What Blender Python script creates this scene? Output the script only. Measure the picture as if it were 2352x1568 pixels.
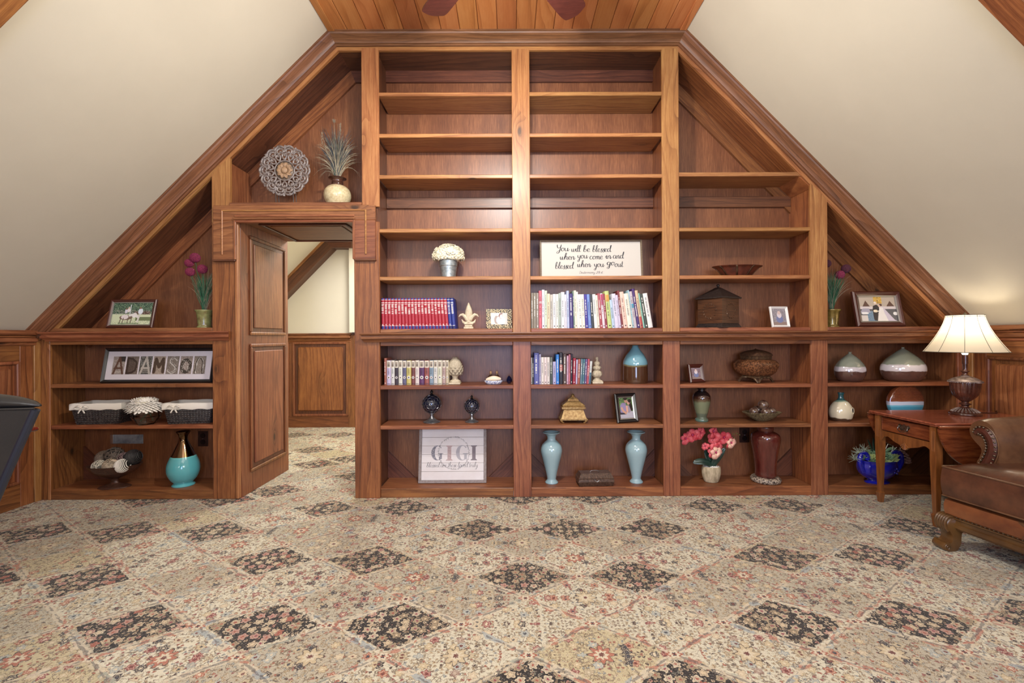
import bpy, math, random
import numpy as np
from mathutils import Vector, Matrix
random.seed(7); np.random.seed(7)
for o in list(bpy.data.objects): bpy.data.objects.remove(o)
SC = bpy.context.scene; COL = SC.collection
PI = math.pi
# ------------------------------------------------------------ camera
FPX = 1060.0; H0 = 1.168; D = 3.38; BK = D + 0.286
cd = bpy.data.cameras.new('camera'); cam = bpy.data.objects.new('camera', cd); COL.objects.link(cam)
cd.sensor_width = 36; cd.lens = FPX*36/2352; cd.shift_y = -9/2352; cd.clip_start = .05
RC = Matrix.Rotation(-.0037, 3, 'Z') @ Matrix.Rotation(PI/2, 3, 'X') @ Matrix.Rotation(-.005, 3, 'Z')
cam.matrix_world = Matrix.Translation((0, 0, H0)) @ RC.to_4x4()
SC.camera = cam
def W(px, py, Y):
    d = RC @ Vector(((px-1176)/FPX, -(py-775)/FPX, -1.0))
    return Vector((0, 0, H0)) + d*(Y/d.y)
def X(px, Y=D, py=800): return W(px, py, Y).x
def Z(py, px=1176, Y=D): return W(px, py, Y).z
# ------------------------------------------------------------ world and lights
w = bpy.data.worlds.new('world'); SC.world = w; w.use_nodes = True
w.node_tree.nodes['Background'].inputs[0].default_value = (.75, .85, 1, 1)
w.node_tree.nodes['Background'].inputs[1].default_value = .35
SC.view_settings.view_transform = 'Standard'; SC.view_settings.look = 'None'
SC.view_settings.gamma = 1; SC.view_settings.use_curve_mapping = False
SC.view_settings.exposure = 0.0
def light(kind, loc, power, color=(1, 1, 1), size=.1, rot=(0, 0, 0), sizey=None, name='ceiling_light'):
    l = bpy.data.lights.new(name, kind); o = bpy.data.objects.new(name, l); COL.objects.link(o)
    l.energy = power; l.color = color; o.location = loc; o.rotation_euler = rot
    if kind == 'AREA':
        l.size = size
        if sizey: l.shape = 'RECTANGLE'; l.size_y = sizey
    else: l.shadow_soft_size = size
    return o
WARM = (1, .955, .89)
# ceiling fan bulbs (the fan hangs just above the frame)
for bx, by in ((-.12, 2.06), (.12, 2.06), (0, 1.86)):
    light('POINT', (bx-.025, by, 2.735), 90 if bx == 0 else 40, WARM, .03, name='fan_bulb')
# daylight through the windows behind the camera
light('AREA', (.15, -2.8, 1.3), 105, (.46, .58, 1), 1.0, (PI/2, 0, 0), 1.9, name='window_daylight')
light('AREA', (-1.9, -2.2, 1.9), 46, (1, .96, .9), 1.6, (PI/2, 0, -.25), 1.2, name='warm_fill'); light('AREA', (1.9, -2.2, 1.9), 64, (1, .96, .9), 1.6, (PI/2, 0, .25), 1.2, name='warm_fill')  # two added warm fill panels behind the camera, no actual lamps there
light('AREA', (-.04, -.3, 3.3), 36, WARM, 1.8, (0, 0, 0), 2.2, name='overhead_fill')  # broad soft panel added overhead for ambient fill, not a fixture
# hall beyond the passage
light('AREA', (-3.3, 5.1, 2.60), 80, (1, .96, .88), .8, (0, 0, 0), .8, name='hall_light')
light('AREA', (-1.3, 5.0, 2.6), 60, (1, .96, .88), .6, (0, 0, 0), .6, name='hall_light')
# ------------------------------------------------------------ mesh helpers
def lin(c):
    return tuple(((v/255)/12.92 if v/255 <= .04045 else ((v/255+.055)/1.055)**2.4) for v in c)
def norm(v): return Vector(v).normalized()
class MB:
    def __init__(s): s.v = []; s.f = []
    def add(s, vs, fs):
        n = len(s.v); s.v += [Vector(p) for p in vs]; s.f += [tuple(i+n for i in f) for f in fs]; return s
    def box(s, a, b, c=0.0):
        jj = lambda: random.uniform(-.00016, .00016); (x0, y0, z0), (x1, y1, z1) = [tuple(q+jj() for q in t_) for t_ in (a, b)]
        x0, x1 = min(x0, x1), max(x0, x1); y0, y1 = min(y0, y1), max(y0, y1); z0, z1 = min(z0, z1), max(z0, z1)
        c = min(c, .45*min(x1-x0, y1-y0, z1-z0))
        if c <= 0:
            vs = [(x, y, z) for z in (z0, z1) for y in (y0, y1) for x in (x0, x1)]
            return s.add(vs, [(0, 2, 3, 1), (4, 5, 7, 6), (0, 1, 5, 4), (2, 6, 7, 3), (0, 4, 6, 2), (1, 3, 7, 5)])
        vs = []; idx = {}
        lo = (x0, y0, z0); hi = (x1, y1, z1)
        for sx in (0, 1):
            for sy in (0, 1):
                for sz in (0, 1):
                    k = (sx, sy, sz)
                    for ax in range(3):
                        p = []
                        for t in range(3):
                            base = hi[t] if k[t] else lo[t]
                            if t != ax: base += -c if k[t] else c
                            p.append(base)
                        idx[k+(ax,)] = len(vs); vs.append(p)
        fs = []
        for ax in range(3):
            t, u = [q for q in range(3) if q != ax]
            for sd in (0, 1):
                q = []
                for a_, b_ in ((0, 0), (1, 0), (1, 1), (0, 1)):
                    k = [0, 0, 0]; k[ax] = sd; k[t] = a_; k[u] = b_; q.append(idx[tuple(k)+(ax,)])
                flip = (sd == 0) != (ax == 1)
                fs.append(tuple(q[::-1]) if flip else tuple(q))
        for ax in range(3):
            t, u = [q for q in range(3) if q != ax]
            for a_ in (0, 1):
                for b_ in (0, 1):
                    k0 = [0, 0, 0]; k0[t] = a_; k0[u] = b_; k1 = list(k0); k1[ax] = 1
                    fs.append((idx[tuple(k0)+(t,)], idx[tuple(k1)+(t,)], idx[tuple(k1)+(u,)], idx[tuple(k0)+(u,)]))
        for k in [(a_, b_, c_) for a_ in (0, 1) for b_ in (0, 1) for c_ in (0, 1)]:
            fs.append(tuple(idx[k+(ax,)] for ax in range(3)))
        return s.add(vs, fs)
    def prism(s, poly, vec):           # closed polygon (3d points) extruded by vec
        n = len(poly); v = Vector(vec); P = [Vector(p) for p in poly]
        fs = [tuple(range(n))[::-1], tuple(range(n, 2*n))]
        fs += [(i, (i+1) % n, n+(i+1) % n, n+i) for i in range(n)]
        return s.add(P+[p+v for p in P], fs)
    def lathe(s, prof, seg=32, fn=None, at=(0, 0, 0), sx=1, sy=1, cap=True):
        vs = []; n = len(prof); a = Vector(at)
        for j, (r, z) in enumerate(prof):
            for i in range(seg):
                t = 2*PI*i/seg; rr = r*(fn(t, j/(n-1)) if fn else 1)
                vs.append(a+Vector((rr*math.cos(t)*sx, rr*math.sin(t)*sy, z)))
        fs = [(j*seg+i, j*seg+(i+1) % seg, (j+1)*seg+(i+1) % seg, (j+1)*seg+i) for j in range(n-1) for i in range(seg)]
        if cap:
            if prof[0][0] > 1e-5: fs.append(tuple(range(seg))[::-1])
            if prof[-1][0] > 1e-5: fs.append(tuple((n-1)*seg+i for i in range(seg)))
        return s.add(vs, fs)
    def tube(s, path, rad, seg=8, cap=True, flat=1.0):
        P = [Vector(p) for p in path]; n = len(P)
        R = rad if isinstance(rad, (list, tuple)) else [rad]*n
        if len(R) != n: R = [R[0]+(R[-1]-R[0])*i/(n-1) for i in range(n)]
        vs = []; up = None
        for i in range(n):
            t = (P[min(i+1, n-1)]-P[max(i-1, 0)]).normalized()
            if up is None: up = Vector((0, 0, 1)) if abs(t.z) < .9 else Vector((1, 0, 0))
            side = t.cross(up).normalized(); up = side.cross(t).normalized()
            for k in range(seg):
                a = 2*PI*k/seg
                vs.append(P[i]+side*math.cos(a)*R[i]+up*math.sin(a)*R[i]*flat)
        fs = [(j*seg+i, j*seg+(i+1) % seg, (j+1)*seg+(i+1) % seg, (j+1)*seg+i) for j in range(n-1) for i in range(seg)]
        if cap: fs += [tuple(range(seg))[::-1], tuple((n-1)*seg+i for i in range(seg))]
        return s.add(vs, fs)
    def sphere(s, c, r, seg=16, ring=10, sc=(1, 1, 1)):
        c = Vector(c); vs = [c+Vector((0, 0, -r*sc[2]))]
        for j in range(1, ring):
            p = -PI/2+PI*j/ring
            for i in range(seg):
                t = 2*PI*i/seg; vs.append(c+Vector((r*math.cos(p)*math.cos(t)*sc[0], r*math.cos(p)*math.sin(t)*sc[1], r*math.sin(p)*sc[2])))
        vs.append(c+Vector((0, 0, r*sc[2]))); L = len(vs)-1
        fs = [(0, 1+(i+1) % seg, 1+i) for i in range(seg)]
        fs += [(1+j*seg+i, 1+j*seg+(i+1) % seg, 1+(j+1)*seg+(i+1) % seg, 1+(j+1)*seg+i) for j in range(ring-2) for i in range(seg)]
        fs += [(L, 1+(ring-2)*seg+i, 1+(ring-2)*seg+(i+1) % seg) for i in range(seg)]
        return s.add(vs, fs)
    def grid(s, nx, ny, fn, close=False):
        vs = [fn(i/nx, j/ny) for j in range(ny+1) for i in range(nx+1)]
        fs = [(j*(nx+1)+i, j*(nx+1)+i+1, (j+1)*(nx+1)+i+1, (j+1)*(nx+1)+i) for j in range(ny) for i in range(nx)]
        return s.add(vs, fs)
    def blade(s, path, wid, n=(0, 0, 1), fold=.3):     # leaf / ribbon with a midrib fold, double sided thickness-less
        P = [Vector(p) for p in path]; k = len(P); vs = []
        n = Vector(n)
        for i in range(k):
            t = (P[min(i+1, k-1)]-P[max(i-1, 0)]).normalized(); sd = t.cross(n).normalized(); up = sd.cross(t)
            w_ = wid[i] if isinstance(wid, (list, tuple)) else wid*math.sin(PI*min(1, .12+.88*i/(k-1)))**.7
            vs += [P[i]-sd*w_+up*w_*fold, P[i], P[i]+sd*w_+up*w_*fold]
        fs = []
        for i in range(k-1):
            a = i*3; fs += [(a, a+1, a+4, a+3), (a+1, a+2, a+5, a+4)]
        return s.add(vs, fs)
    def xf(s, m):
        s.v = [m @ p for p in s.v]; return s
    def join(s, o): return s.add(o.v, o.f)
    def obj(s, name, mat, parent=None, grain=None, smooth=True, ang=35, thick=0, loc=None, label=None, kind=None):
        me = bpy.data.meshes.new(name); me.from_pydata([tuple(p) for p in s.v], [], s.f)
        if grain is not None:
            g = Vector({'x': (1, 0, 0), 'y': (0, 1, 0), 'z': (0, 0, 1)}.get(grain, grain) if isinstance(grain, str) else grain).normalized()
            a = Vector((0, 0, 1)) if abs(g.z) < .9 else Vector((1, 0, 0))
            a = (a-g*a.dot(g)).normalized(); b = g.cross(a)
            uv = me.uv_layers.new(name='UVMap'); r1, r2 = random.uniform(0, 40), random.uniform(0, 40)
            co = np.array([[p.dot(g)+r1, p.dot(a)+p.dot(b)+r2] for p in s.v])
            li = np.empty(len(me.loops), np.int32); me.loops.foreach_get('vertex_index', li)
            uv.data.foreach_set('uv', co[li].astype(np.float32).ravel())
        if mat: me.materials.append(mat)
        o = bpy.data.objects.new(name, me); COL.objects.link(o)
        if smooth:
            me.shade_smooth(); me.set_sharp_from_angle(angle=math.radians(ang))
        if thick:
            md = o.modifiers.new('s', 'SOLIDIFY'); md.thickness = thick; md.offset = 0
        if parent: o.parent = parent
        if loc: o.location = loc
        if label: o['label'] = label
        if kind: o['kind'] = kind
        return o
def tag(o, label=None, cat=None, group=None, kind=None):
    if label: o['label'] = label
    if cat: o['category'] = cat
    if group: o['group'] = group
    if kind: o['kind'] = kind
    return o
def thing(name, label, cat, loc=(0, 0, 0), rz=0, group=None, kind=None):
    o = bpy.data.objects.new(name, None); COL.objects.link(o); o.empty_display_size = .05
    o.location = loc; o.rotation_euler = (0, 0, rz); return tag(o, label, cat, group, kind)
def kids(o): return [c for c in bpy.data.objects if c.parent == o]
def dup(o, parent=None, loc=None):
    c = o.copy(); COL.objects.link(c); c.parent = parent
    if loc: c.location = loc
    for k in kids(o): dup(k, c)
    return c
def cr(P, n=6, closed=False):       # catmull-rom
    P = [Vector(p) for p in P]; out = []; L = len(P)
    if L < 3: return P
    rng = range(L) if closed else range(L-1)
    for i in rng:
        if closed: a, b, c, d = P[i-1], P[i], P[(i+1) % L], P[(i+2) % L]
        else: a, b, c, d = P[max(i-1, 0)], P[i], P[i+1], P[min(i+2, L-1)]
        for k in range(n):
            t = k/n
            out.append(.5*((2*b)+(c-a)*t+(2*a-5*b+4*c-d)*t*t+(3*b-a-3*c+d)*t**3))
    if not closed: out.append(P[-1])
    return out
def prof(P, n=4): return [(max(p.x, 0), p.y) for p in cr([(a, b, 0) for a, b in P], n)]
# ------------------------------------------------------------ materials
class NT:
    def __init__(s, name):
        s.m = bpy.data.materials.new(name); s.m.use_nodes = True; s.t = s.m.node_tree; s.n = s.t.nodes
        s.b = s.n['Principled BSDF']
    def new(s, kind, **kw):
        nd = s.n.new(kind)
        for k, v in kw.items():
            if k in ('i',): continue
            setattr(nd, k, v)
        return nd
    def link(s, a, b): s.t.links.new(a, b)
    def set(s, sock, v):
        if hasattr(v, 'is_output') or isinstance(v, bpy.types.NodeSocket): s.link(v, sock)
        else:
            if isinstance(v, (tuple, list)) and len(v) == 3 and sock.type == 'RGBA': v = (*v, 1)
            sock.default_value = v
    def math(s, op, a, b=0.0, c=None, clamp=False):
        nd = s.new('ShaderNodeMath', operation=op, use_clamp=clamp); s.set(nd.inputs[0], a); s.set(nd.inputs[1], b)
        if c is not None: s.set(nd.inputs[2], c)
        return nd.outputs[0]
    def mix(s, f, a, b, blend='MIX'):
        nd = s.new('ShaderNodeMix', data_type='RGBA', blend_type=blend); s.set(nd.inputs[0], f); s.set(nd.inputs[6], a); s.set(nd.inputs[7], b); return nd.outputs[2]
    def ramp(s, f, stops, interp='LINEAR'):
        nd = s.new('ShaderNodeValToRGB'); r = nd.color_ramp; r.interpolation = interp
        while len(r.elements) > 1: r.elements.remove(r.elements[-1])
        r.elements[0].position = stops[0][0]; r.elements[0].color = (*stops[0][1], 1)
        for p, c in stops[1:]:
            e = r.elements.new(p); e.color = (*c, 1)
        s.set(nd.inputs[0], f); return nd.outputs[0]
    def step(s, v, a, b, lo=0.0, hi=1.0):
        nd = s.new('ShaderNodeMapRange'); nd.clamp = True
        for i, q in enumerate((v, a, b, lo, hi)): s.set(nd.inputs[i], q)
        return nd.outputs[0]
    def xyz(s, v):
        nd = s.new('ShaderNodeSeparateXYZ'); s.set(nd.inputs[0], v); return nd.outputs
    def comb(s, x, y, z=0.0):
        nd = s.new('ShaderNodeCombineXYZ')
        for i, q in enumerate((x, y, z)): s.set(nd.inputs[i], q)
        return nd.outputs[0]
    def noise(s, vec, scale=1, detail=2, rough=.5, col=False):
        nd = s.new('ShaderNodeTexNoise'); s.set(nd.inputs['Vector'], vec); nd.inputs['Scale'].default_value = scale
        nd.inputs['Detail'].default_value = detail; nd.inputs['Roughness'].default_value = rough
        return nd.outputs[1 if col else 0]
    def vor(s, vec, scale=1, feature='F1', rnd=1.0):
        nd = s.new('ShaderNodeTexVoronoi', feature=feature); s.set(nd.inputs['Vector'], vec); nd.inputs['Scale'].default_value = scale
        nd.inputs['Randomness'].default_value = rnd; return nd.outputs
    def bump(s, h, strength=.3, dist=.005):
        nd = s.new('ShaderNodeBump'); s.set(nd.inputs['Height'], h); nd.inputs['Strength'].default_value = strength
        nd.inputs['Distance'].default_value = dist; s.link(nd.outputs[0], s.b.inputs['Normal'])
    def coord(s, which='Object'): return s.new('ShaderNodeTexCoord').outputs[which]
    def done(s, color, rough=.5, metal=0, spec=.5, coat=0, croug=.1):
        s.set(s.b.inputs['Base Color'], color); s.set(s.b.inputs['Roughness'], rough); s.set(s.b.inputs['Metallic'], metal)
        s.b.inputs['Specular IOR Level'].default_value = spec
        if coat: s.b.inputs['Coat Weight'].default_value = coat; s.b.inputs['Coat Roughness'].default_value = croug
        return s.m
def MT(name, rgb, rough=.5, metal=0, rgb2=None, scale=30, bump=0, bscale=None, coat=0, spec=.5, contrast=(.35, .65), stretch=(1, 1, 1), croug=.1):
    n = NT(name); c = lin(rgb); co = None
    if rgb2 or bump:
        co = n.coord(); x = n.xyz(co); co = n.comb(n.math('MULTIPLY', x[0], stretch[0]), n.math('MULTIPLY', x[1], stretch[1]), n.math('MULTIPLY', x[2], stretch[2]))
    if rgb2: c = n.mix(n.step(n.noise(co, scale, 4, .6), *contrast), lin(rgb), lin(rgb2))
    if bump: n.bump(n.noise(co, bscale or scale, 3), bump, .003)
    return n.done(c, rough, metal, spec, coat, croug)
def wood(name, dark, mid, light, rough=.46, freq=25, knots=1.0, fine=.62, coat=.08, vary=.20):
    n = NT(name); uv = n.coord('UV'); x = n.xyz(uv); u, v = x[0], x[1]
    oi = n.new('ShaderNodeObjectInfo').outputs['Random']; mu = lambda a, b: n.math('MULTIPLY', a, b); ad = lambda a, b: n.math('ADD', a, b)
    # sparse knots, the rings bend around them
    vo = n.vor(n.comb(mu(u, 1.9), mu(v, 4.2), 0.0), 1); d = vo['Distance']; ck = n.new('ShaderNodeSeparateColor'); n.set(ck.inputs[0], vo['Color'])
    on = n.step(ck.outputs[0], .45, .5); kn = mu(n.step(d, .085, .04, 0, knots), on); halo = mu(n.step(d, .42, .03), on)
    n0 = n.noise(n.comb(mu(u, .55), mu(v, 2.6), mu(oi, 31)), 1, 2, .5); n1 = n.noise(n.comb(mu(u, 2.2), mu(v, 12), mu(oi, 9)), 1, 2, .5)
    ph = ad(ad(mu(v, .9), mu(n0, .40)), ad(mu(n1, .022), mu(mu(halo, halo), .10)))
    r = n.math('FRACT', mu(ph, freq)); r = n.math('POWER', r, 3.2)              # sharp late-wood edge
    r = mu(r, n.step(n.noise(n.comb(mu(u, .8), mu(v, 16), 9.0), 1, 2), .34, .66, .1, 1))
    f = n.noise(n.comb(mu(u, 14), mu(v, 420), 0.0), 1, 3, .65); f2 = n.noise(n.comb(mu(u, 3), mu(v, 110), 5.0), 1, 2, .6)
    blo = n.noise(n.comb(mu(u, 2.4), mu(v, 6), 3.0), 1.1, 4, .65)
    t = ad(mu(r, .44), mu(n.math('SUBTRACT', f, .5), fine)); t = ad(t, mu(n.math('SUBTRACT', f2, .5), fine*1.1)); t = ad(t, mu(n.math('SUBTRACT', blo, .5), .62)); t = ad(t, .24)
    c = n.ramp(t, [(.0, lin(light)), (.36, lin(mid)), (.95, lin(dark))])
    c = n.mix(mu(n.math('SUBTRACT', halo, kn), .35), c, lin(dark)); c = n.mix(mu(kn, .85), c, lin(tuple(q*.5 for q in dark)))
    hs = n.new('ShaderNodeHueSaturation'); n.set(hs.inputs['Color'], c); n.set(hs.inputs['Value'], n.step(oi, 0, 1, 1-vary, 1+vary))
    n.set(hs.inputs['Hue'], n.step(n.math('FRACT', mu(oi, 7.3)), 0, 1, .496, .509)); n.set(hs.inputs['Saturation'], .97)
    n.bump(ad(f, mu(r, .4)), .08, .002)
    return n.done(hs.outputs[0], rough, 0, .5, coat, .25)
M = {}
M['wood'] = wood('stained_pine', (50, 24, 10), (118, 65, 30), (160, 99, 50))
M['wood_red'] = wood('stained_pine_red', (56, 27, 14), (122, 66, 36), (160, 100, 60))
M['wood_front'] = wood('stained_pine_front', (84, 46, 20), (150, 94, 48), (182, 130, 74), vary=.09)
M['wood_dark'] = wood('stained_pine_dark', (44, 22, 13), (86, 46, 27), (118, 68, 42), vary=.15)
M['crown'] = wood('crown_pine', (62, 36, 20), (106, 66, 38), (140, 92, 58), knots=.0, vary=.05, fine=.7)
M['plank'] = wood('ceiling_pine', (130, 70, 32), (188, 116, 60), (208, 142, 84), knots=1, freq=12, vary=.14, rough=.5, fine=.3)
def plywood():
    n = NT('plywood'); x = n.xyz(n.coord('UV')); u, v = x[0], x[1]
    a = n.noise(n.comb(n.math('MULTIPLY', u, 9), n.math('MULTIPLY', v, 130), 0.0), 1, 3, .65)
    b = n.noise(n.comb(n.math('MULTIPLY', u, 1.5), n.math('MULTIPLY', v, 9), 0.0), 1, 2)
    t = n.math('ADD', n.math('MULTIPLY', a, .8), n.math('MULTIPLY', b, .5)); t = n.math('SUBTRACT', t, .15)
    c = n.ramp(t, [(.15, lin((158, 104, 66))), (.5, lin((118, 71, 42))), (.8, lin((84, 46, 26)))])
    return n.done(c, .42, 0, .5, .3, .32)
M['ply'] = plywood()
M['wall'] = MT('beige_paint', (206, 199, 180), .75, rgb2=(203, 196, 177), scale=3, bump=.03, bscale=180)
M['hallwall'] = MT('cream_paint', (222, 216, 200), .75, rgb2=(219, 213, 197), scale=3)
def mirror_like(): pass
# ------------------------------------------------------------ carpet
def carpet():
    n = NT('patterned_carpet'); L = lambda *c: lin(c); mu = lambda a, b: n.math('MULTIPLY', a, b); ad = lambda a, b: n.math('ADD', a, b); sb = lambda a, b: n.math('SUBTRACT', a, b)
    uvn = n.new('ShaderNodeUVMap', uv_map='tile').outputs[0]; x = n.xyz(uvn); p, q = x[0], x[1]
    at = n.new('ShaderNodeAttribute', attribute_name='kind'); ac = n.new('ShaderNodeSeparateColor'); n.set(ac.inputs[0], at.outputs[0])
    dark, r1, r2 = ac.outputs; ob = n.coord('Object')
    wx = n.xyz(n.noise(ob, 60, 2, .6, col=True)); jx = mu(sb(wx[0], .5), .016); jy = mu(sb(wx[1], .5), .016)
    px = ad(mu(p, .268), jx); py = ad(mu(n.math('ABSOLUTE', q), .186), jy)
    wb = n.xyz(n.noise(ob, 19, 2, .6, col=True))
    ap = ad(n.math('ABSOLUTE', p), ad(mu(jx, 2.5), mu(sb(wb[0], .5), .13))); aq = ad(n.math('ABSOLUTE', q), ad(mu(jy, 3.5), mu(sb(wb[1], .5), .13))); t = ad(ap, aq)
    s1 = mu(r1, 7.0)
    def flowers(scale, off, rnd=.85, petals=5.0):       # (distance in cell units with a petalled edge, plain distance, random colour channels)
        vec = n.comb(ad(px, ad(s1, off)), ad(py, off), 0.0); nd = n.new('ShaderNodeTexVoronoi', feature='F1', voronoi_dimensions='2D'); n.set(nd.inputs['Vector'], vec); nd.inputs['Scale'].default_value = scale; nd.inputs['Randomness'].default_value = rnd
        sub = n.new('ShaderNodeVectorMath', operation='SUBTRACT'); n.link(vec, sub.inputs[0]); n.link(nd.outputs['Position'], sub.inputs[1]); l = n.xyz(sub.outputs[0])
        an = n.math('ARCTAN2', l[1], l[0]); cs = n.new('ShaderNodeSeparateColor'); n.set(cs.inputs[0], nd.outputs['Color'])
        wv = n.math('COSINE', ad(mu(an, petals), mu(cs.outputs[1], 6.0))); d = nd.outputs['Distance']
        return n.math('DIVIDE', d, ad(mu(wv, .17), .83)), d, cs.outputs
    # ---- dark diamonds: closely packed pale flowers on charcoal
    f1, d1, c1 = flowers(21, .13, .7); f2, d2, c2 = flowers(46, .71, .9, 3.0)
    pal = n.ramp(c1[0], [(0, L(214, 196, 164)), (.30, L(190, 172, 140)), (.5, L(206, 164, 148)), (.64, L(222, 208, 180)), (.8, L(176, 158, 128)), (.92, L(186, 116, 98))], 'CONSTANT')
    pal2 = n.ramp(c2[0], [(0, L(196, 178, 148)), (.3, L(160, 142, 112)), (.55, L(200, 150, 134)), (.7, L(210, 194, 164)), (.85, L(128, 130, 116))], 'CONSTANT')
    cD = n.mix(n.step(f2, .40, .36), L(34, 31, 34), pal2); cD = n.mix(n.step(d2, .16, .13), cD, L(92, 62, 54))
    cD = n.mix(n.step(f1, .60, .57), cD, L(34, 31, 34)); cD = n.mix(n.step(f1, .45, .42), cD, pal)
    cD = n.mix(mu(mu(n.step(f1, .31, .28), n.step(f1, .20, .23)), .55), cD, L(110, 84, 66)); cD = n.mix(n.step(f1, .16, .13), cD, n.ramp(c1[2], [(0, L(170, 92, 74)), (.4, L(226, 206, 170)), (.7, L(150, 70, 84))], 'CONSTANT'))
    # ---- light diamonds: cream, gold or taupe ground, scrolling vines, outlined blossoms
    g = n.ramp(r2, [(0, L(232, 226, 202)), (.30, L(212, 199, 160)), (.42, L(202, 195, 172)), (.60, L(226, 220, 196)), (.82, L(200, 191, 168))], 'CONSTANT')
    vn = n.noise(n.comb(ad(px, s1), py, 0.0), 17, 2, .55); vine = n.step(n.math('ABSOLUTE', sb(vn, .5)), .014, .008); c = n.mix(mu(vine, .85), g, L(112, 94, 76))
    vn2 = n.noise(n.comb(ad(px, s1), py, 4.0), 34, 2, .55); c = n.mix(mu(n.step(n.math('ABSOLUTE', sb(vn2, .5)), .016, .009), .6), c, L(140, 122, 96))
    f4, d4, c4 = flowers(58, .37, .95, 3.0); k4 = n.step(c4[1], .18, .22)
    pal4 = n.ramp(c4[0], [(0, L(196, 178, 142)), (.2, L(172, 160, 138)), (.4, L(212, 190, 150)), (.55, L(170, 180, 176)), (.67, L(190, 118, 96)), (.78, L(222, 208, 178)), (.88, L(168, 96, 96)), (.95, L(70, 62, 64))], 'CONSTANT')
    c = n.mix(mu(mu(n.step(f4, .44, .40), k4), .75), c, L(112, 96, 80)); c = n.mix(mu(n.step(f4, .36, .32), k4), c, pal4); c = n.mix(mu(n.step(d4, .14, .11), k4), c, L(120, 90, 74))
    f3, d3, c3 = flowers(20, .53, .9, 6.0); k3 = n.step(c3[1], .40, .44)
    pal3 = n.ramp(c3[0], [(0, L(206, 186, 146)), (.22, L(184, 112, 88)), (.36, L(216, 198, 166)), (.55, L(176, 184, 180)), (.68, L(160, 84, 84)), (.78, L(196, 180, 146)), (.9, L(62, 58, 62))], 'CONSTANT')
    c = n.mix(mu(mu(n.step(f3, .46, .43), k3), .9), c, L(96, 82, 72)); c = n.mix(mu(n.step(f3, .42, .39), k3), c, pal3); c = n.mix(mu(mu(n.step(f3, .30, .28), n.step(f3, .23, .25)), mu(k3, .8)), c, L(232, 220, 192))
    c = n.mix(mu(n.step(f3, .15, .12), k3), c, n.ramp(c3[2], [(0, L(232, 218, 188)), (.5, L(120, 66, 60)), (.75, L(70, 74, 84))], 'CONSTANT'))
    # central spray in some of the light diamonds
    an = n.math('ARCTAN2', py, px); cd_ = n.math('DIVIDE', n.math('SQRT', ad(mu(px, px), mu(py, py))), ad(.8, mu(n.math('COSINE', mu(an, 8.0)), .2))); kc = n.step(r1, .45, .46)
    c = n.mix(mu(n.step(cd_, .056, .053), kc), c, L(92, 78, 70)); c = n.mix(mu(n.step(cd_, .050, .047), kc), c, n.mix(n.step(r2, .5, .51), L(190, 122, 100), L(214, 196, 160))); c = n.mix(mu(n.step(cd_, .030, .027), kc), c, L(228, 216, 188)); c = n.mix(mu(n.step(cd_, .014, .011), kc), c, L(120, 72, 66))
    pa0, qa0 = n.math('ABSOLUTE', p), n.math('ABSOLUTE', q); tt = n.math('MAXIMUM', t, n.math('MAXIMUM', ad(mu(pa0, 1.0), .03), ad(mu(qa0, 1.0), .02)))
    c = n.mix(mu(dark, n.step(tt, .865, .845)), c, cD)
    # feathered border leaves in blue, rust and sage between the diamonds
    bn = n.noise(ob, 4.6, 1); bcol = n.ramp(bn, [(0, L(172, 182, 184)), (.37, L(226, 214, 188)), (.505, L(196, 128, 106)), (.555, L(222, 210, 182)), (.64, L(176, 180, 164)), (.69, L(222, 208, 180))], 'CONSTANT')
    c = n.mix(mu(mu(n.step(t, .90, .92), n.step(n.noise(ob, 40, 2), .42, .46)), .8), c, bcol)
    ed = mu(n.step(t, .968, .978), n.step(n.noise(ob, 34, 2), .42, .46)); c = n.mix(mu(ed, .6), c, L(84, 84, 88))
    # rosettes where diamonds meet
    def dist(ax, ay, k):
        dd = n.math('SQRT', ad(mu(ax, ax), mu(ay, ay))); return n.math('DIVIDE', dd, ad(.82, mu(n.math('COSINE', mu(n.math('ARCTAN2', ay, ax), k)), .18)))
    pa, qa = n.math('ABSOLUTE', p), n.math('ABSOLUTE', q)
    for dd, cc, oc in ((dist(mu(sb(1.0, pa), .268), mu(qa, .186), 8.0), L(176, 96, 80), L(180, 104, 84)), (dist(mu(pa, .268), mu(sb(1.0, qa), .186), 6.0), L(70, 60, 66), L(196, 178, 150))):
        c = n.mix(n.step(dd, .034, .032), c, oc); c = n.mix(n.step(dd, .024, .022), c, L(228, 216, 190)); c = n.mix(n.step(dd, .012, .010), c, cc)
    pile = n.noise(ob, 420, 2, .7); c = n.mix(n.step(pile, .36, .78, 0, .42), c, L(84, 74, 62)); c = n.mix(n.step(n.noise(ob, 170, 2), .55, .8, 0, .4), c, L(244, 236, 220))
    n.bump(ad(pile, mu(n.noise(ob, 90, 2), .6)), .7, .006)
    m = n.done(c, .95, 0, .1); n.b.inputs['Sheen Weight'].default_value = .15
    return m
M['carpet'] = carpet()
DARK = {(0, 0), (2, 0), (-1, 3), (1, 3), (3, 3), (-2, -2), (0, -4), (2, -4), (-5, 1), (-3, 1), (-7, 3), (-9, 3), (-4, -2), (4, -2), (6, -2), (5, 1), (7, 1), (-3, 5), (-5, 5), (5, 5), (7, 5), (9, 3), (11, 3), (-8, 0), (-6, -2), (8, -2),
        (0, 6), (2, 6), (-9, 7), (-7, 7), (-2, 8), (4, 8), (-5, 9), (-6, 12), (-8, 14), (-7, 11), (-8, 18), (-10, 18), (-10, 0), (-8, 6), (-10, 6), (10, 0), (12, 0), (-11, 3), (13, 3), (8, -5), (-6, -5), (-7, -5), (9, -5), (-5, 13), (-3, 11)}
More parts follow.
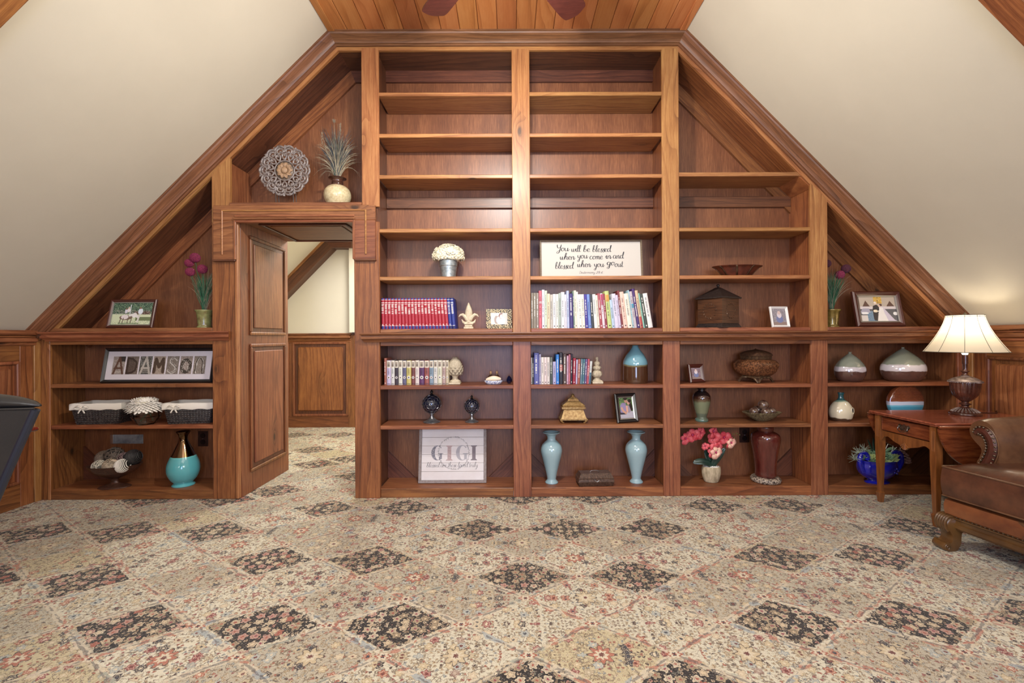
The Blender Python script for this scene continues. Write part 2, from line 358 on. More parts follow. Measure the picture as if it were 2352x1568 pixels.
def floor_tiles(name, x0, x1, y0, y1, z=0.0):
    wx, hy, ox, oy = .268, .186, .062, 2.255
    vs = []; fs = []; uv = []; kind = []
    for i in range(int((x0-ox)/wx)-2, int((x1-ox)/wx)+3):
        for j in range(int((y0-oy)/hy)-2, int((y1-oy)/hy)+3):
            if (i+j) % 2: continue
            cx, cy = ox+i*wx, oy+j*hy
            # clip diamond to rectangle (Sutherland-Hodgman with local coordinates)
            P = [(1, 0), (0, 1), (-1, 0), (0, -1)]
            for f in (lambda p: cx+p[0]*wx-x0, lambda p: x1-cx-p[0]*wx, lambda p: cy+p[1]*hy-y0, lambda p: y1-cy-p[1]*hy):
                Q = []
                for k in range(len(P)):
                    a, b = P[k], P[(k+1) % len(P)]; fa, fb = f(a), f(b)
                    if fa >= 0: Q.append(a)
                    if (fa >= 0) != (fb >= 0):
                        t = fa/(fa-fb); Q.append((a[0]+(b[0]-a[0])*t, a[1]+(b[1]-a[1])*t))
                P = Q
                if not P: break
            if len(P) < 3: continue
            n0 = len(vs); vs += [(cx+a*wx, cy+b*hy, z) for a, b in P]; fs.append(tuple(range(n0, n0+len(P))))
            rs = random.Random(abs(i-1)*131+j*17+5); uv += [(a*(1 if i >= 1 else -1), b) for a, b in P]
            kind += [((1.0 if (i, j) in DARK else 0.0), rs.random(), rs.random(), 1)]*len(P)
    me = bpy.data.meshes.new(name); me.from_pydata(vs, [], fs)
    l = me.uv_layers.new(name='tile'); l.data.foreach_set('uv', np.array(uv, np.float32).ravel())
    ca = me.color_attributes.new('kind', 'FLOAT_COLOR', 'CORNER'); ca.data.foreach_set('color', np.array(kind, np.float32).ravel())
    me.materials.append(M['carpet']); o = bpy.data.objects.new(name, me); COL.objects.link(o); tag(o, kind='structure'); return o
XL, XR, ZC, ZK = -3.454, 3.377, 3.372, 1.237      # knee walls, ceiling, knee height
CL, CR_ = -1.288, 1.27                            # flat ceiling edges
YB = -3.0
PX0, PX1, PD = -1.98, -1.14, 4.12                 # passage
floor_tiles('floor', XL, XR, YB, D+.02)
floor_tiles('floor', PX0-.02, PX1+.02, D+.02, PD)
floor_tiles('floor', -5.6, -.4, PD, 6.16)
def S(mb, name, mat, grain=None, **k):
    return tag(mb.obj(name, mat, None, grain, **k), kind='structure')
def empty_s(name):
    o = bpy.data.objects.new(name, None); COL.objects.link(o); o['kind'] = 'structure'; return o
# ---- shell
S(MB().box((XL-.12, YB, 0), (XL, D, ZK)), 'wall_left', M['wall']); S(MB().box((XR, YB, 0), (XR+.12, D, ZK)), 'wall_right', M['wall'])
def slab(a, b, t, y0, y1):
    a, b = Vector((a[0], 0, a[1])), Vector((b[0], 0, b[1])); n = Vector((-(b-a).z, 0, (b-a).x)).normalized()
    if n.z < 0: n = -n
    return MB().prism([a+Vector((0, y0, 0)), b+Vector((0, y0, 0)), b+n*t+Vector((0, y0, 0)), a+n*t+Vector((0, y0, 0))], (0, y1-y0, 0))
S(slab((XL, ZK), (CL, ZC), .1, YB, D+.3), 'wall_slope_left', M['wall']); S(slab((CR_, ZC), (XR, ZK), .1, YB, D+.3), 'wall_slope_right', M['wall'])
S(MB().box((XL-.1, YB-.1, 0), (-1.9, YB, 3.5)).box((1.9, YB-.1, 0), (XR+.1, YB, 3.5)).box((-1.9, YB-.1, 0), (1.9, YB, .6)).box((-1.9, YB-.1, 2.7), (1.9, YB, 3.5)), 'wall_back', M['wall'])
ceil = empty_s('ceiling')
x = CL; k = 0
while x < CR_-.01:
    x1 = min(x+.134, CR_)
    if k % 1 == 0: MB().box((x+.0015, YB, ZC), (x1-.0015, D, ZC+.02), .004).obj('plank', M['plank'], ceil, 'y')
    x = x1; k += 1
MB().box((CL-.2, YB, ZC+.015), (CR_+.2, D+.3, ZC+.06)).obj('ceiling_backing', M['wood_dark'], ceil, 'y')
for sx, xx in ((1, CL), (-1, CR_)):
    MB().box((xx-.004*sx, YB, ZC-.012), (xx+.045*sx, D-.08, ZC-.0005), .003).obj('edge_trim', M['plank'], ceil, 'y')
# ---- crown moulding along slopes and ceiling
def offs(h, y, cut=0):
    # polyline of the gable offset inward by h, at depth y
    aL = math.atan2(ZC-ZK, CL-XL); aR = math.atan2(ZC-ZK, XR-CR_)
    P = []
    dl = Vector((math.cos(aL), 0, math.sin(aL))); nl = Vector((math.sin(aL), 0, -math.cos(aL)))
    dr = Vector((math.cos(aR), 0, -math.sin(aR))); nr = Vector((-math.sin(aR), 0, -math.cos(aR)))
    P.append(Vector((XL, y, ZK))+nl*h+dl*cut)
    P.append(Vector((CL+h*math.tan(aL/2), y, ZC-h))); P.append(Vector((CR_-h*math.tan(aR/2), y, ZC-h)))
    P.append(Vector((XR, y, ZK))+nr*h-dr*cut)
    return P
CP = [(-.002, 0), (.084, 0), (.084, .010), (.078, .012), (.074, .022), (.062, .030), (.044, .038), (.030, .050), (.024, .060), (.014, .062), (.014, .074), (-.002, .074)]
for seg, nm in ((0, 'trim_1'), (1, 'trim_2'), (2, 'trim_3')):
    m = MB(); vs = []
    for (d, h) in CP:
        P = offs(h, D-d, -.035); vs.append((P[seg], P[seg+1]))
    n = len(CP); m.add([a for a, b in vs]+[b for a, b in vs], [(i, (i+1) % n, n+(i+1) % n, n+i) for i in range(n)]+[tuple(range(n)), tuple(range(n, 2*n))[::-1]])
    P = offs(0, D); S(m, nm, M['crown'], grain=tuple(P[seg+1]-P[seg]), ang=25)
# beams crossing the slopes nearer the camera
for sgn, a, b, nm in ((1, (XL, ZK), (CL, ZC), 'trim_4'), (-1, (XR, ZK), (CR_, ZC), 'trim_5')):
    A, B = Vector((a[0], 0, a[1])), Vector((b[0], 0, b[1])); d = (B-A).normalized(); nn = Vector((d.z*sgn, 0, -d.x*sgn)) if sgn > 0 else Vector((-abs(d.z), 0, -abs(d.x)))
    nn = Vector((sgn*abs(d.z), 0, -abs(d.x)))
    m = MB().prism([A+Vector((0, 1.84, 0)), B+Vector((0, 1.84, 0)), B+nn*.05+Vector((0, 1.84, 0)), A+nn*.05+Vector((0, 1.84, 0))], (0, .10, 0))
    S(m, nm, M['wood'], grain=tuple(d))
# ---- wainscot on the side walls
def wains(name, x, sg, y0, y1, parent=None):
    e = empty_s(name)
    def bx(n, ya, yb, za, zb, t, mat='wood', g='z', t0=0, c=.003): MB().box((x+sg*t0, ya, za), (x+sg*t, yb, zb), c).obj(n, M[mat], e, g)
    bx('panel_back', y0, y1, 0, ZK, .006)
    bx('corner_strip', D-.048, D, 0, ZK-.06, .03, 'wood_front')
    ys = D-.048; k = 0
    bx('stile', ys-.09, ys, 0, ZK-.05, .022, 'wood')
    y = ys-.09
    while y > y0+.2:
        yn = max(y-.62, y0+.05)
        bx('bottom_rail', yn, y, 0, .16, .022, 'wood', 'y'); bx('top_rail', yn, y, 1.02, ZK-.05, .022, 'wood', 'y')
        for (n, ya, yb, za, zb) in (('bead', y-.022, y, .16, 1.02), ('bead', yn, yn+.022, .16, 1.02), ('bead', yn, y, .16, .182), ('bead', yn, y, .998, 1.02)):
            bx(n, ya, yb, za, zb, .028, 'wood_red', 'z', c=.006)
        bx('raised_panel', yn+.05, y-.05, .21, .97, .022, 'wood_red', c=.012)
        bx('stile', yn-.09, yn, 0, ZK-.05, .022, 'wood'); y = yn-.09
        k += 1
        if k > 4: break
    for (za, zb, t) in ((ZK-.035, ZK, .05), (ZK-.055, ZK-.035, .034), (ZK-.085, ZK-.055, .046), (ZK-.11, ZK-.085, .034)):
        bx('cap_moulding', y0, D-.03, za, zb, t, 'wood_red', 'y', c=.007)
wains('wall_panelling_left', XL, 1, -.6, D); wains('wall_panelling_right', XR, -1, -.6, D)
# ---- passage and the hall behind
door = empty_s('door_1')
def bx(n, a, b, mat='wood', g='z', par=door, c=.003): return MB().box(a, b, c).obj(n, M[mat], par, g)
ZH = 2.033
bx('casing_board', (-2.175, D-.004, 0), (PX0-.028, D+.02, 2.02)); bx('casing_bead', (PX0-.028, D-.014, 0), (PX0, D+.02, 2.02), 'wood_front', c=.008)
bx('jamb', (PX0-.03, D+.02, 0), (PX0, PD, ZH+.02), 'wood_red'); bx('jamb', (PX1, D+.02, 0), (PX1+.03, PD, ZH+.02), 'wood_red')
def panel_on(xw, ya, yb, za, zb):     # bead frame, field groove and raised panel on the left jamb
    b = .026
    for a_, b_, c_, d_ in ((ya, ya+b, za+b, zb-b), (yb-b, yb, za+b, zb-b), (ya, yb, za, za+b), (ya, yb, zb-b, zb)):
        bx('bead', (xw, a_, c_), (xw+.014, b_, d_), 'wood', c=.006)
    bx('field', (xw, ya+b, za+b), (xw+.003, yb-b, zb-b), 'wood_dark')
    bx('raised_panel', (xw, ya+b+.03, za+b+.03), (xw+.012, yb-b-.03, zb-b-.03), 'wood_red', c=.011)
panel_on(PX0, D+.13, PD-.06, 1.195, 1.955); panel_on(PX0, D+.13, PD-.06, .155, 1.13)
bx('soffit', (PX0, D+.02, ZH), (PX1, PD, ZH+.02), 'wood', 'x')
for a_, b_, c_, d_ in ((PX0+.09, PX1-.09, D+.09, D+.115), (PX0+.09, PX1-.09, PD-.07, PD-.045), (PX0+.09, PX0+.115, D+.09, PD-.045), (PX1-.115, PX1-.09, D+.09, PD-.045)):
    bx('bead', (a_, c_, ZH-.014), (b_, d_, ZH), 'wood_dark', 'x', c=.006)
bx('raised_panel', (PX0+.15, D+.15, ZH-.010), (PX1-.15, PD-.10, ZH), 'wood', 'x', c=.009)
# header casing with drop blocks
zt, zb = 2.137, 1.742; xl, xr, il, ir = -2.153, -.977, -1.995, -1.128
y = D-.026
for n, a, b in (('casing_head', (xl, y, ZH-.005), (xr, D-.003, zt)),):
    bx(n, a, b, 'wood_red', 'x')
bx('casing_drop', (xl, y, zb), (il, D-.003, ZH-.005), 'wood_red', 'x'); bx('casing_drop', (ir, y, zb), (xr, D-.003, ZH-.005), 'wood_red', 'x')
for a, b in (((xl+.062, y-.008, zt-.045), (xr-.062, y, zt-.033)), ((xl+.062, y-.008, zb+.035), (xl+.074, y, zt-.033)), ((xr-.074, y-.008, zb+.035), (xr-.062, y, zt-.033))):
    bx('bead', a, b, 'wood_front', 'x', c=.004)
for a, b in (((il-.006, y-.018, ZH-.004), (ir+.006, y, ZH+.014)), ((il-.002, y-.010, ZH-.022), (ir+.002, D, ZH-.004)), ((il-.002, y-.006, ZH+.018), (ir+.002, y, ZH+.034))):
    bx('bead', a, b, 'wood_red', 'x', c=.005)
bx('bead', (il-.004, y-.010, zb), (il+.012, y+.01, ZH-.004), 'wood_red'); bx('bead', (ir-.012, y-.010, zb), (ir+.004, y+.01, ZH-.004), 'wood_red')
for a, b in ((xl, il), (ir, xr)): bx('bead', (a-.004, y-.006, zb-.012), (b+.004, D-.003, zb+.002), 'wood_dark', 'x', c=.004)
# hall: back wall, side walls, slope, beams, wainscot
HY = 6.10
xj = W(808, 700, HY).x
S(MB().box((-5.6, HY, 0), (xj, HY+.1, 2.9)), 'wall_hall_back', M['hallwall'])
S(MB().box((xj, HY-.10, ZK+.01), (xj+.06, HY+.1, 2.9)), 'wall_hall_corner', M['hallwall'])
S(MB().box((xj+.06, HY-.05, 0), (-.3, HY+.1, 2.9)), 'wall_hall_right', M['hallwall'])
S(MB().box((-5.7, PD, 0), (-5.6, HY+.1, 2.9)), 'wall_hall_left', M['hallwall']); S(MB().box((-.4, PD, 0), (-.3, HY+.1, 2.9)), 'wall_hall_end', M['hallwall'])
S(MB().box((-5.6, PD-.02, 0), (PX0-.03, PD, 2.9)).box((PX1+.03, PD-.02, 0), (-.3, PD, 2.9)).box((PX0-.03, PD-.02, ZH+.02), (PX1+.03, PD, 2.9)), 'wall_hall_front', M['hallwall'])
zc = W(757, 558, HY).z; xc = W(757, 558, HY).x
S(MB().box((-5.7, PD-.02, zc+.25), (-.3, HY+.1, zc+.31)), 'ceiling_hall', M['hallwall'])
pe = W(667, 650, HY); d = Vector((pe.x-xc, 0, pe.z-zc)).normalized(); A = Vector((xc, 0, zc)); B = A+d*2.2; nn = Vector((-d.z, 0, d.x)); nn = nn if nn.z > 0 else -nn
S(MB().prism([A+Vector((0, PD+.3, 0))+nn*.02, B+Vector((0, PD+.3, 0))+nn*.02, B+Vector((0, PD+.3, 0))+nn*.06, A+Vector((0, PD+.3, 0))+nn*.06], (0, HY-PD-.3, 0)), 'wall_hall_slope', M['hallwall'])
S(MB().box((xc-.06, PD+.3, zc), (xj+.4, HY, zc+.04)), 'ceiling_hall_low', M['hallwall'])
S(MB().prism([A+Vector((0, HY-.16, 0))-nn*.13, B+Vector((0, HY-.16, 0))-nn*.13, B+Vector((0, HY-.16, 0))+nn*.02, A+Vector((0, HY-.16, 0))+nn*.02], (0, .16, 0)), 'trim_6', M['wood_dark'], tuple(d))
S(MB().prism([A+Vector((0, HY-.17, 0))-nn*.01, B+Vector((0, HY-.17, 0))-nn*.01, B+Vector((0, HY-.17, 0))+nn*.03, A+Vector((0, HY-.17, 0))+nn*.03], (0, .02, 0)), 'trim_7', M['wood_front'], tuple(d))
S(MB().box((xc-.02, HY-.155, zc-.09), (xj+.05, HY, zc)), 'trim_8', M['wood_dark'], 'x')
hw = empty_s('wall_panelling_hall')
def hb(n, xa, xb, za, zb, t, mat='wood', g='z', c=.003): MB().box((xa, HY-t, za), (xb, HY, zb), c).obj(n, M[mat], hw, g)
hx = lambda p: W(p, 860, HY-.02).x
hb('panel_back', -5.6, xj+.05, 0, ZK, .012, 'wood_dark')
hb('stile', hx(800), hx(812)+.05, 0, ZK-.03, .03); hb('bottom_rail', -3.4, hx(800), 0, W(740, 955, HY).z, .024, 'wood', 'x'); hb('top_rail', -3.4, hx(800), W(740, 785, HY).z, ZK-.03, .024, 'wood', 'x')
zA, zB = W(740, 955, HY).z, W(740, 785, HY).z
for xa, xb in ((hx(672), hx(800)), (hx(540), hx(664))):
    for q in ((xa, xa+.03, zA, zB), (xb-.03, xb, zA, zB), (xa, xb, zA, zA+.03), (xa, xb, zB-.03, zB)): hb('bead', *q, .036, 'wood_red', c=.008)
    hb('raised_panel', xa+.07, xb-.07, zA+.07, zB-.07, .03, 'wood', c=.014)
hb('stile', hx(664), hx(672), 0, ZK-.03, .024)
for za, zb, t in ((ZK-.03, ZK, .03), (ZK-.07, ZK-.03, .07), (ZK-.10, ZK-.07, .045), (ZK-.125, ZK-.10, .035)): hb('cap_moulding', -3.4, hx(807), za, zb, t, 'wood_red', 'x', c=.01)
# ------------------------------------------------------------ bookcases
def bcase(name, label): return thing(name, label, 'bookcase')
BL = bcase('low_bookcase', 'low built-in wooden bookcase under the left slope, left of the doorway')
BR = bcase('tall_bookcase', 'tall built-in stained pine bookcase filling the gable wall right of the doorway')
BN = bcase('display_niche', 'deep wooden display niche above the doorway under the sloping board')
T = .028
def bd(par, n, a, b, mat='wood', g='z', c=.003): return MB().box(a, b, c).obj(n, M[mat], par, g)
def ledge(par, x0, x1, ztop, ret0=True, ret1=True):
    pr = [(0, 0), (.058, 0), (.060, -.006), (.054, -.014), (.040, -.020), (.040, -.028), (.046, -.032), (.046, -.040), (.036, -.050), (.022, -.060), (.018, -.068), (0, -.068)]
    m = MB(); vs = []
    for xx, rt in ((x0, ret0), (x1, ret1)):
        sg = 1 if xx == x0 else -1
        for d_, h_ in pr: vs.append((xx+(sg*(.06-d_)*.55 if rt else 0), D-.004-d_, ztop+h_))
    n = len(pr); m.add(vs, [(i, n+i, n+(i+1) % n, (i+1) % n) for i in range(n)]+[tuple(range(n)), tuple(range(n, 2*n))[::-1]])
    m.obj('ledge_moulding', M['wood_red'], par, 'x', ang=25)
def gusset(par, x, z, sg, s=.21):
    MB().prism([(x, BK-.002, z), (x+sg*s, BK-.002, z), (x, BK-.002, z+s)], (0, -.018, 0)).obj('gusset', M['wood_dark'], par, (1, 0, -sg), smooth=False)
# tall bookcase
cols = [(-.9535, .019, -.9535-.018, .019+.018), (.150, 1.119, .150-.018, 1.119+.018), (1.244, 2.207, 1.244-.018, 2.207+.018)]
ZL = [.819, .526]; ZU = [2.969, 2.666, 2.364, 1.969, 1.618]; ZT = 1.234
ZF = ZC-.098      # frame bottom
bd(BR, 'stile', (-1.138, D-.006, 0), (-.9535, D+.02, 2.02), 'wood'); bd(BR, 'stile', (-1.081, D, 2.13), (-.9535, D+.02, ZF+.02), 'wood_front')
for a, b in ((.019, .150), (1.119, 1.244)):
    bd(BR, 'stile', (a, D, 0), (b, D+.02, ZT-.031), 'wood_red'); bd(BR, 'stile', (a, D, ZT-.03), (b, D+.02, ZF+.01), 'wood_front')
bd(BR, 'stile', (2.207, D, 0), (2.331, D+.02, ZT-.031), 'wood_red')
def zslope(x, h=0):
    aL = math.atan2(ZC-ZK, CL-XL); aR = math.atan2(ZC-ZK, XR-CR_)
    if x < CL: return ZK+(x-XL)*math.tan(aL)-h/math.cos(aL)
    if x > CR_: return ZK+(XR-x)*math.tan(aR)-h/math.cos(aR)
    return ZC-h
FH = .100
MB().prism([(2.207, D, ZT-.03), (2.331, D, ZT-.03), (2.331, D, zslope(2.331, FH-.01)), (2.207, D, zslope(2.207, FH-.01))], (0, .02, 0)).obj('stile', M['wood_front'], BR, 'z')
bd(BR, 'stile', (3.29, D, 0), (XR-.001, D+.02, ZT-.028), 'wood_red')
# gable frame boards (cut along the slopes), soffits, battens
def gseg(par, seg, h0, h1, y0, y1, mat, t0=0.0, t1=1.0, nm='frame_board'):
    vs = []
    for yy in (y0, y1):
        for h in (h0, h1):
            P = offs(h, yy); a, b = P[seg], P[seg+1]; vs += [a.lerp(b, t0), a.lerp(b, t1)]
    P = offs(0, 0)
    MB().add(vs, [(0, 1, 3, 2), (4, 6, 7, 5), (0, 4, 5, 1), (2, 3, 7, 6), (0, 2, 6, 4), (1, 5, 7, 3)]).obj(nm, M[mat], par, tuple(P[seg+1]-P[seg]), smooth=False)
gseg(BR, 1, .005, FH, D+.0005, D+.022, 'wood_front'); gseg(BR, 2, .005, FH, D+.0005, D+.022, 'wood_front')
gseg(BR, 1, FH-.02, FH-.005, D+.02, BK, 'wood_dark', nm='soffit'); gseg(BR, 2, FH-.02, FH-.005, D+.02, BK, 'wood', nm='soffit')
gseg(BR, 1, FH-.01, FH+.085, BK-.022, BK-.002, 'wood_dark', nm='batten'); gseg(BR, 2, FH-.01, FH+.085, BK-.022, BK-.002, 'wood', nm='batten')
# left slope, split at the niche stile so each cabinet owns its piece
tN = (-2.159-XL)/(CL-XL)
gseg(BL, 0, .005, FH, D+.0005, D+.022, 'wood_front', 0, tN); gseg(BN, 0, .005, FH, D+.0005, D+.022, 'wood_front', tN, 1)
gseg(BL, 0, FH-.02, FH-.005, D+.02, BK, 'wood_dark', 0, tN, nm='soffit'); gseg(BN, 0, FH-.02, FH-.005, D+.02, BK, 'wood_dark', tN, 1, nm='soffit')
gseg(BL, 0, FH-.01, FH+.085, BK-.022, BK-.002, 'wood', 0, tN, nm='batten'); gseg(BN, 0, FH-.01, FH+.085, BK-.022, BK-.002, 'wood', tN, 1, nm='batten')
# back panels
def back(par, x0, x1, z0, z1f):
    z1 = lambda q: zslope(q, .03) if z1f is None else z1f
    pts = [(x0, BK, z0), (x1, BK, z0), (x1, BK, z1(x1))]
    for q in (CR_, CL):
        if x0 < q < x1: pts.append((q, BK, z1(q)))
    pts.append((x0, BK, z1(x0)))
    MB().prism(pts, (0, .012, 0)).obj('back_panel', M['ply'], par, 'z', smooth=False)
back(BR, -1.138, .085, 0, None); back(BR, .085, 1.18, 0, None); back(BR, 1.18, 2.27, 0, None); back(BR, 2.27, XR, 0, None)
back(BN, -2.175, -1.138, 2.05, None); back(BL, XL, -2.175, 0, None)
bd(BL, 'back_panel', (-2.175, BK, 0), (PX0-.03, BK+.012, 2.05), 'ply')
# side panels
def side(x0, x1, z0, z1, par=BR, mat='wood'): bd(par, 'side_panel', (x0, D+.02, z0), (x1, BK, z1), mat)
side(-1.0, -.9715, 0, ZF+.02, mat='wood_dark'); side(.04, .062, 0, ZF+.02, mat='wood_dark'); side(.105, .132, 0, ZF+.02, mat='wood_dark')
side(1.137, 1.160, 0, ZF+.02); side(1.20, 1.226, 0, ZF+.02)
def sloped_side(par, x0, x1, z0):
    MB().prism([(x0, D+.02, z0), (x1, D+.02, z0), (x1, D+.02, zslope(x1, FH-.01)), (x0, D+.02, zslope(x0, FH-.01))], (0, BK-D-.02, 0)).obj('side_panel', M['wood'], par, 'z', smooth=False)
sloped_side(BR, 2.225, 2.25, 0); sloped_side(BR, 2.29, 2.313, 0)
side(3.312, 3.335, 0, ZT-.02, mat='wood_red')
# shelves
ys = D+.004
def shelf(par, x0, x1, z, mat='wood_front', y0=ys, m2=None):
    bd(par, 'shelf', (x0, y0, z-T), (x1, BK-.003, z), mat, 'x', .004)
for ci, (a, b, ia, ib) in enumerate(cols):
    for z in (ZU if ci < 2 else ZU[3:]): shelf(BR, a-.006, b+.006, z)
    for z in ZL: shelf(BR, a-.006, b+.006, z, 'wood_red')
    shelf(BR, a+.001, b-.001, ZT, 'wood_red', D-.002)
    bd(BR, 'rail', (a+.001, D, 1.111), (b-.001, D+.02, ZT-.0285), 'wood', 'x')
    bd(BR, 'kickboard', (a+.001, D, 0), (b-.001, D+.02, .065), 'wood', 'x'); bd(BR, 'base_shelf', (a-.01, D+.006, .045), (b+.01, BK, .067), 'wood_red', 'x')
    gusset(BR, ia+.001, .067, 1); gusset(BR, ib-.001, .067, -1)
    zt_ = 2.275
    bd(BR, 'batten', (ia, BK-.0245, zt_-.085), (ib, BK-.002, zt_), 'wood_dark', 'x')
# slanted-end shelf at the top of the third column
MB().prism([(1.238, ys, 2.345), (1.238, BK, 2.345), (2.20, BK, 2.345), (2.165, ys, 2.345)], (0, 0, T)).obj('shelf', M['wood_front'], BR, 'x')
MB().prism([(2.165, ys+.01, 2.345), (2.222, ys+.01, 2.28), (2.222, ys+.01, 2.26), (2.13, ys+.01, 2.345)], (0, BK-ys-.012, 0)).obj('corner_block', M['wood'], BR, 'y')
a, b = 2.331, 3.29
for z in (.823, .526): shelf(BR, a-.006, b+.01, z, 'wood_red')
shelf(BR, a+.001, XR-.002, ZT, 'wood_red', D-.002)
bd(BR, 'rail', (a+.001, D, 1.111), (b-.001, D+.02, ZT-.0285), 'wood', 'x'); bd(BR, 'kickboard', (a+.001, D, 0), (b-.001, D+.02, .065), 'wood', 'x')
bd(BR, 'base_shelf', (a-.01, D+.006, .045), (b+.02, BK, .067), 'wood_red', 'x'); gusset(BR, 3.311, .067, -1, .25); gusset(BR, 2.314, .067, 1)
ledge(BR, X(831)+.0, XR-.05, ZT-.028, True, False)
# low bookcase
lx0, lx1 = -3.361, -2.175
bd(BL, 'stile', (XL+.001, D, 0), (lx0, D+.02, 1.20), 'wood'); bd(BL, 'stile', (XL+.001+.075, D-.004, 0), (lx0+.004, D+.004, 1.14), 'wood_front')
side(lx0-.03, lx0-.006, 0, 1.21, BL); side(lx1+.005, lx1+.03, 0, 2.0, BL, 'wood_dark')
for z in (.843, .541): shelf(BL, lx0-.004, lx1+.004, z, 'wood_red')
bd(BL, 'kickboard', (lx0, D, 0), (lx1-.001, D+.02, .067), 'wood', 'x'); bd(BL, 'base_shelf', (lx0-.006, D+.006, .047), (lx1+.004, BK, .069), 'wood_red', 'x')
shelf(BL, lx0-.05, lx1-.001, 1.252, 'wood_red', D-.002); bd(BL, 'rail', (lx0, D, 1.131), (lx1-.001, D+.02, 1.2235), 'wood', 'x')
ledge(BL, X(104), X(537), 1.225); gusset(BL, lx0-.005, .069, 1, .26)
# niche
bd(BN, 'side_panel', (-2.07, D+.02, 2.10), (-2.045, BK, zslope(-2.07, FH)), 'wood_red'); 
MB().prism([(-2.175, D, 2.02), (-2.041, D, 2.02), (-2.041, D, zslope(-2.041, FH-.01)), (-2.175, D, zslope(-2.175, FH-.01))], (0, .02, 0)).obj('stile', M['wood_front'], BN, 'z')
bd(BN, 'niche_shelf', (-2.045, D-.008, 2.137), (-1.0815, BK, 2.163), 'wood_red', 'x')
# ------------------------------------------------------------ flat prints drawn as coloured cells
class Pic:
    def __init__(s, w, h, nx, ny, bg):
        s.w, s.h, s.nx, s.ny = w, h, nx, ny; s.a = np.zeros((ny, nx, 3)); s.a[:] = bg
        s.X, s.Y = np.meshgrid((np.arange(nx)+.5)/nx, (np.arange(ny)+.5)/ny); s.ar = w/h
    def put(s, m, c): s.a[m] = c; return s
    def rect(s, x0, y0, x1, y1, c): return s.put((s.X > x0) & (s.X < x1) & (s.Y > y0) & (s.Y < y1), c)
    def ell(s, x, y, rx, ry, c): return s.put(((s.X-x)/rx)**2+((s.Y-y)/ry)**2 < 1, c)
    def line(s, pts, wd, c):
        for (x0, y0), (x1, y1) in zip(pts, pts[1:]):
            dx, dy = (x1-x0)*s.ar, y1-y0; L = dx*dx+dy*dy+1e-9
            t = np.clip(((s.X-x0)*s.ar*dx+(s.Y-y0)*dy)/L, 0, 1)
            s.put(((s.X-x0)*s.ar-t*dx)**2+((s.Y-y0)-t*dy)**2 < wd*wd, c)
        return s
    def poly(s, pts, c):
        m = np.zeros_like(s.X, bool); n = len(pts)
        for i in range(n):
            x0, y0 = pts[i]; x1, y1 = pts[(i+1) % n]
            if y0 == y1: continue
            m ^= ((y0 > s.Y) != (y1 > s.Y)) & (s.X < (x1-x0)*(s.Y-y0)/(y1-y0)+x0)
        return s.put(m, c)
    def speck(s, x0, y0, x1, y1, amt, cols=None):
        m = (s.X > x0) & (s.X < x1) & (s.Y > y0) & (s.Y < y1); n = m.sum()
        if cols: 
            pick = np.random.rand(n) < amt; idx = np.random.randint(0, len(cols), n); v = s.a[m]; v[pick] = np.array(cols)[idx][pick]; s.a[m] = v
        else: s.a[m] = np.clip(s.a[m]+np.random.uniform(-amt, amt, (n, 1)), 0, 255)
        return s
    def obj(s, name, parent, mat, x0=0, z0=0, y=0):
        vs = [(x0+s.w*i/s.nx, y, z0+s.h*j/s.ny) for j in range(s.ny+1) for i in range(s.nx+1)]
        fs = [(j*(s.nx+1)+i, j*(s.nx+1)+i+1, (j+1)*(s.nx+1)+i+1, (j+1)*(s.nx+1)+i) for j in range(s.ny) for i in range(s.nx)]
        me = bpy.data.meshes.new(name); me.from_pydata(vs, [], fs)
        q = s.a.reshape(-1, 3)/255; q = np.where(q <= .04045, q/12.92, ((q+.055)/1.055)**2.4)
        ca = me.color_attributes.new('ink', 'FLOAT_COLOR', 'CORNER')
        ca.data.foreach_set('color', np.repeat(np.c_[q, np.ones(len(q))], 4, axis=0).astype(np.float32).ravel())
        me.materials.append(mat); o = bpy.data.objects.new(name, me); COL.objects.link(o); o.parent = parent; return o
def inkmat(name, rough, coat=0):
    n = NT(name); a = n.new('ShaderNodeAttribute', attribute_name='ink'); return n.done(a.outputs[0], rough, 0, .5, coat, .05)
M['ink'] = inkmat('photo_print', .35, .6); M['inkmatte'] = inkmat('matte_print', .7)
def pm(name, *a, **k):
    M[name] = MT(name, *a, **k); return M[name]
pm('black', (22, 21, 22), .35); pm('blackwood', (26, 24, 25), .3, coat=.4); pm('mat', (206, 200, 204), .8); pm('white', (236, 234, 228), .6)
pm('mahog', (74, 36, 28), .28, coat=.5); pm('silver', (190, 190, 192), .3, 1); pm('grayframe', (128, 116, 112), .6, rgb2=(150, 140, 136), scale=60)
pm('oldwood', (122, 104, 82), .6, rgb2=(90, 76, 60), scale=40, stretch=(1, 6, 6)); pm('page', (226, 218, 200), .8); pm('ink_black', (34, 34, 42), .6); pm('ink_gray', (92, 90, 92), .6)
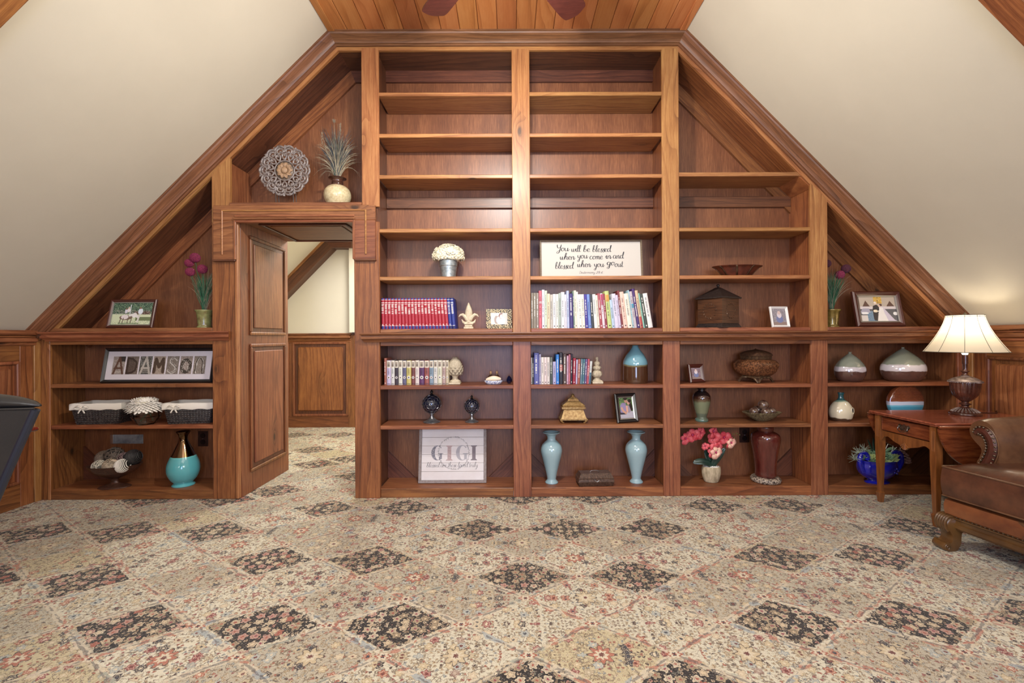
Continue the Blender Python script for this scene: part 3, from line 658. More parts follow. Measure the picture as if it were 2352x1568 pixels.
def photoframe(name, label, w, h, loc, b, mat, pic, tilt=.25, rz=0, t=.018, mat2=None, mw=0, group=None, cat='photo frame', raised=True):
    e = thing(name, label, cat, loc, rz, group); e.rotation_euler = (-tilt, 0, rz)
    m = MB(); x0, x1 = -w/2, w/2
    def ring(m, o, i, y0, y1):       # mitred ring from offset o to i
        A = [(x0+o, 0+o), (x1-o, o), (x1-o, h-o), (x0+o, h-o)]; B = [(x0+i, i), (x1-i, i), (x1-i, h-i), (x0+i, h-i)]
        for k in range(4):
            a, a2, c, c2 = A[k], A[(k+1) % 4], B[k], B[(k+1) % 4]
            m.add([(a[0], y0, a[1]), (a2[0], y0, a2[1]), (c2[0], y1, c2[1]), (c[0], y1, c[1])], [(0, 1, 2, 3)])
    ring(m, 0, 0, 0, -t*.7); ring(m, 0, b*.25, -t*.7, -t); ring(m, b*.25, b*.55, -t, -t*.86); ring(m, b*.55, b*.7, -t*.86, -t*.7); ring(m, b*.7, b, -t*.7, -t*.35); ring(m, b, b, -t*.35, 0)
    m.add([(x0, 0, 0), (x1, 0, 0), (x1, 0, h), (x0, 0, h)], [(3, 2, 1, 0)])
    m.obj('frame', mat, e, ang=15)
    if mat2: 
        l = MB(); bb = b*.8; ring(l, bb, b+.003, -t*.62, -t*.5); l.obj('inner_rim', mat2, e)
    if pic: pic.obj('picture', e, M['ink'], -pic.w/2, (h-pic.h)/2, -t*.33)
    eh = h*.8
    MB().prism([(-.02, .001, eh*.75), (.02, .001, eh*.75), (.03, math.tan(tilt+.18)*eh*.55+.004, 0.01), (-.03, math.tan(tilt+.18)*eh*.55+.004, .01)], (0, .003, 0)).obj('easel', M['black'], e)
    return e
def at(px, z, Y=3.5): return Vector((X(px, Y), Y, z))
S_ = 3.5/FPX
# ---- photographs
def pic_horses(w, h):
    p = Pic(w, h, 100, 62, (176, 190, 160)); p.rect(0, .5, 1, 1, (52, 78, 62)); p.speck(0, .5, 1, 1, .6, [(30, 52, 44), (96, 128, 100), (150, 176, 140), (70, 100, 84)])
    p.rect(0, 0, 1, .46, (206, 214, 176)); p.rect(.6, .2, 1, .36, (110, 122, 84)); p.speck(0, .05, 1, .2, .15, [(120, 140, 100)]); p.rect(.55, .46, .95, .62, (96, 72, 60)); p.speck(.0, .46, .95, .66, .3, [(40, 40, 38), (190, 180, 170)])
    p.line([(.44, .9), (.44, .5)], .012, (220, 225, 225)); p.ell(.36, .34, .16, .11, (120, 100, 84)); p.ell(.33, .36, .09, .1, (226, 216, 212)); p.ell(.56, .42, .05, .09, (232, 228, 224)); p.line([(.45, .42), (.58, .5), (.64, .36)], .045, (226, 222, 216))
    for x in (.23, .3, .42, .5): p.line([(x, .3), (x-.01, .1)], .018, (104, 88, 76))
    p.rect(.18, .07, .7, .1, (88, 110, 76)); p.ell(.34, .62, .035, .1, (216, 214, 222)); p.ell(.4, .66, .03, .1, (232, 220, 214)); p.ell(.34, .72, .02, .04, (120, 84, 66)); p.ell(.4, .77, .02, .04, (220, 190, 170))
    p.ell(.7, .6, .06, .13, (222, 230, 236)); p.ell(.69, .75, .025, .045, (150, 110, 90)); p.line([(.69, .48), (.66, .16)], .035, (214, 210, 200)); return p
def pic_wedding(w, h):
    p = Pic(w, h, 110, 78, (190, 176, 158)); p.rect(0, .5, 1, .6, (216, 206, 204)); p.rect(0, 0, 1, .5, (92, 92, 96)); p.rect(.2, 0, .55, .42, (112, 138, 158)); p.speck(.2, 0, .55, .4, .3, [(90, 116, 140), (150, 170, 180)])
    p.rect(.02, .02, .2, .26, (216, 208, 198)); p.poly([(0, .36), (.3, .36), (.26, .52), (.1, .52)], (170, 166, 178)); p.ell(.14, .34, .1, .05, (236, 236, 232)); p.ell(.95, .32, .06, .07, (232, 232, 228))
    p.poly([(.1, .6), (.3, .6), (.2, .84)], (96, 70, 60)); p.poly([(.74, .6), (.96, .6), (.85, .82)], (96, 70, 60)); p.speck(.1, .6, .3, .84, .0); p.rect(.42, .72, .64, 1, (196, 150, 60)); p.rect(.52, .72, .54, 1, (84, 60, 40)); p.speck(.42, .74, .64, 1, .3, [(236, 210, 120)])
    p.poly([(.36, .06), (.48, .02), (.52, .3), (.54, .58), (.48, .68), (.38, .62), (.35, .4)], (52, 46, 50)); p.ell(.455, .73, .035, .06, (224, 198, 180)); p.ell(.45, .765, .035, .035, (236, 226, 210))
    p.poly([(.62, .62), (.9, .08), (.98, .02), (.66, .02)], (206, 196, 208)); p.poly([(.44, .0), (.74, .0), (.66, .36), (.64, .56), (.55, .56), (.5, .34)], (236, 230, 222)); p.ell(.56, .64, .035, .05, (222, 190, 170)); p.ell(.585, .66, .04, .045, (86, 56, 48)); p.ell(.55, .63, .025, .04, (222, 190, 170))
    p.ell(.43, .42, .06, .055, (240, 226, 196)); p.line([(.62, .52), (.56, .42), (.5, .42)], .018, (236, 232, 226)); return p
def pic_couple(w, h):
    p = Pic(w, h, 60, 80, (60, 96, 50)); p.speck(0, .5, 1, 1, .6, [(36, 70, 34), (130, 170, 100), (170, 200, 140), (90, 130, 70)]); p.rect(0, .0, 1, .34, (176, 172, 182)); p.rect(0, .2, .5, .36, (46, 46, 62))
    p.poly([(.08, .3), (.1, .62), (.25, .74), (.5, .74), (.55, .4), (.4, .26)], (142, 128, 164)); p.ell(.52, .84, .11, .11, (206, 160, 132)); p.ell(.5, .93, .13, .07, (38, 28, 26)); p.line([(.2, .5), (.28, .36), (.46, .26)], .05, (196, 150, 128))
    p.poly([(.72, .86), (.9, .7), (1, .4), (.78, .34)], (40, 26, 26)); p.poly([(.5, .3), (.55, .6), (.72, .62), (.84, .36), (.7, .26)], (150, 138, 152)); p.ell(.7, .74, .1, .1, (218, 170, 150)); p.ell(.8, .82, .12, .08, (40, 26, 26)); p.line([(.56, .56), (.56, .34)], .05, (210, 160, 140)); return p
def pic_baby(w, h):
    p = Pic(w, h, 48, 34, (206, 200, 194)); p.ell(.35, .4, .14, .35, (150, 134, 126)); p.ell(.6, .36, .27, .36, (240, 238, 238)); p.ell(.6, .72, .12, .24, (206, 156, 150)); p.ell(.62, .7, .09, .18, (232, 206, 204)); p.line([(.5, .7), (.56, .9), (.68, .94)], .05, (110, 70, 66)); return p
def pic_kid(w, h, bg=(150, 146, 150)):
    p = Pic(w, h, 36, 48, bg); p.speck(0, 0, 1, 1, .4, [(110, 96, 96), (190, 186, 190), (150, 140, 150)]); p.rect(0, 0, 1, .18, (150, 130, 120)); p.ell(.5, .36, .26, .22, (120, 130, 168)); p.ell(.5, .62, .17, .18, (226, 216, 220)); p.ell(.5, .76, .12, .12, (220, 196, 186)); return p
photoframe('photo_frame', 'mahogany photo frame with horses and riders on a lawn, on the left ledge', .345, .222, at(302, 1.252, 3.46)+Vector((-.01, 0, 0)), .024, M['mahog'], pic_horses(.30, .178), .24, mat2=M['silver'])
photoframe('photo_frame', 'mahogany photo frame with a bride and groom, on the far right ledge', .36, .275, at(2022, ZT, 3.46), .040, M['mahog'], pic_wedding(.283, .198), .22, .0, mat2=M['silver'], t=.026)
photoframe('photo_frame', 'tilted black photo frame with an embracing couple, beside the golden casket', .178, .218, at(1440, .526, 3.46), .03, M['blackwood'], pic_couple(.12, .16), .22, .30, t=.02, mat2=M['silver'])
photoframe('photo_frame', 'thin white photo frame with a seated child, beside the dark lidded caddy', .148, .162, at(1793, ZT, 3.50), .018, M['white'], pic_kid(.112, .126), .2, .15)
photoframe('photo_frame', 'small square brown photo frame, left of the large carved urn', .135, .14, at(1600, .819, 3.50), .028, M['mahog'], pic_kid(.08, .085, (120, 90, 100)), .2, .30, t=.022)
# pebble frame
e = thing('photo_frame', 'pale pebble-covered photo frame with a swaddled baby, beside the pale fleur-de-lis', 'photo frame', at(1147, ZT, 3.48)); e.rotation_euler = (-.2, 0, .12)
w_, h_ = .200, .155
MB().box((-w_/2+.003, 0, 0), (w_/2-.003, .008, h_)).obj('frame', M['black'], e); pic_baby(.126, .09).obj('picture', e, M['ink'], -.063, .034, -.003)
pm('pebble', (222, 206, 170), .55, rgb2=(200, 182, 144), scale=200)
pr = MB().sphere((0, 0, 0), 1, 8, 5, (1, .5, 1)); pbm = bpy.data.meshes.new('pebble'); pbm.from_pydata([tuple(v) for v in pr.v], [], pr.f); pbm.materials.append(M['pebble']); pbm.shade_smooth()
placed = []; tr = 0
while len(placed) < 230 and tr < 6000:
    tr += 1; r = random.uniform(.0035, .0075); x, z = random.uniform(-w_/2+r, w_/2-r), random.uniform(r, h_-r)
    if abs(x) < .062+r*.6 and .034-r*.6 < z < .124+r*.6: continue
    if any((x-a)**2+(z-b)**2 < ((r+c)*.88)**2 for a, b, c in placed): continue
    placed.append((x, z, r)); o = bpy.data.objects.new('pebble', pbm); COL.objects.link(o); o.parent = e; o.location = (x, -.002, z); o.scale = (r, r, r)
# ---- named letters picture
SUR = 'ADAMSON'
def pic_letters(w, h):
    N = 7; p = Pic(w, h, 7*26+6*3, 38, (214, 208, 214)); cw = 26/(7*26+18); gp = 3/(7*26+18)
    G = {'A': [[(.12, .04), (.52, .95), (.88, .04)], [(.2, .34), (.8, .34)]], 'D': [[(.12, .05), (.12, .9)], [(.12, .9), (.5, .86), (.82, .66), (.86, .45), (.78, .22), (.5, .08), (.12, .05)]],
         'M': [[(.12, .12), (.2, .85), (.5, .4), (.8, .85), (.88, .12)]], 'S': [[(.82, .8), (.6, .92), (.34, .84), (.3, .66), (.55, .52), (.78, .38), (.74, .16), (.45, .06), (.14, .2)]],
         'O': [[(.5+.36*math.cos(t*PI/8), .45+.34*math.sin(t*PI/8)) for t in range(17)]], 'N': [[(.2, .02), (.24, .6), (.4, .88), (.6, .9), (.76, .7), (.8, .05)]]}
    bgs = [(150, 140, 132), (112, 100, 90), (84, 84, 78), (156, 142, 128), (120, 110, 102), (142, 130, 122), (132, 122, 112)]; fg = [(92, 66, 54), (58, 46, 40), (176, 170, 160), (70, 54, 44), (190, 184, 176), (58, 52, 46), (62, 54, 44)]
    for k, ch in enumerate(SUR):
        x0 = k*(cw+gp); p.rect(x0, 0, x0+cw, 1, bgs[k]); p.speck(x0, 0, x0+cw, 1, 26)
        if k == 0: p.rect(x0+cw*.5, .72, x0+cw, 1, (50, 46, 44)); p.rect(x0, .1, x0+cw, .16, (180, 172, 160))
        if k == 2:
            p.speck(x0, .5, x0+cw, 1, .5, [(40, 44, 40), (150, 150, 146)])
            for q in (.1, .2): p.rect(x0+.1*cw, q, x0+.85*cw, q+.04, (170, 166, 156))
        if k == 1: p.poly([(x0+.12*cw, .05), (x0+.5*cw, .08), (x0+.86*cw, .45), (x0+.5*cw, .86), (x0+.12*cw, .9)], (86, 74, 66)); p.speck(x0, .05, x0+cw*.8, .9, 14)
        for st in G[ch]: p.line([(x0+a*cw, b) for a, b in st], .085 if ch in 'MO' else .055, fg[k])
        if ch == 'O': p.speck(x0+.1*cw, .08, x0+.9*cw, .82, .12, [(210, 206, 196)])
        if ch in 'SN': p.line([(x0+a*cw+.004, b+.015) for a, b in G[ch][0]], .018, (200, 194, 186) if ch == 'N' else (80, 72, 66))
    return p
e = photoframe('letter_picture', 'wide black frame with seven letter photographs, topmost inside the low bookcase', .83, .262, at(362, .843, 3.46)+Vector((-.003, 0, 0)), .026, M['blackwood'], None, .2, 0, .024, cat='picture')
MB().box((-.83/2+.02, -.010, .02), (.83/2-.02, -.006, .242)).obj('mat_board', M['mat'], e)
pic_letters(.695, .135).obj('picture', e, M['ink'], -.345, .064, -.0115)
# ------------------------------------------------------------ script lettering drawn as strokes
GL = {'a': ([[(.75, .85), (.4, 1), (.1, .7), (.1, .25), (.35, 0), (.65, .25), (.8, .9), (.75, .3), (.9, 0), (1.15, .25)]], 1.08), 'b': ([[(0, .2), (.35, 1.2), (.48, 1.9), (.27, 1.98), (.12, 1.3), (.12, .2), (.4, 0), (.7, .3), (.6, .8), (.3, .7)]], .85),
      'c': ([[(.7, .8), (.45, 1), (.12, .7), (.15, .2), (.45, 0), (.85, .3)]], .8), 'd': ([[(.7, .85), (.4, 1), (.1, .7), (.1, .25), (.35, 0), (.65, .3), (.95, 1.4), (1.02, 2.0), (.85, 1.85), (.75, 1), (.78, .3), (.95, 0), (1.15, .2)]], 1.08),
      'e': ([[(.05, .35), (.5, .55), (.6, .85), (.35, 1), (.1, .65), (.15, .2), (.45, 0), (.8, .25)]], .74), 'g': ([[(.7, .85), (.4, 1), (.1, .7), (.15, .25), (.4, .05), (.65, .35), (.75, .95), (.7, 0), (.6, -.8), (.3, -1), (.15, -.75), (.5, -.3), (1, .1)]], .95),
      'h': ([[(0, .2), (.35, 1.2), (.48, 1.9), (.27, 1.98), (.15, 1.2), (.1, 0)], [(.12, .45), (.4, .95), (.62, .8), (.62, .2), (.75, 0), (.95, .2)]], .92), 'i': ([[(0, .4), (.2, .98), (.2, .25), (.35, 0), (.55, .25)], [(.28, 1.4), (.3, 1.5)]], .5),
      'l': ([[(0, .2), (.35, 1.2), (.45, 1.9), (.24, 1.98), (.12, 1.2), (.15, .2), (.35, 0), (.55, .2)]], .5), 'm': ([[(.05, .9), (.1, 0)], [(.1, .5), (.35, .98), (.5, .7), (.5, 0)], [(.5, .5), (.75, .98), (.92, .7), (.92, .2), (1.05, 0), (1.25, .2)]], 1.2),
      'n': ([[(.05, .9), (.1, 0)], [(.1, .5), (.4, .98), (.6, .7), (.6, .2), (.75, 0), (.98, .5)]], .92), 'o': ([[(.45, 1), (.12, .75), (.12, .25), (.4, 0), (.7, .3), (.65, .8), (.4, 1), (.6, .85), (.95, .95)]], .86), 'r': ([[(.05, .9), (.1, 0)], [(.1, .5), (.35, .95), (.6, .85)]], .6),
      's': ([[(0, .1), (.45, 1.05), (.4, .6), (.55, .2), (.3, -.12), (.05, .05)]], .58), 't': ([[(.28, 1.7), (.2, .3), (.35, 0), (.6, .2)], [(-.05, 1.1), (.55, 1.15)]], .52), 'u': ([[(.05, .95), (.1, .3), (.35, 0), (.65, .35), (.72, .95), (.7, .25), (.85, 0), (1.15, .6)]], .98),
      'w': ([[(.05, .9), (.12, .2), (.3, 0), (.5, .4), (.55, .9), (.58, .2), (.78, 0), (.98, .4), (1.0, .95)]], 1.05), 'y': ([[(.05, .95), (.12, .4), (.35, .15), (.65, .45), (.72, .95), (.65, 0), (.5, -.8), (.25, -1), (.1, -.75), (.45, -.3), (.95, .1)]], .9),
      'v': ([[(.05, .95), (.3, 0), (.7, .95), (.9, .9)]], .8),
      'Y': ([[(0, 2), (.1, 1.2), (.45, .9), (.85, 1.4)], [(.95, 2), (.8, .6), (.6, -.4), (.25, -.7), (.05, -.4), (.5, .1), (.9, .4)]], 1.0), 'D': ([[(.25, 1.7), (.15, 0)], [(-.1, 1.45), (.4, 1.8), (1.05, 1.1), (.8, .2), (.1, -.05)]], 1.15),
      '2': ([[(.1, 1.2), (.35, 1.6), (.65, 1.3), (.5, .7), (.1, 0), (.4, .1), (.75, 0)]], .9), '8': ([[(.6, 1.4), (.3, 1.6), (.15, 1.2), (.6, .6), (.5, .05), (.15, .1), (.15, .6), (.6, 1.4)]], .8), '6': ([[(.6, 1.5), (.2, .9), (.15, .2), (.45, 0), (.65, .4), (.4, .7), (.2, .4)]], .8),
      '.': ([[(.1, .0), (.16, .04)]], .35), ':': ([[(.1, .25), (.13, .3)], [(.14, .9), (.17, .95)]], .35), '"': ([[(.1, 1.7), (.14, 1.75)]], .3), ' ': ([], .42)}
def script(text, x, z, hgt, width, mb, y=0, wt=.09, slant=.18):
    adv = sum(GL[c][1] for c in text); s = hgt; k = width/(adv*s); pen = 0
    for c in text:
        for st in GL[c][0]:
            P = cr([(a, b, 0) for a, b in st], 6); n = len(P); L = []
            for i, p in enumerate(P):
                t = P[min(i+1, n-1)]-P[max(i-1, 0)]; down = abs(t.y)/(t.length+1e-9)*(1 if t.y < 0 else .35)
                w_ = wt*(.38+.9*down)*(1 if 1 < i < n-2 else .75); nrm = Vector((-t.y, t.x, 0)).normalized() if t.length > 1e-9 else Vector((0, 1, 0))
                for sg in (-1, 1):
                    q = p+nrm*w_*sg; L.append((x+(pen+q.x+q.y*slant)*s*k, y, z+q.y*s))
            mb.add(L, [(2*i, 2*i+1, 2*i+3, 2*i+2) for i in range(n-1)])
        pen += GL[c][1]
# blessing sign
s2 = 3.47/FPX; e = thing('blessing_sign', 'wide cream sign with black script lettering and weathered wood frame', 'sign', at(1359, 1.618, 3.47)+Vector((.0, 0, 0))); e.rotation_euler = (-.12, 0, 0)
ww, hh = 236*s2, 87*s2; b = .012
m = MB().box((-ww/2, -.02, 0), (-ww/2+b, .004, hh), .001).box((ww/2-b, -.02, 0), (ww/2, .004, hh), .001).box((-ww/2+b, -.02, hh-b), (ww/2-b, .004, hh), .001).box((-ww/2+b, -.02, 0), (ww/2-b, .004, .004), .001); m.obj('frame', M['oldwood'], e)
pm('signface', (192, 187, 178), .7); MB().box((-ww/2+b, -.010, .003), (ww/2-b, -.002, hh-b)).obj('board', M['signface'], e)
def sx(v): return (v/2352*250+1235-1359)*s2
def sz(v): return (637-(540+v/988*105))*s2
m = MB()
for wd, x0, x1, zb in (('"You', 395, 715, 335), ('will', 740, 965, 350), ('be', 1000, 1160, 352), ('blessed', 1200, 1650, 355), ('when', 490, 850, 525), ('you', 870, 1110, 500), ('come', 1130, 1450, 520), ('in', 1475, 1620, 508), ('and', 1640, 1900, 505),
                       ('blessed', 385, 825, 725), ('when', 860, 1190, 690), ('you', 1225, 1460, 690), ('go', 1500, 1690, 655), ('out.', 1670, 1900, 690)):
    script(wd, sx(x0), sz(zb), 74*250/2352*s2*.98, (x1-x0)*250/2352*s2*.90, m, -.0112, .082, .10)
m.obj('lettering', M['ink_black'], e, smooth=False)
m = MB(); script('Deuteronomy', sx(905), sz(836), 30*250/2352*s2, 335*250/2352*s2, m, -.0112, .07); script('28:6', sx(1262), sz(836), 32*250/2352*s2, 150*250/2352*s2, m, -.0112, .07); m.obj('verse_line', M['ink_gray'], e, smooth=False)
# GIGI sign
Yg = 3.53; s3 = Yg/FPX; e = thing('name_sign', 'square whitewashed sign reading GIGI with a leafy wreath, in grey frame', 'sign', at(1038, .067, Yg-.02)); e.rotation_euler = (-.14, 0, 0)
ww, hh = 155*s3, .424; b = .021
m = MB()
for a_, b_ in (((-ww/2, 0), (ww/2, b)), ((-ww/2, hh-b), (ww/2, hh)), ((-ww/2, b), (-ww/2+b, hh-b)), ((ww/2-b, b), (ww/2, hh-b))): m.box((a_[0], -.02, a_[1]), (b_[0], .004, b_[1]), .0015)
m.obj('frame', M['grayframe'], e); pm('whitewash', (214, 208, 206), .6, rgb2=(224, 220, 220), scale=4)
for k in range(6):
    z0 = b+(hh-2*b)*k/6; MB().box((-ww/2+b, -.010, z0+.0008), (ww/2-b, -.002, z0+(hh-2*b)/6-.0008), .0006).obj('plank', M['whitewash'], e)
pm('let_dark', (96, 96, 108), .6, rgb2=(190, 186, 190), scale=260, contrast=(.52, .56)); pm('let_pink', (188, 166, 164), .6, rgb2=(168, 146, 146), scale=90); pm('let_gray', (168, 166, 172), .6); pm('let_stripe', (122, 112, 118), .6)
def gx(v): return (940+v/11.2-1038)*s3
def gz(v): return (1100-(970+v/11.2))*s3+.004
def lett(ch, x0, x1, z0, z1, mat):
    fx = lambda t: gx(x0+(x1-x0)*t); fz = lambda t: gz(z0+(z1-z0)*t); m = MB(); y = -.0108
    if ch == 'I':
        P = [(0, 0), (1, 0), (1, .04), (.78, .1), (.78, .9), (1, .96), (1, 1), (0, 1), (0, .96), (.22, .9), (.22, .1), (0, .04)]
        m.add([(fx(a), y, fz(b)) for a, b in P], [tuple(range(len(P)))])
    else:
        O = []; I = []
        for k in range(25):
            t = math.radians(42+k*(318-42)/24); O.append((.5+.5*math.cos(t), .5+.5*math.sin(t))); I.append((.56+.26*math.cos(t)*(1.2 if math.cos(t) > 0 else 1), .5+.455*math.sin(t)))
        m.add([(fx(a), y, fz(b)) for a, b in O+I], [(i, i+1, 25+i+1, 25+i) for i in range(24)])
        for (a, b, c, d) in ((.68, .08, .9, .46), (.56, .43, 1.0, .47)): m.add([(fx(a), y-.0001, fz(b)), (fx(c), y-.0001, fz(b)), (fx(c), y-.0001, fz(d)), (fx(a), y-.0001, fz(d))], [(0, 1, 2, 3)])
    m.obj('letter', M[mat], e, smooth=False)
lett('G', 545, 850, 905, 530, 'let_dark'); lett('I', 925, 1095, 912, 535, 'let_pink'); lett('G', 1180, 1490, 912, 525, 'let_gray'); lett('I', 1560, 1720, 908, 535, 'let_stripe')
m = MB(); cxw, czw, rw = gx(1125), gz(720), (gx(1520)-gx(1125))
for k in range(90):
    a = 2*PI*k/90; r = rw*(1+random.uniform(-.03, .03)); p = Vector((cxw+r*math.cos(a), -.0112, czw+r*math.sin(a)*1.02)); a2 = a+2*PI/90
    q = Vector((cxw+rw*math.cos(a2), -.0112, czw+rw*math.sin(a2)*1.02)); d_ = (q-p).normalized(); nn_ = Vector((-d_.z, 0, d_.x))
    m.add([p-nn_*.0004, q-nn_*.0004, q+nn_*.0004, p+nn_*.0004], [(0, 1, 2, 3)])
    for sg in (-1, 1):
        if random.random() < .7:
            l = random.uniform(.004, .010); dr = (d_*.6+nn_*sg*.8).normalized(); sd = Vector((-dr.z, 0, dr.x)); m.add([p, p+dr*l*.6+sd*l*.22, p+dr*l, p+dr*l*.6-sd*l*.22], [(0, 1, 2, 3)])
m.obj('wreath_print', M['ink_gray'], e, smooth=False)
m = MB(); script('blessed are those loved truly', gx(430), gz(1075), 62/11.2*s3, (1740-430)/11.2*s3, m, -.0113, .05); m.obj('lettering', M['ink_gray'], e, smooth=False)
# ------------------------------------------------------------ books
BM = {}
def bmat(c):
    c = tuple(c)
    if c not in BM: BM[c] = MT('book_cloth', c, .45, rgb2=tuple(max(0, v-10) for v in c), scale=60)
    return BM[c]
pm('ink_w', (232, 228, 220), .5); pm('ink_k', (50, 44, 50), .5)
def book(label, px0, wpx, toppx, botpx, zb, col, lean=0, Y=3.43, dep=.17, group=None, deco='title', ink=None, band=None):
    s = Y/FPX; w = wpx*s*.97; h = (botpx-toppx)*s; e = thing('book', label, 'book', at(px0, zb, Y), 0, group)
    a = math.atan2(lean*s, h); e.rotation_euler = (0, a, 0)
    if a > 0: e.location.z += w*math.sin(a)
    h = h/math.cos(a); c = min(.0018, w*.2); m = MB()
    n = 6; arc = [(w/2-w/2*math.cos(PI*i/n), -min(.005, w*.22)*math.sin(PI*i/n)) for i in range(n+1)]
    P = arc+[(w, dep), (w-c, dep), (w-c, .003), (c, .003), (c, dep), (0, dep)]
    m.prism([(x, y, 0) for x, y in P], (0, 0, h)); m.obj('cover', bmat(col), e, ang=50)
    MB().box((c, .004, .003), (w-c, dep-.004, h-.003)).obj('pages', M['page'], e)
    y = -min(.005, w*.22)
    def strip(nm, z0, z1, mat, x0=.0, x1=1.0):
        k = 5; vs = []
        for i in range(k+1):
            t = x0+(x1-x0)*i/k; xx = w*t; yy = y*math.sin(math.acos(max(-1, min(1, 1-2*t))))-.0004
            vs += [(xx, yy, h*z0), (xx, yy, h*z1)]
        MB().add(vs, [(2*i, 2*i+2, 2*i+3, 2*i+1) for i in range(k)]).obj(nm, mat, e)
    def titles(z0, z1, mat, x0=.25, x1=.75, rows=1):
        m = MB(); z = z1
        while z > z0:
            l = random.uniform(.008, .022)
            if random.random() < .82:
                for r in range(rows):
                    xa = w*(x0+(x1-x0)*r/rows); xb = w*(x0+(x1-x0)*(r+.72)/rows); m.add([(xa, y-.0008, h*(z-l)), (xb, y-.0008, h*(z-l)), (xb, y-.0008, h*z), (xa, y-.0008, h*z)], [(0, 1, 2, 3)])
            z -= l+.008
        m.obj('title', mat, e, smooth=False)
    if deco == 'set':
        red = col[0] > 120; blue = bmat((44, 58, 128)) if red else bmat((36, 48, 104))
        strip('band', .955, 1, blue); strip('band', 0, .10, blue if red else bmat((30, 34, 80)))
        for z0, z1 in ((.94, .952), (.845, .865), (.80, .812)): strip('gilt_line', z0, z1, M['ink_w'], .08, .92)
        strip('gilt_line', .105, .118, M['ink_w'], .08, .92); titles(.5, .79, M['ink_w'], .2, .85, 2); titles(.14, .165, M['ink_w'], .3, .7)
    elif deco == 'series':
        strip('label', .70, .985, bmat((214, 206, 188)), .04, .96); strip('picture', .74, .93, bmat((132, 116, 100)), .22, .78); strip('picture', .76, .84, bmat((78, 60, 50)), .26, .74)
        strip('band', .03, .05, M['ink_k']); r = w*.34; cz = h*.30
        MB().add([(w/2+r*math.cos(k*PI/7), y-.0009, cz+r*math.sin(k*PI/7)) for k in range(14)], [tuple(range(14))]).obj('emblem', M['ink_w'], e, smooth=False)
        MB().add([(w/2+r*.6*math.cos(k*PI/7), y-.0012, cz+r*.6*math.sin(k*PI/7)) for k in range(14)], [tuple(range(14))]).obj('emblem', bmat((112, 104, 108)), e, smooth=False)
        titles(.42, .66, bmat(tuple(int(v*.72) for v in col)), .3, .7, 2)
    elif deco == 'title':
        ink = ink or ('ink_w' if sum(col) < 420 else 'ink_k'); z0 = random.uniform(.25, .4); titles(z0, random.uniform(.75, .92), M[ink] if ink == 'ink_w' else bmat(tuple(int(v*.62) for v in col)), .28, .68)
        if band: strip('band', band[0], band[1], bmat(band[2]))
        if random.random() < .7: strip('publisher_mark', .05, .085, M[ink], .35, .65)
    return e
ORD = ['first', 'second', 'third', 'fourth', 'fifth', 'sixth', 'seventh', 'eighth', 'ninth', 'tenth', 'eleventh', 'twelfth', 'thirteenth', 'fourteenth', 'fifteenth', 'sixteenth', 'seventeenth', 'eighteenth', 'nineteenth', 'twentieth'] + ['twenty-'+k for k in ('first', 'second', 'third', 'fourth', 'fifth', 'sixth', 'seventh', 'eighth', 'ninth')]+['thirtieth']+['thirty-'+k for k in ('first', 'second', 'third', 'fourth', 'fifth', 'sixth', 'seventh', 'eighth', 'ninth')]+['fortieth']+['forty-first', 'forty-second']
x = 876.5
for k in range(20):
    wp = 7.62; book(f'red volume with blue ends, {ORD[k]} from the left in the matching set', x, wp, 684, 755, ZT, (168, 44, 58), -(.6+k*.24), 3.43, .19, 'red and blue matching volumes', 'set'); x += wp+.14
for k in range(2):
    book(('first' if k == 0 else 'second')+' blue volume at the right end of the red set', x, 7.6, 684, 755, ZT, (44, 56, 134), -5.4, 3.43, .19, 'red and blue matching volumes', 'set'); x += 7.8
R2 = [(5.8, 673, (146, 138, 124), 'grey'), (6, 673, (144, 136, 122), 'grey'), (6, 673, (146, 138, 128), 'grey'), (6.6, 668, (206, 108, 120), 'pink'), (6.2, 666, (216, 216, 224), 'pale lavender'), (5.6, 668, (202, 214, 192), 'pale green'), (6.4, 675, (222, 206, 176), 'cream'), (6, 677, (184, 180, 170), 'grey and white'), (7, 676, (228, 226, 228), 'white'), (6, 676, (222, 224, 212), 'off-white'),
      (5.6, 674, (164, 176, 166), 'grey-green'), (8, 671.5, (228, 228, 232), 'white'), (5, 677, (206, 206, 216), 'lavender grey'), (5.6, 668.5, (178, 188, 214), 'pale blue'), (8.6, 675, (64, 54, 112), 'indigo'), (3.2, 669, (118, 140, 124), 'slim green'), (5.4, 668, (222, 220, 200), 'cream'), (4, 671, (232, 230, 222), 'slim white'), (7, 677, (228, 224, 216), 'white'), (6.6, 677, (226, 222, 210), 'ivory'), (6.8, 677, (72, 62, 144), 'blue-violet'), (7, 677, (116, 142, 200), 'sky blue'), (6, 677, (60, 64, 68), 'black'),
      (7.6, 677, (226, 226, 220), 'white'), (5, 679, (216, 212, 196), 'ivory'), (6, 675, (162, 76, 84), 'rose red'), (6, 675, (216, 202, 208), 'white with magenta top'), (5, 676, (140, 56, 72), 'maroon'), (9.8, 670, (186, 200, 130), 'yellow-green'), (6.6, 690, (176, 196, 216), 'short pale blue'), (9, 676, (206, 202, 218), 'lavender'), (5, 679, (198, 190, 210), 'slim lavender'), (5, 669, (122, 54, 58), 'dark red'), (9.4, 672, (224, 192, 176), 'peach'), (10.6, 676, (226, 222, 204), 'cream'), (3.4, 668, (158, 190, 200), 'slim pale teal'),
      (6.4, 671, (190, 180, 184), 'mixed white'), (7, 665, (70, 42, 104), 'purple'), (6.8, 669, (206, 182, 150), 'tan and red'), (3.4, 675, (140, 190, 176), 'slim aqua'), (7.4, 677, (62, 70, 62), 'dark green'), (10.6, 676, (226, 224, 220), 'white')]
tot = sum(r[0] for r in R2); x = 1219.8; k_ = (1500.5-1219.8)/tot; cnt = {}
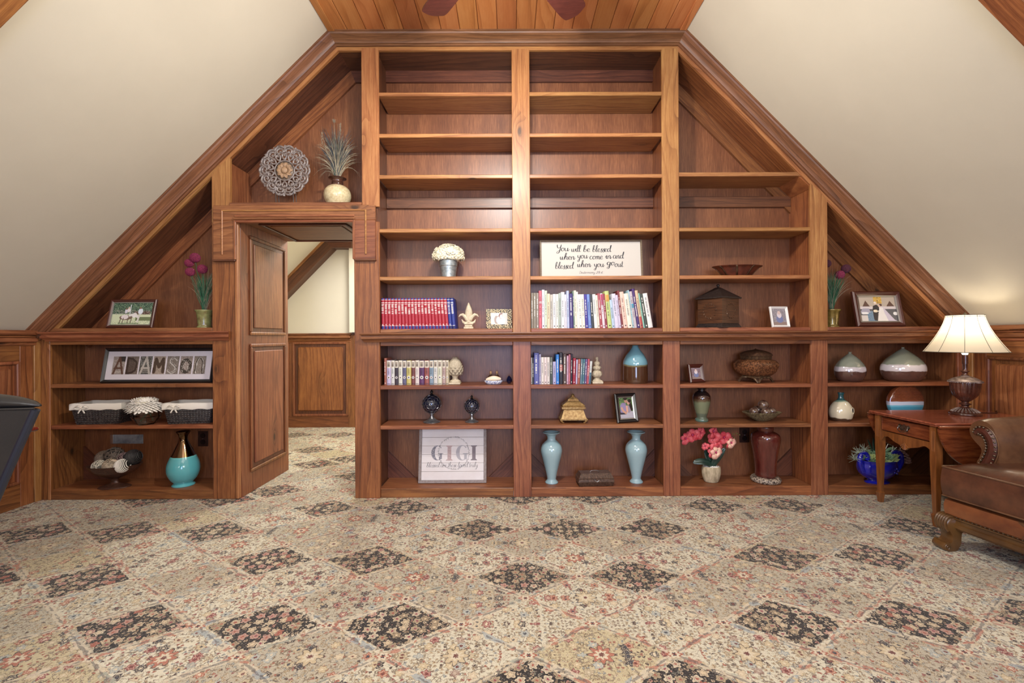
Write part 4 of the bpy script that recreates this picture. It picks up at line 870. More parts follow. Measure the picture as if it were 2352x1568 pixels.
for i, (wp, tp, c, nm) in enumerate(R2):
    wp *= k_; ln = 0 if x < 1285 else -(x-1285)/205*13*((755-tp)/78)
    book(f'{nm} book, {ORD[i]} from the left on the shelf under the blessing sign', x, wp, tp, 755, ZT, c, ln, 3.43+random.uniform(0, .012), .15, 'books under the blessing sign', 'title', band=((.66, .97, (170, 56, 96)) if 'magenta' in nm else (.72, .9, (206, 150, 70)) if nm == 'yellow-green' else (.66, .72, (230, 200, 200)) if nm == 'pink' else (0, .3, (170, 70, 70)) if 'tan' in nm else (.55, .66, (60, 150, 180)) if 'mixed' in nm else None)); x += wp
R3 = [(5.4, 816, (158, 96, 78), 'brown'), (9, 0, (190, 180, 206), 'lavender'), (7.6, 0, (206, 206, 200), 'pale grey'), (7.6, 0, (64, 54, 62), 'dark'), (8.4, 0, (212, 212, 198), 'ivory'), (8, 0, (98, 96, 124), 'slate'), (10, 0, (196, 184, 112), 'yellow'), (8, 0, (118, 68, 66), 'maroon'), (8.4, 0, (214, 202, 196), 'pinkish'), (10.6, 0, (94, 54, 96), 'purple'), (10, 0, (146, 84, 78), 'rust'), (8.6, 0, (128, 146, 160), 'blue-grey'), (8.6, 0, (200, 198, 192), 'light grey'), (9, 0, (208, 208, 184), 'cream'), (7.6, 0, (176, 152, 146), 'dusty pink'), (6, 0, (196, 184, 156), 'tan')]
x = 882; tot = sum(r[0] for r in R3); k_ = 148.5/tot
for i, (wp, tp, c, nm) in enumerate(R3):
    wp *= k_; book(f'{nm} book with white top label, {ORD[i]} from the left in the matching series' if tp == 0 else 'plain brown book at the left end of the white-labelled series', x, wp-.25, tp or 821.5, 877.5, .819, c, 0, 3.455, .15, 'series of books with white top labels', 'series' if not tp else 'title'); x += wp
R4 = [(2.6, 816, (222, 220, 210), 'slim white'), (4.4, 816, (58, 60, 66), 'black and white'), (12, 805, (96, 100, 160), 'thick slate-blue'), (4.6, 808, (170, 168, 196), 'lavender'), (6.8, 815, (222, 214, 206), 'ivory'), (6.8, 815, (220, 206, 204), 'blush white'), (6.6, 815, (216, 208, 202), 'pale'), (6.6, 815, (96, 104, 96), 'cream and dark green'), (8, 825.5, (176, 172, 206), 'short lilac'), (7, 809, (62, 130, 206), 'bright blue'), (9, 805, (44, 42, 52), 'black'), (8, 808, (92, 76, 72), 'brown-grey'), (4.4, 812, (196, 160, 180), 'slim pink'), (4.4, 809, (188, 110, 122), 'slim red and white'), (5, 808, (44, 34, 48), 'slim black'),
      (7, 818, (152, 40, 60), 'crimson'), (4.2, 821, (180, 172, 200), 'slim lilac'), (6, 820, (160, 92, 80), 'rust'), (5, 820, (98, 126, 140), 'grey-teal'), (5, 820, (76, 116, 128), 'teal'), (5, 820, (104, 92, 136), 'violet'), (5, 820, (176, 84, 96), 'coral'), (5.4, 825, (206, 210, 206), 'white and navy')]
x = 1219.5; tot = sum(r[0] for r in R4); k_ = 137.5/tot
for i, (wp, tp, c, nm) in enumerate(R4):
    wp *= k_; ln = 0 if i < 11 else (i-10)*.32
    book(f'{nm} book, {ORD[i]} from the left on the shelf above the golden casket', x, wp-.2, tp, 877, .819, c, ln, 3.45, .14, 'books above the golden casket', 'title', band=((.42, .62, (170, 100, 96)) if nm == 'black' else (0, .5, (40, 84, 110)) if 'navy' in nm else (0, .55, (70, 80, 78)) if 'dark green' in nm else None)); x += wp
# ------------------------------------------------------------ ornaments
def vx(name, label, cat, px, z, Y=3.5, rz=0, group=None): return thing(name, label, cat, at(px, z, Y), rz, group)
def sc(P, s): return [(a*s, b*s) for a, b in P]
def zbands(name, bands, rough=.15, wob=.004, coat=.6, metal=0, noise=None):
    n = NT(name); ob = n.coord(); z = n.xyz(ob)[2]
    zz = n.math('ADD', z, n.math('MULTIPLY', n.math('SUBTRACT', n.noise(ob, 14, 2), .5), wob*4))
    c = lin(bands[0][1]); m_ = bands[0][2] if len(bands[0]) > 2 else 0
    for b in bands[1:]:
        f = n.step(zz, b[0]-wob*.5, b[0]+wob*.5); c = n.mix(f, c, lin(b[1]))
        if metal: m_ = n.math('MULTIPLY', f, 1.0) if len(b) > 2 and b[2] else m_
    if noise: c = n.mix(n.step(n.noise(ob, noise[0], 4, .6), .42, .66), c, lin(noise[1]))
    M[name] = n.done(c, rough, m_, .5, coat, .04); return M[name]
def leafy(e, name, mat, n, base, spread, hgt, w, seed=1, droop=.2, jitter=.4, lo=.6, kind='stuff', xbias=0, ylim=None):
    r = random.Random(seed); m = MB()
    for _ in range(n):
        a = r.uniform(0, 2*PI); rr = r.random()**.6; h = hgt*r.uniform(lo, 1); dx, dy = math.cos(a)*rr*spread+xbias, math.sin(a)*rr*spread*.5
        b = Vector((base[0]+r.uniform(-.012, .012), base[1]+r.uniform(-.008, .008), base[2])); P = []
        for k in range(8):
            t = k/7; P.append(b+Vector((dx*t**1.5, dy*t**1.5, h*t-droop*h*rr*t**3)))
        m.blade(P, [w*(1-.85*(k/7)**1.5) for k in range(8)], (0, -1, 0), .2)
    return m.obj(name, mat, e, kind=kind, thick=.0006)
pm('grass_g', (52, 110, 72), .6, rgb2=(28, 74, 50), scale=20); pm('grass_t', (176, 164, 136), .7, rgb2=(120, 112, 96), scale=25); pm('grass_d', (72, 84, 84), .7, rgb2=(60, 50, 58), scale=22)
pm('allium', (140, 38, 74), .7, rgb2=(96, 26, 54), scale=160, bump=.6); pm('allium_dark', (84, 30, 48), .7, rgb2=(60, 20, 36), scale=160, bump=.6)
pm('potgreen', (142, 146, 92), .25, rgb2=(110, 100, 62), scale=30, coat=.5); pm('potbrass', (150, 130, 66), .2, rgb2=(110, 92, 44), scale=30, coat=.6, metal=.4)
def allium(label, px, z, Y, heads, pot, mirror=1, n=120, seed=3, xb=0, sprig=True):
    e = vx('potted_allium', label, 'plant', px, z, Y); s = Y/FPX
    MB().lathe(sc([(15.5, 0), (16, 1), (15.6, 2.5), (13.6, 4), (13.4, 7), (14.6, 20), (16.2, 35), (19, 38.5), (19.4, 40), (19, 40.8), (16.5, 40), (13, 34)], s), 32).obj('pot', pot, e, ang=50)
    leafy(e, 'grass', M['grass_g'], n, (0, 0, 36*s), 26*s, 100*s, .0022, seed, .12, xbias=xb)
    leafy(e, 'fine_grass', M['grass_t'], n//2, (0, 0, 36*s), 40*s, 112*s, .0011, seed+1, .25, xbias=xb*1.5)
    r = random.Random(seed)
    for (hx_, hz, hr, mt) in heads:
        st = e; cx_, cz_ = hx_*s, hz*s; fl = MB()
        for k in range(170):
            f = k/169; ph = math.acos(1-2*f); th = k*2.39996; d_ = Vector((math.sin(ph)*math.cos(th), math.sin(ph)*math.sin(th), math.cos(ph)))
            fl.sphere(Vector((cx_, -.01, cz_))+d_*hr*s*.86, hr*s*.17, 5, 4)
        h = fl.obj('flower_head', M[mt], e)
        MB().tube(cr([(0, 0, 36*s), (cx_*.5, -.004, cz_*.55), (cx_, -.008, cz_-hr*s*.6)], 5), .0016, 6).obj('stem', M['grass_g'], e)
    return e
allium('potted purple allium heads with green grass on the left ledge', 470, 1.252, 3.46, [(-18.5, 160, 11, 'allium'), (-32, 148, 9.5, 'allium'), (-30, 128, 10, 'allium'), (-2, 134, 10.5, 'allium')], M['potgreen'])
allium('potted allium with one bright and one dark purple head beside the wedding photo', 1910, ZT, 3.50, [(18, 120, 10, 'allium'), (32, 134, 10, 'allium_dark'), (-12, 146, 9, 'allium_dark')], M['potbrass'], seed=8, xb=.02)
# weathered disc on stand
pm('carved', (96, 80, 70), .42, rgb2=(150, 142, 138), scale=70, bump=.4); pm('carved_dark', (104, 84, 68), .55, rgb2=(140, 124, 108), scale=60); pm('carved_tan', (172, 140, 108), .5, rgb2=(140, 112, 84), scale=60)
e = vx('carved_disc', 'openwork carved wooden medallion on a thin wire stand above the doorway', 'ornament', 656.5, 2.163, 3.5); s = 3.5/FPX
R = 56.5*s; cz = Z(392, 656, 3.5)-2.163; C0 = Vector((0, 0, cz)); m = MB()
def ringp(r, n=48, y=0, a0=0, a1=2*PI, c=C0): return [c+Vector((r*math.cos(a0+(a1-a0)*k/n), y, r*math.sin(a0+(a1-a0)*k/n))) for k in range(n+1)]
NL = 14
for k in range(NL):
    a = 2*PI*k/NL; c = C0+Vector((math.cos(a), 0, math.sin(a)))*R*.83; rr = R*.185
    def loc(u, v, y=0): return c+Vector((math.cos(a)*u-math.sin(a)*v, y, math.sin(a)*u+math.cos(a)*v))*1
    m.tube(cr([loc(-rr*.6, -rr*.95), loc(rr*.3, -rr*1.05, -.003), loc(rr*.82, -rr*.5, -.004), loc(rr*.95, 0, -.004), loc(rr*.82, rr*.5, -.004), loc(rr*.3, rr*1.05, -.003), loc(-rr*.6, rr*.95)], 4), R*.042, 6)
    for sg in (-1, 1):
        m.tube(cr([loc(rr*.35, 0, -.006), loc(rr*.1, sg*rr*.6, -.006), loc(-rr*.5, sg*rr*.55, -.005), loc(-rr*.55, sg*rr*.1, -.004), loc(-rr*.15, sg*rr*.15, -.004)], 4), [R*.040]*8+[R*.030]*9, 6)
    m.tube([loc(rr*.35, 0, -.005), loc(rr*.9, 0, -.004)], R*.018, 5)
    for j in (-1, 0, 1): m.tube([loc(rr*.2, rr*(1.05+.0*j), -.003), loc(rr*1.0, rr*(1.08+.18*j), -.005)], [R*.022, R*.012], 5)
    a2 = a+PI/NL; c2 = C0+Vector((math.cos(a2), 0, math.sin(a2)))*R*.56
    for sg in (-1, 1):
        q = [c2+Vector((math.cos(a2)*u-math.sin(a2)*v*sg, yy, math.sin(a2)*u+math.cos(a2)*v*sg)) for u, v, yy in ((-R*.12, 0, -.003), (0, R*.09, -.006), (R*.11, R*.06, -.006), (R*.1, -R*.02, -.004), (R*.03, R*.01, -.003))]
        m.tube(cr(q, 4), R*.036, 6)
m.tube(ringp(R*.40, 40, -.004), R*.026, 6); m.tube(ringp(R*.66, 48, .002), R*.018, 6); m.tube(ringp(R*.955, 56, .001), R*.02, 6)
m.obj('fretwork', M['carved'], e)
m = MB()
for k in range(10):
    a = 2*PI*k/10; d_ = Vector((math.cos(a), 0, math.sin(a))); P = [C0+d_*R*(.12+.22*t)+Vector((0, -.006-.004*math.sin(PI*t), 0)) for t in (0, .25, .5, .75, 1)]
    m.blade(P, [R*.03, R*.075, R*.085, R*.055, R*.004], (0, -1, 0), .5)
m.obj('petals', M['carved_tan'], e, thick=.003); MB().sphere(C0+Vector((0, -.010, 0)), R*.135, 18, 12, (1, .55, 1)).obj('boss', M['carved_tan'], e)
MB().add(ringp(R*.39, 32, .003)[:-1], [tuple(range(32))]).obj('disc_backing', M['carved_dark'], e, thick=.004)
m = MB(); 
for sg in (-1, 1): m.tube([(sg*20*s, -.012, cz-R*.86), (sg*20*s, -.002, 0), (sg*20*s, .05, 0), (sg*20*s, .012, cz-R*.3)], .0022, 6)
m.tube([(-20*s, .05, 0.0022), (20*s, .05, .0022)], .0022, 6); m.obj('stand', M['black'], e)
# grass vase in the niche
zbands('speckle_vase', [(0, (214, 200, 160))], .3, .002, .4, noise=(70, (190, 172, 130))); pm('brownglaze', (74, 46, 36), .2, coat=.6)
e = vx('grass_vase', 'round cream ribbed vase of dried grasses in the niche above the doorway', 'vase', 777, 2.163, 3.5); s = S_
MB().lathe(sc(prof([(20, 0), (24, 8), (28, 16), (30, 24), (29.6, 28), (29.9, 29.2), (28.9, 32), (29.1, 33.2), (27, 38), (22, 44), (14, 48.5)], 3), s), 40).obj('vase_body', M['speckle_vase'], e)
MB().lathe(sc(prof([(14, 48), (12.2, 50), (12, 52), (13, 53), (12, 54.5), (13, 56), (12.2, 58), (14, 62), (19.5, 64.5), (19, 65.5), (12, 62)], 2), s), 40).obj('neck', M['brownglaze'], e)
leafy(e, 'grass', M['grass_d'], 120, (0, 0, 60*s), 48*s, 142*s, .0026, 21, .2, lo=.5); leafy(e, 'dry_grass', M['grass_t'], 170, (0, 0, 60*s), 56*s, 140*s, .0019, 22, .42, lo=.4); leafy(e, 'green_grass', M['grass_g'], 18, (-.01, 0, 60*s), 14*s, 120*s, .003, 23, .1); leafy(e, 'arching_grass', M['grass_t'], 14, (0, 0, 60*s), 66*s, 80*s, .0014, 29, 1.0, lo=.5)
m = MB(); r = random.Random(4)
for (a, b, c_) in ((-6, 198, 0), (8, 190, 1), (-34, 170, 1)):
    top = Vector((a*s, -.01, b*s)); m.tube(cr([(0, 0, 50*s), (a*s*.5, -.005, b*s*.6), top], 5), .0012, 5)
    for k in range(60):
        t = k/60; q = top+Vector((r.uniform(-.008, .008) if not c_ else (a*s*.0), 0, -t*(.02 if not c_ else .09))); dv = Vector((r.uniform(-1, 1), r.uniform(-1, 1), .6)).normalized()*.012
        m.tube([q, q+dv], [.0009, .0003], 4)
m.obj('seed_heads', M['grass_t'], e, kind='stuff')
# ---- column one
pm('galv', (132, 142, 146), .45, .7, rgb2=(178, 186, 188), scale=45, bump=.2); pm('petal_w', (240, 234, 212), .6, rgb2=(226, 216, 184), scale=60); pm('petal_pure', (238, 234, 226), .6)
e = vx('hydrangea_bucket', 'cream hydrangeas in a small galvanized bucket on the upper shelf', 'plant', 1031, 1.618, 3.5)
MB().lathe(sc([(15.5, 0), (16.2, .8), (16, 2), (19.4, 27), (20.6, 28), (20.4, 30), (21.4, 39), (22, 39.6), (21.4, 40.2), (20, 39), (18, 28)], s), 32).obj('bucket', M['galv'], e)
m = MB(); r = random.Random(9)
for k in range(300):
    th = r.uniform(0, 2*PI); ph = math.acos(r.uniform(-.25, 1)); d_ = Vector((math.sin(ph)*math.cos(th), math.sin(ph)*math.sin(th), math.cos(ph)))
    c = Vector((0, 0, 51*s))+Vector((d_.x*34*s, d_.y*22*s, d_.z*25*s))*r.uniform(.9, 1.06); u = d_.orthogonal().normalized(); v = d_.cross(u); rot = r.uniform(0, PI); u, v = u*math.cos(rot)+v*math.sin(rot), v*math.cos(rot)-u*math.sin(rot)
    for q in range(4):
        a = q*PI/2; p = u*math.cos(a)+v*math.sin(a); w_ = u*math.cos(a+PI/2)+v*math.sin(a+PI/2); L = 6.6*s
        m.add([c, c+p*L*.5+w_*L*.62+d_*L*.15, c+p*L+d_*L*.3, c+p*L*.5-w_*L*.62+d_*L*.15], [(0, 1, 2, 3)])
m.obj('blossoms', M['petal_w'], e, thick=.0008, kind='stuff'); MB().sphere((0, 0, 51*s), 1, 20, 12, (28*s, 18*s, 20*s)).obj('flower_ball', M['petal_w'], e)
pm('stone', (214, 202, 176), .7, rgb2=(190, 176, 148), scale=50, bump=.3); pm('stone2', (196, 184, 160), .75, rgb2=(166, 152, 128), scale=90, bump=.5)
e = vx('fleur_de_lis', 'pale fleur-de-lis ornament beside the red volumes', 'ornament', 1077, ZT, 3.46); s = 3.46/FPX
MB().box((-11*s, -10*s, 0), (11*s, 10*s, 5*s), .003).box((-9*s, -8*s, 5*s), (9*s, 8*s, 9*s), .003).box((-10*s, -8.5*s, 10*s), (10*s, 8.5*s, 13*s), .002).obj('foot', M['stone'], e)
def flat(mb, pts, y0, y1): mb.prism([(a*s, y0*s, b*s) for a, b in pts], (0, (y1-y0)*s, 0))
m = MB(); pts = cr([(-4, 13, 0), (-6.5, 22, 0), (-8.5, 32, 0), (-7.5, 44, 0), (-4, 53, 0), (0, 60, 0), (4, 53, 0), (7.5, 44, 0), (8.5, 32, 0), (6.5, 22, 0), (4, 13, 0)], 3)
m.grid(12, 10, lambda u, v: (s*(2*u-1)*(8.6*math.sin(PI*min(1, (.16+.84*v)))**.8 if v < .999 else 0), s*(-5.5*math.cos((u-.5)*PI)*(1-.3*v)-.8*abs(math.sin((u-.5)*2*PI))), s*(13+47*v)))
m.obj('centre_petal', M['stone'], e, thick=.003); MB().tube([(0, -5.6*s, 16*s), (0, -5.4*s, 40*s), (0, -2.6*s, 57*s)], [.0022, .002, .001], 6).obj('rib', M['stone'], e)
m = MB()
for sg in (-1, 1):
    m.tube([Vector((sg*a*s, -2*s, b*s)) for a, b in ((3, 20), (8, 28), (14, 33), (19, 32), (22.5, 28))], [4.2*s, 4.4*s, 3.6*s, 2.4*s, .8*s], 8)
    m.tube([Vector((sg*a*s, -2*s, b*s)) for a, b in ((2, 14), (8, 13), (13, 16), (16, 22))], [4*s, 3.8*s, 2.6*s, .8*s], 8)
m.obj('side_scrolls', M['stone'], e)
# lower shelf one: artichoke finial
e = vx('artichoke_finial', 'pale stone artichoke finial at the end of the white-labelled series', 'ornament', 1045, .819, 3.50); s = S_
MB().box((-13*s, -13*s, 0), (13*s, 13*s, 4*s), .003).lathe(sc(prof([(12, 4), (12.5, 7), (8, 10), (6, 14), (8, 19), (12, 21)]), s), 24).obj('foot', M['stone'], e)
MB().lathe(sc(prof([(11, 20), (14.5, 24), (16.5, 32), (16, 42), (12.5, 52), (7, 58), (1, 61)]), s), 24, at=(0, 0, 0)).obj('bud', M['stone2'], e)
m = MB()
for row in range(8):
    f = row/7; z = (23+34*f)*s; r_ = [15.4, 17, 17, 16, 14, 11.4, 8, 4][row]*s
    for k in range(11):
        a = 2*PI*(k+.5*(row % 2))/11; o_ = Vector((math.cos(a), math.sin(a), 0)); p = o_*r_+Vector((0, 0, z)); tq = Vector((-o_.y, o_.x, 0))
        m.add([p-Vector((0, 0, 3*s)), p+tq*3.4*s*(1-f*.5), p+o_*1.6*s+Vector((0, 0, 5*s)), p-tq*3.4*s*(1-f*.5)], [(0, 1, 2, 3)])
m.obj('scales', M['stone2'], e, thick=.003, kind='stuff')
# corked bottles, shell, dish, gem
ng = NT('clear_glass'); gl = ng.b; gl.inputs['Transmission Weight'].default_value = 1; M['glass'] = ng.done((.97, .98, .97), .02, 0, .5)
pm('cork', (180, 140, 100), .8); pm('sand', (120, 116, 106), .8, rgb2=(70, 76, 78), scale=200); pm('shell', (226, 196, 160), .4, rgb2=(236, 220, 200), scale=20, stretch=(1, 1, 5)); pm('gemblue', (16, 20, 46), .06, coat=1)
def blue_white():
    n = NT('blue_white_china'); v = n.vor(n.coord(), 110)['Distance']; return n.done(n.mix(n.step(v, .42, .36), lin((214, 220, 232)), lin((40, 70, 150))), .12, 0, .5, .6)
M['china'] = blue_white()
for px_, lb in ((1127, 'left'), (1141, 'right')):
    e = vx('corked_bottle', f'tiny corked glass bottle, {lb} one of two behind the seashell', 'bottle', px_, .819, 3.56, group='tiny corked bottles')
    MB().lathe(sc(prof([(5.6, 0), (6.2, 1), (6.2, 13), (5.4, 17), (2.6, 19), (2.5, 22), (3.2, 22.5)]), s), 18).obj('bottle_glass', M['glass'], e)
    MB().lathe(sc([(5.2, .8), (5.3, 8), (5.2, 9)], s), 14).obj('sand', M['sand'], e); MB().lathe(sc([(2.1, 20), (2.5, 27.5)], s), 12).obj('cork', M['cork'], e)
e = vx('china_dish', 'small blue and white dish under the seashell', 'dish', 1133, .819, 3.46); MB().lathe(sc(prof([(11, 0), (16, 1), (20, 5), (20.6, 8), (19.6, 8), (16, 3), (9, 2)]), s), 32, sy=.6).obj('dish_body', M['china'], e)
e = vx('seashell', 'cream seashell lying in the blue and white dish', 'shell', 1133, .819+4*s, 3.46)
def shf(u, v):
    a = v*2*PI; t = u; r_ = (1.2+6.2*math.sin(PI*min(1, .04+.9*t))**.9)*s; return ((-17+34*t)*s, r_*math.cos(a)*.8, 6.5*s+r_*math.sin(a)*(1 if math.sin(a) > 0 else .8)+1.4*s*math.sin(t*2.2))
MB().grid(22, 14, shf).obj('shell_body', M['shell'], e)
for k in range(3): MB().tube([( (-12+3.2*k)*s+.0*j, (4.4+.5*k)*s*math.cos(j*.6)*.8, 7.4*s+(4.2+.6*k)*s*math.sin(j*.6)) for j in range(6)], .0007, 5).obj('whorl', M['shell'], e)
e = vx('blue_gem', 'dark faceted blue glass egg at the right end of the shell shelf', 'ornament', 1169, .819, 3.50)
MB().lathe(sc([(3, 0), (6, 5), (6.6, 9), (4, 15), (0.01, 19)], s), 7).obj('gem_body', M['gemblue'], e, smooth=False)
# hexagon-mesh globes
import bmesh
def hexsphere(label, px, base, R_, hgt, Y):
    s = Y/FPX; e = vx('mesh_globe', label, 'ornament', px, base, Y); R_ *= s; cz = hgt*s-R_-8*s*(R_/(22*s))
    bm = bmesh.new(); bmesh.ops.create_icosphere(bm, subdivisions=1, radius=1); bmesh.ops.subdivide_edges(bm, edges=bm.edges[:], cuts=2, use_grid_fill=True)
    for v in bm.verts: v.co.normalize()
    bm.normal_update(); m = MB(); C = Vector((0, 0, cz))
    for ed in bm.edges:
        f = ed.link_faces
        if len(f) == 2:
            a, b = f[0].calc_center_median().normalized()*R_, f[1].calc_center_median().normalized()*R_; m.tube([C+a, C+(a+b).normalized()*R_*1.003, C+b], .0011, 5, cap=False)
    bm.free(); m.obj('hex_net', M['pewter'], e)
    MB().sphere(C, R_*.965, 28, 18).obj('globe', M['nightblue'], e); k = R_/22
    MB().lathe(prof([(19*k, 0), (19.5*k, 1.5*k), (16*k, 3*k), (9*k, 7*k), (5*k, 12*k), (4*k, 17*k), (6*k, 19*k), (5*k, cz-R_+1.5*k)]), 28).obj('foot', M['pewter'], e)
    MB().lathe(prof([(5*k, cz+R_*.97), (3*k, cz+R_+1*k), (2*k, cz+R_+2*k), (3.6*k, cz+R_+5*k), (2.2*k, cz+R_+8*k), (0, cz+R_+11*k)]), 14).obj('finial', M['black'], e)
pm('pewter', (158, 158, 160), .3, .8, rgb2=(120, 120, 124), scale=60); pm('nightblue', (26, 30, 48), .12, coat=.6)
hexsphere('larger dark blue globe in a silver hexagon net on a foot', 991, .526, 22, 72, 3.52); hexsphere('smaller dark blue globe in a silver hexagon net on a foot', 1083, .526, 17.5, 60, 3.52)
# stone finial
e = vx('stone_finial', 'tall turned grey stone finial beside the books above the casket', 'ornament', 1371, .819, 3.50); s = S_
MB().box((-12*s, -12*s, 0), (12*s, 12*s, 5*s), .002).box((-10.5*s, -10.5*s, 5*s), (10.5*s, 10.5*s, 7*s), .002).obj('plinth', M['stone'], e)
MB().lathe(sc(prof([(9, 7), (7, 10), (5, 13)]), s), 20).lathe(sc(prof([(5, 12), (10, 16), (11.5, 21), (9, 27), (5, 30)]), s), 40, fn=lambda t, u: 1+.07*math.cos(8*t)*math.sin(PI*u)).lathe(sc(prof([(5, 29), (8.6, 33), (9, 37), (5, 40)]), s), 30, fn=lambda t, u: 1+.08*math.cos(6*t)*math.sin(PI*u)).lathe(sc(prof([(4, 39), (6.4, 44), (6, 48), (3.6, 50), (2.6, 51), (3.4, 57), (2.2, 60)]), s), 24).obj('turned_body', M['stone2'], e)
# golden casket
pm('gold', (178, 148, 96), .4, .55, rgb2=(132, 100, 58), scale=60, bump=.5)
e = vx('golden_casket', 'small antique gold footed casket with domed lid', 'box', 1315, .526, 3.50)
def ppyr(mb, w0, d0, z0, w1, d1, z1):
    mb.add([(-w0*s, -d0*s, z0*s), (w0*s, -d0*s, z0*s), (w0*s, d0*s, z0*s), (-w0*s, d0*s, z0*s), (-w1*s, -d1*s, z1*s), (w1*s, -d1*s, z1*s), (w1*s, d1*s, z1*s), (-w1*s, d1*s, z1*s)], [(3, 2, 1, 0), (4, 5, 6, 7), (0, 1, 5, 4), (1, 2, 6, 5), (2, 3, 7, 6), (3, 0, 4, 7)]); return mb
m = MB()
for pr_ in ((31, 20, 7, 31, 20, 10), (29, 18.5, 10, 28, 18, 12), (28, 18, 12, 22, 13, 30), (23, 14, 30, 25, 15, 32)): ppyr(m, *pr_)
m.obj('body', M['gold'], e)
m = MB()
for pr_ in ((27, 17, 32, 27, 17, 36), (24.5, 15, 36, 25.5, 16, 40), (25, 15.5, 40, 13, 7.5, 49), (13, 7.5, 49, 11, 6, 53), (11, 6, 53, 4, 3, 58)): ppyr(m, *pr_)
m.obj('lid', M['gold'], e); MB().lathe(sc(prof([(3, 57), (4.4, 60), (3, 63), (1, 65)]), s), 12).obj('knob', M['gold'], e)
for a in (-1, 1):
    for b in (-1, 1): MB().tube([(a*25*s, b*15*s, 9*s), (a*28*s, b*17*s, 5*s), (a*25*s, b*16*s, 1.5*s), (a*22*s, b*15*s, 1.2*s)], [3.6*s, 3*s, 2*s, 1.2*s], 8).obj('foot', M['gold'], e)
# blue-brown vase
zbands('drip_vase', [(0, (72, 46, 30)), (.128, (112, 104, 76)), (.140, (112, 158, 172))], .08, .006, .9)
e = vx('drip_glaze_vase', 'blue over brown drip-glazed vase at the right of the second book shelf', 'vase', 1459, .819, 3.52); s = 3.52/FPX
MB().lathe(sc(prof([(25, 0), (27.5, 2), (27.8, 20), (27.4, 36), (27.6, 44), (26, 52), (20, 64), (13, 73), (9, 79), (7, 83), (6.5, 86)]), s), 40).obj('vase_body', M['drip_vase'], e)
# celadon pair
pm('celadon', (150, 178, 184), .1, rgb2=(140, 170, 178), scale=6, coat=.9)
CEL = prof([(14.5, 0), (15, 2), (13.5, 4), (10.5, 8), (11, 14), (14, 28), (19, 48), (23.6, 66), (24.6, 76), (22, 86), (16, 93), (10.5, 98), (9.4, 102), (10.5, 107), (15, 112), (20, 114.5), (20.2, 115.8), (18, 116), (11, 110), (8, 100)])
for px_, nm in ((1265.5, 'left'), (1460, 'right')):
    e = vx('celadon_vase', f'pale blue-green baluster vase, {nm} one of the pair on the bottom shelf', 'vase', px_, .067, 3.50, group='pair of pale blue baluster vases'); MB().lathe(sc(CEL, S_), 48).obj('vase_body', M['celadon'], e)
s = S_
pm('bronzebox', (96, 72, 58), .3, .3, rgb2=(58, 40, 32), scale=70, bump=.4, coat=.3)
e = vx('trinket_box', 'low dark embossed brown box with a clasp between the celadon vases', 'box', 1364, .067, 3.46, .06)
m = MB()
for pr_ in ((38, 17, 0, 39, 18, 2), (38, 17, 2, 41, 19, 10), (41, 19, 10, 39, 18, 16)): ppyr(m, *pr_)
m.obj('body', M['bronzebox'], e); m = MB()
for pr_ in ((40, 18.5, 16, 40, 18.5, 18.5), (39, 18, 18.5, 34, 13, 28)): ppyr(m, *pr_)
m.obj('lid', M['bronzebox'], e); MB().tube(cr([(-10*s, 0, 28*s), (-6*s, 0, 31*s), (6*s, 0, 31*s), (10*s, 0, 28*s)], 4), .002, 6).obj('handle', M['pewter'], e); MB().tube(cr([(-5*s, -19.4*s, 16*s), (0, -20.4*s, 11*s), (6*s, -19.6*s, 14*s)], 4), .0024, 6).obj('clasp', M['pewter'], e)
m = MB(); r = random.Random(5)
for k in range(60):
    x_, t_ = r.uniform(-34, 34), r.random(); m.sphere((x_*s, -(18-5*t_)*s, (18.6+9.2*t_)*s), .003, 6, 4)
m.obj('embossing', M['bronzebox'], e, kind='stuff')
# ---- column three
pm('copper', (112, 58, 42), .32, .35, rgb2=(78, 44, 36), scale=22, coat=.4); pm('bronze', (70, 54, 42), .35, .4, rgb2=(104, 80, 58), scale=50, bump=.4)
e = vx('copper_bowl', 'wide flared copper bowl with studded bands on the third column', 'bowl', 1694, 1.618, 3.50)
BP = prof([(26, 0), (30, 1.5), (40, 12), (48, 20), (56, 23.5), (56.5, 24.6), (54, 24.6), (46, 21.5), (38, 13), (27, 3)])
MB().lathe(sc(BP, s), 48, sy=.55, fn=lambda t, u: 1+.012*math.cos(12*t)).obj('bowl_body', M['copper'], e)
for k in range(6):
    a = -PI/2+(k-2.5)*.75+.1; P = [Vector((r_*s*math.cos(a)*1.01, r_*s*math.sin(a)*.56, z_*s)) for r_, z_ in ((31, 2), (40.5, 12), (48.5, 20), (55.5, 23.6))]
    MB().blade(P, [.006]*4, (math.cos(a), math.sin(a), -.8), .1).obj('strap', M['bronze'], e, thick=.002)
# house-shaped caddy
pm('darkrelief', (58, 38, 28), .34, rgb2=(98, 64, 42), scale=25, stretch=(.4, .4, 8), coat=.3); pm('roofblack', (34, 28, 27), .35, rgb2=(56, 46, 42), scale=80, bump=.3)
e = vx('lidded_caddy', 'dark square wooden box with a pointed black lid', 'box', 1650, ZT, 3.50, .0)
def hexp(mb, r0, z0, r1, z1, n=6, rot=-.09):
    vs = [(r0*s*math.cos(rot+PI*2*k/n), r0*s*math.sin(rot+PI*2*k/n), z0*s) for k in range(n)]+[(r1*s*math.cos(rot+PI*2*k/n), r1*s*math.sin(rot+PI*2*k/n), z1*s) for k in range(n)]
    mb.add(vs, [tuple(range(n))[::-1], tuple(range(n, 2*n))]+[(k, (k+1) % n, n+(k+1) % n, n+k) for k in range(n)]); return mb
rt4 = -PI/2-.24
hexp(hexp(MB(), 49, 0, 48, 4, 4, rt4), 47, 4, 43, 10, 4, rt4).obj('base_moulding', M['roofblack'], e, smooth=False)
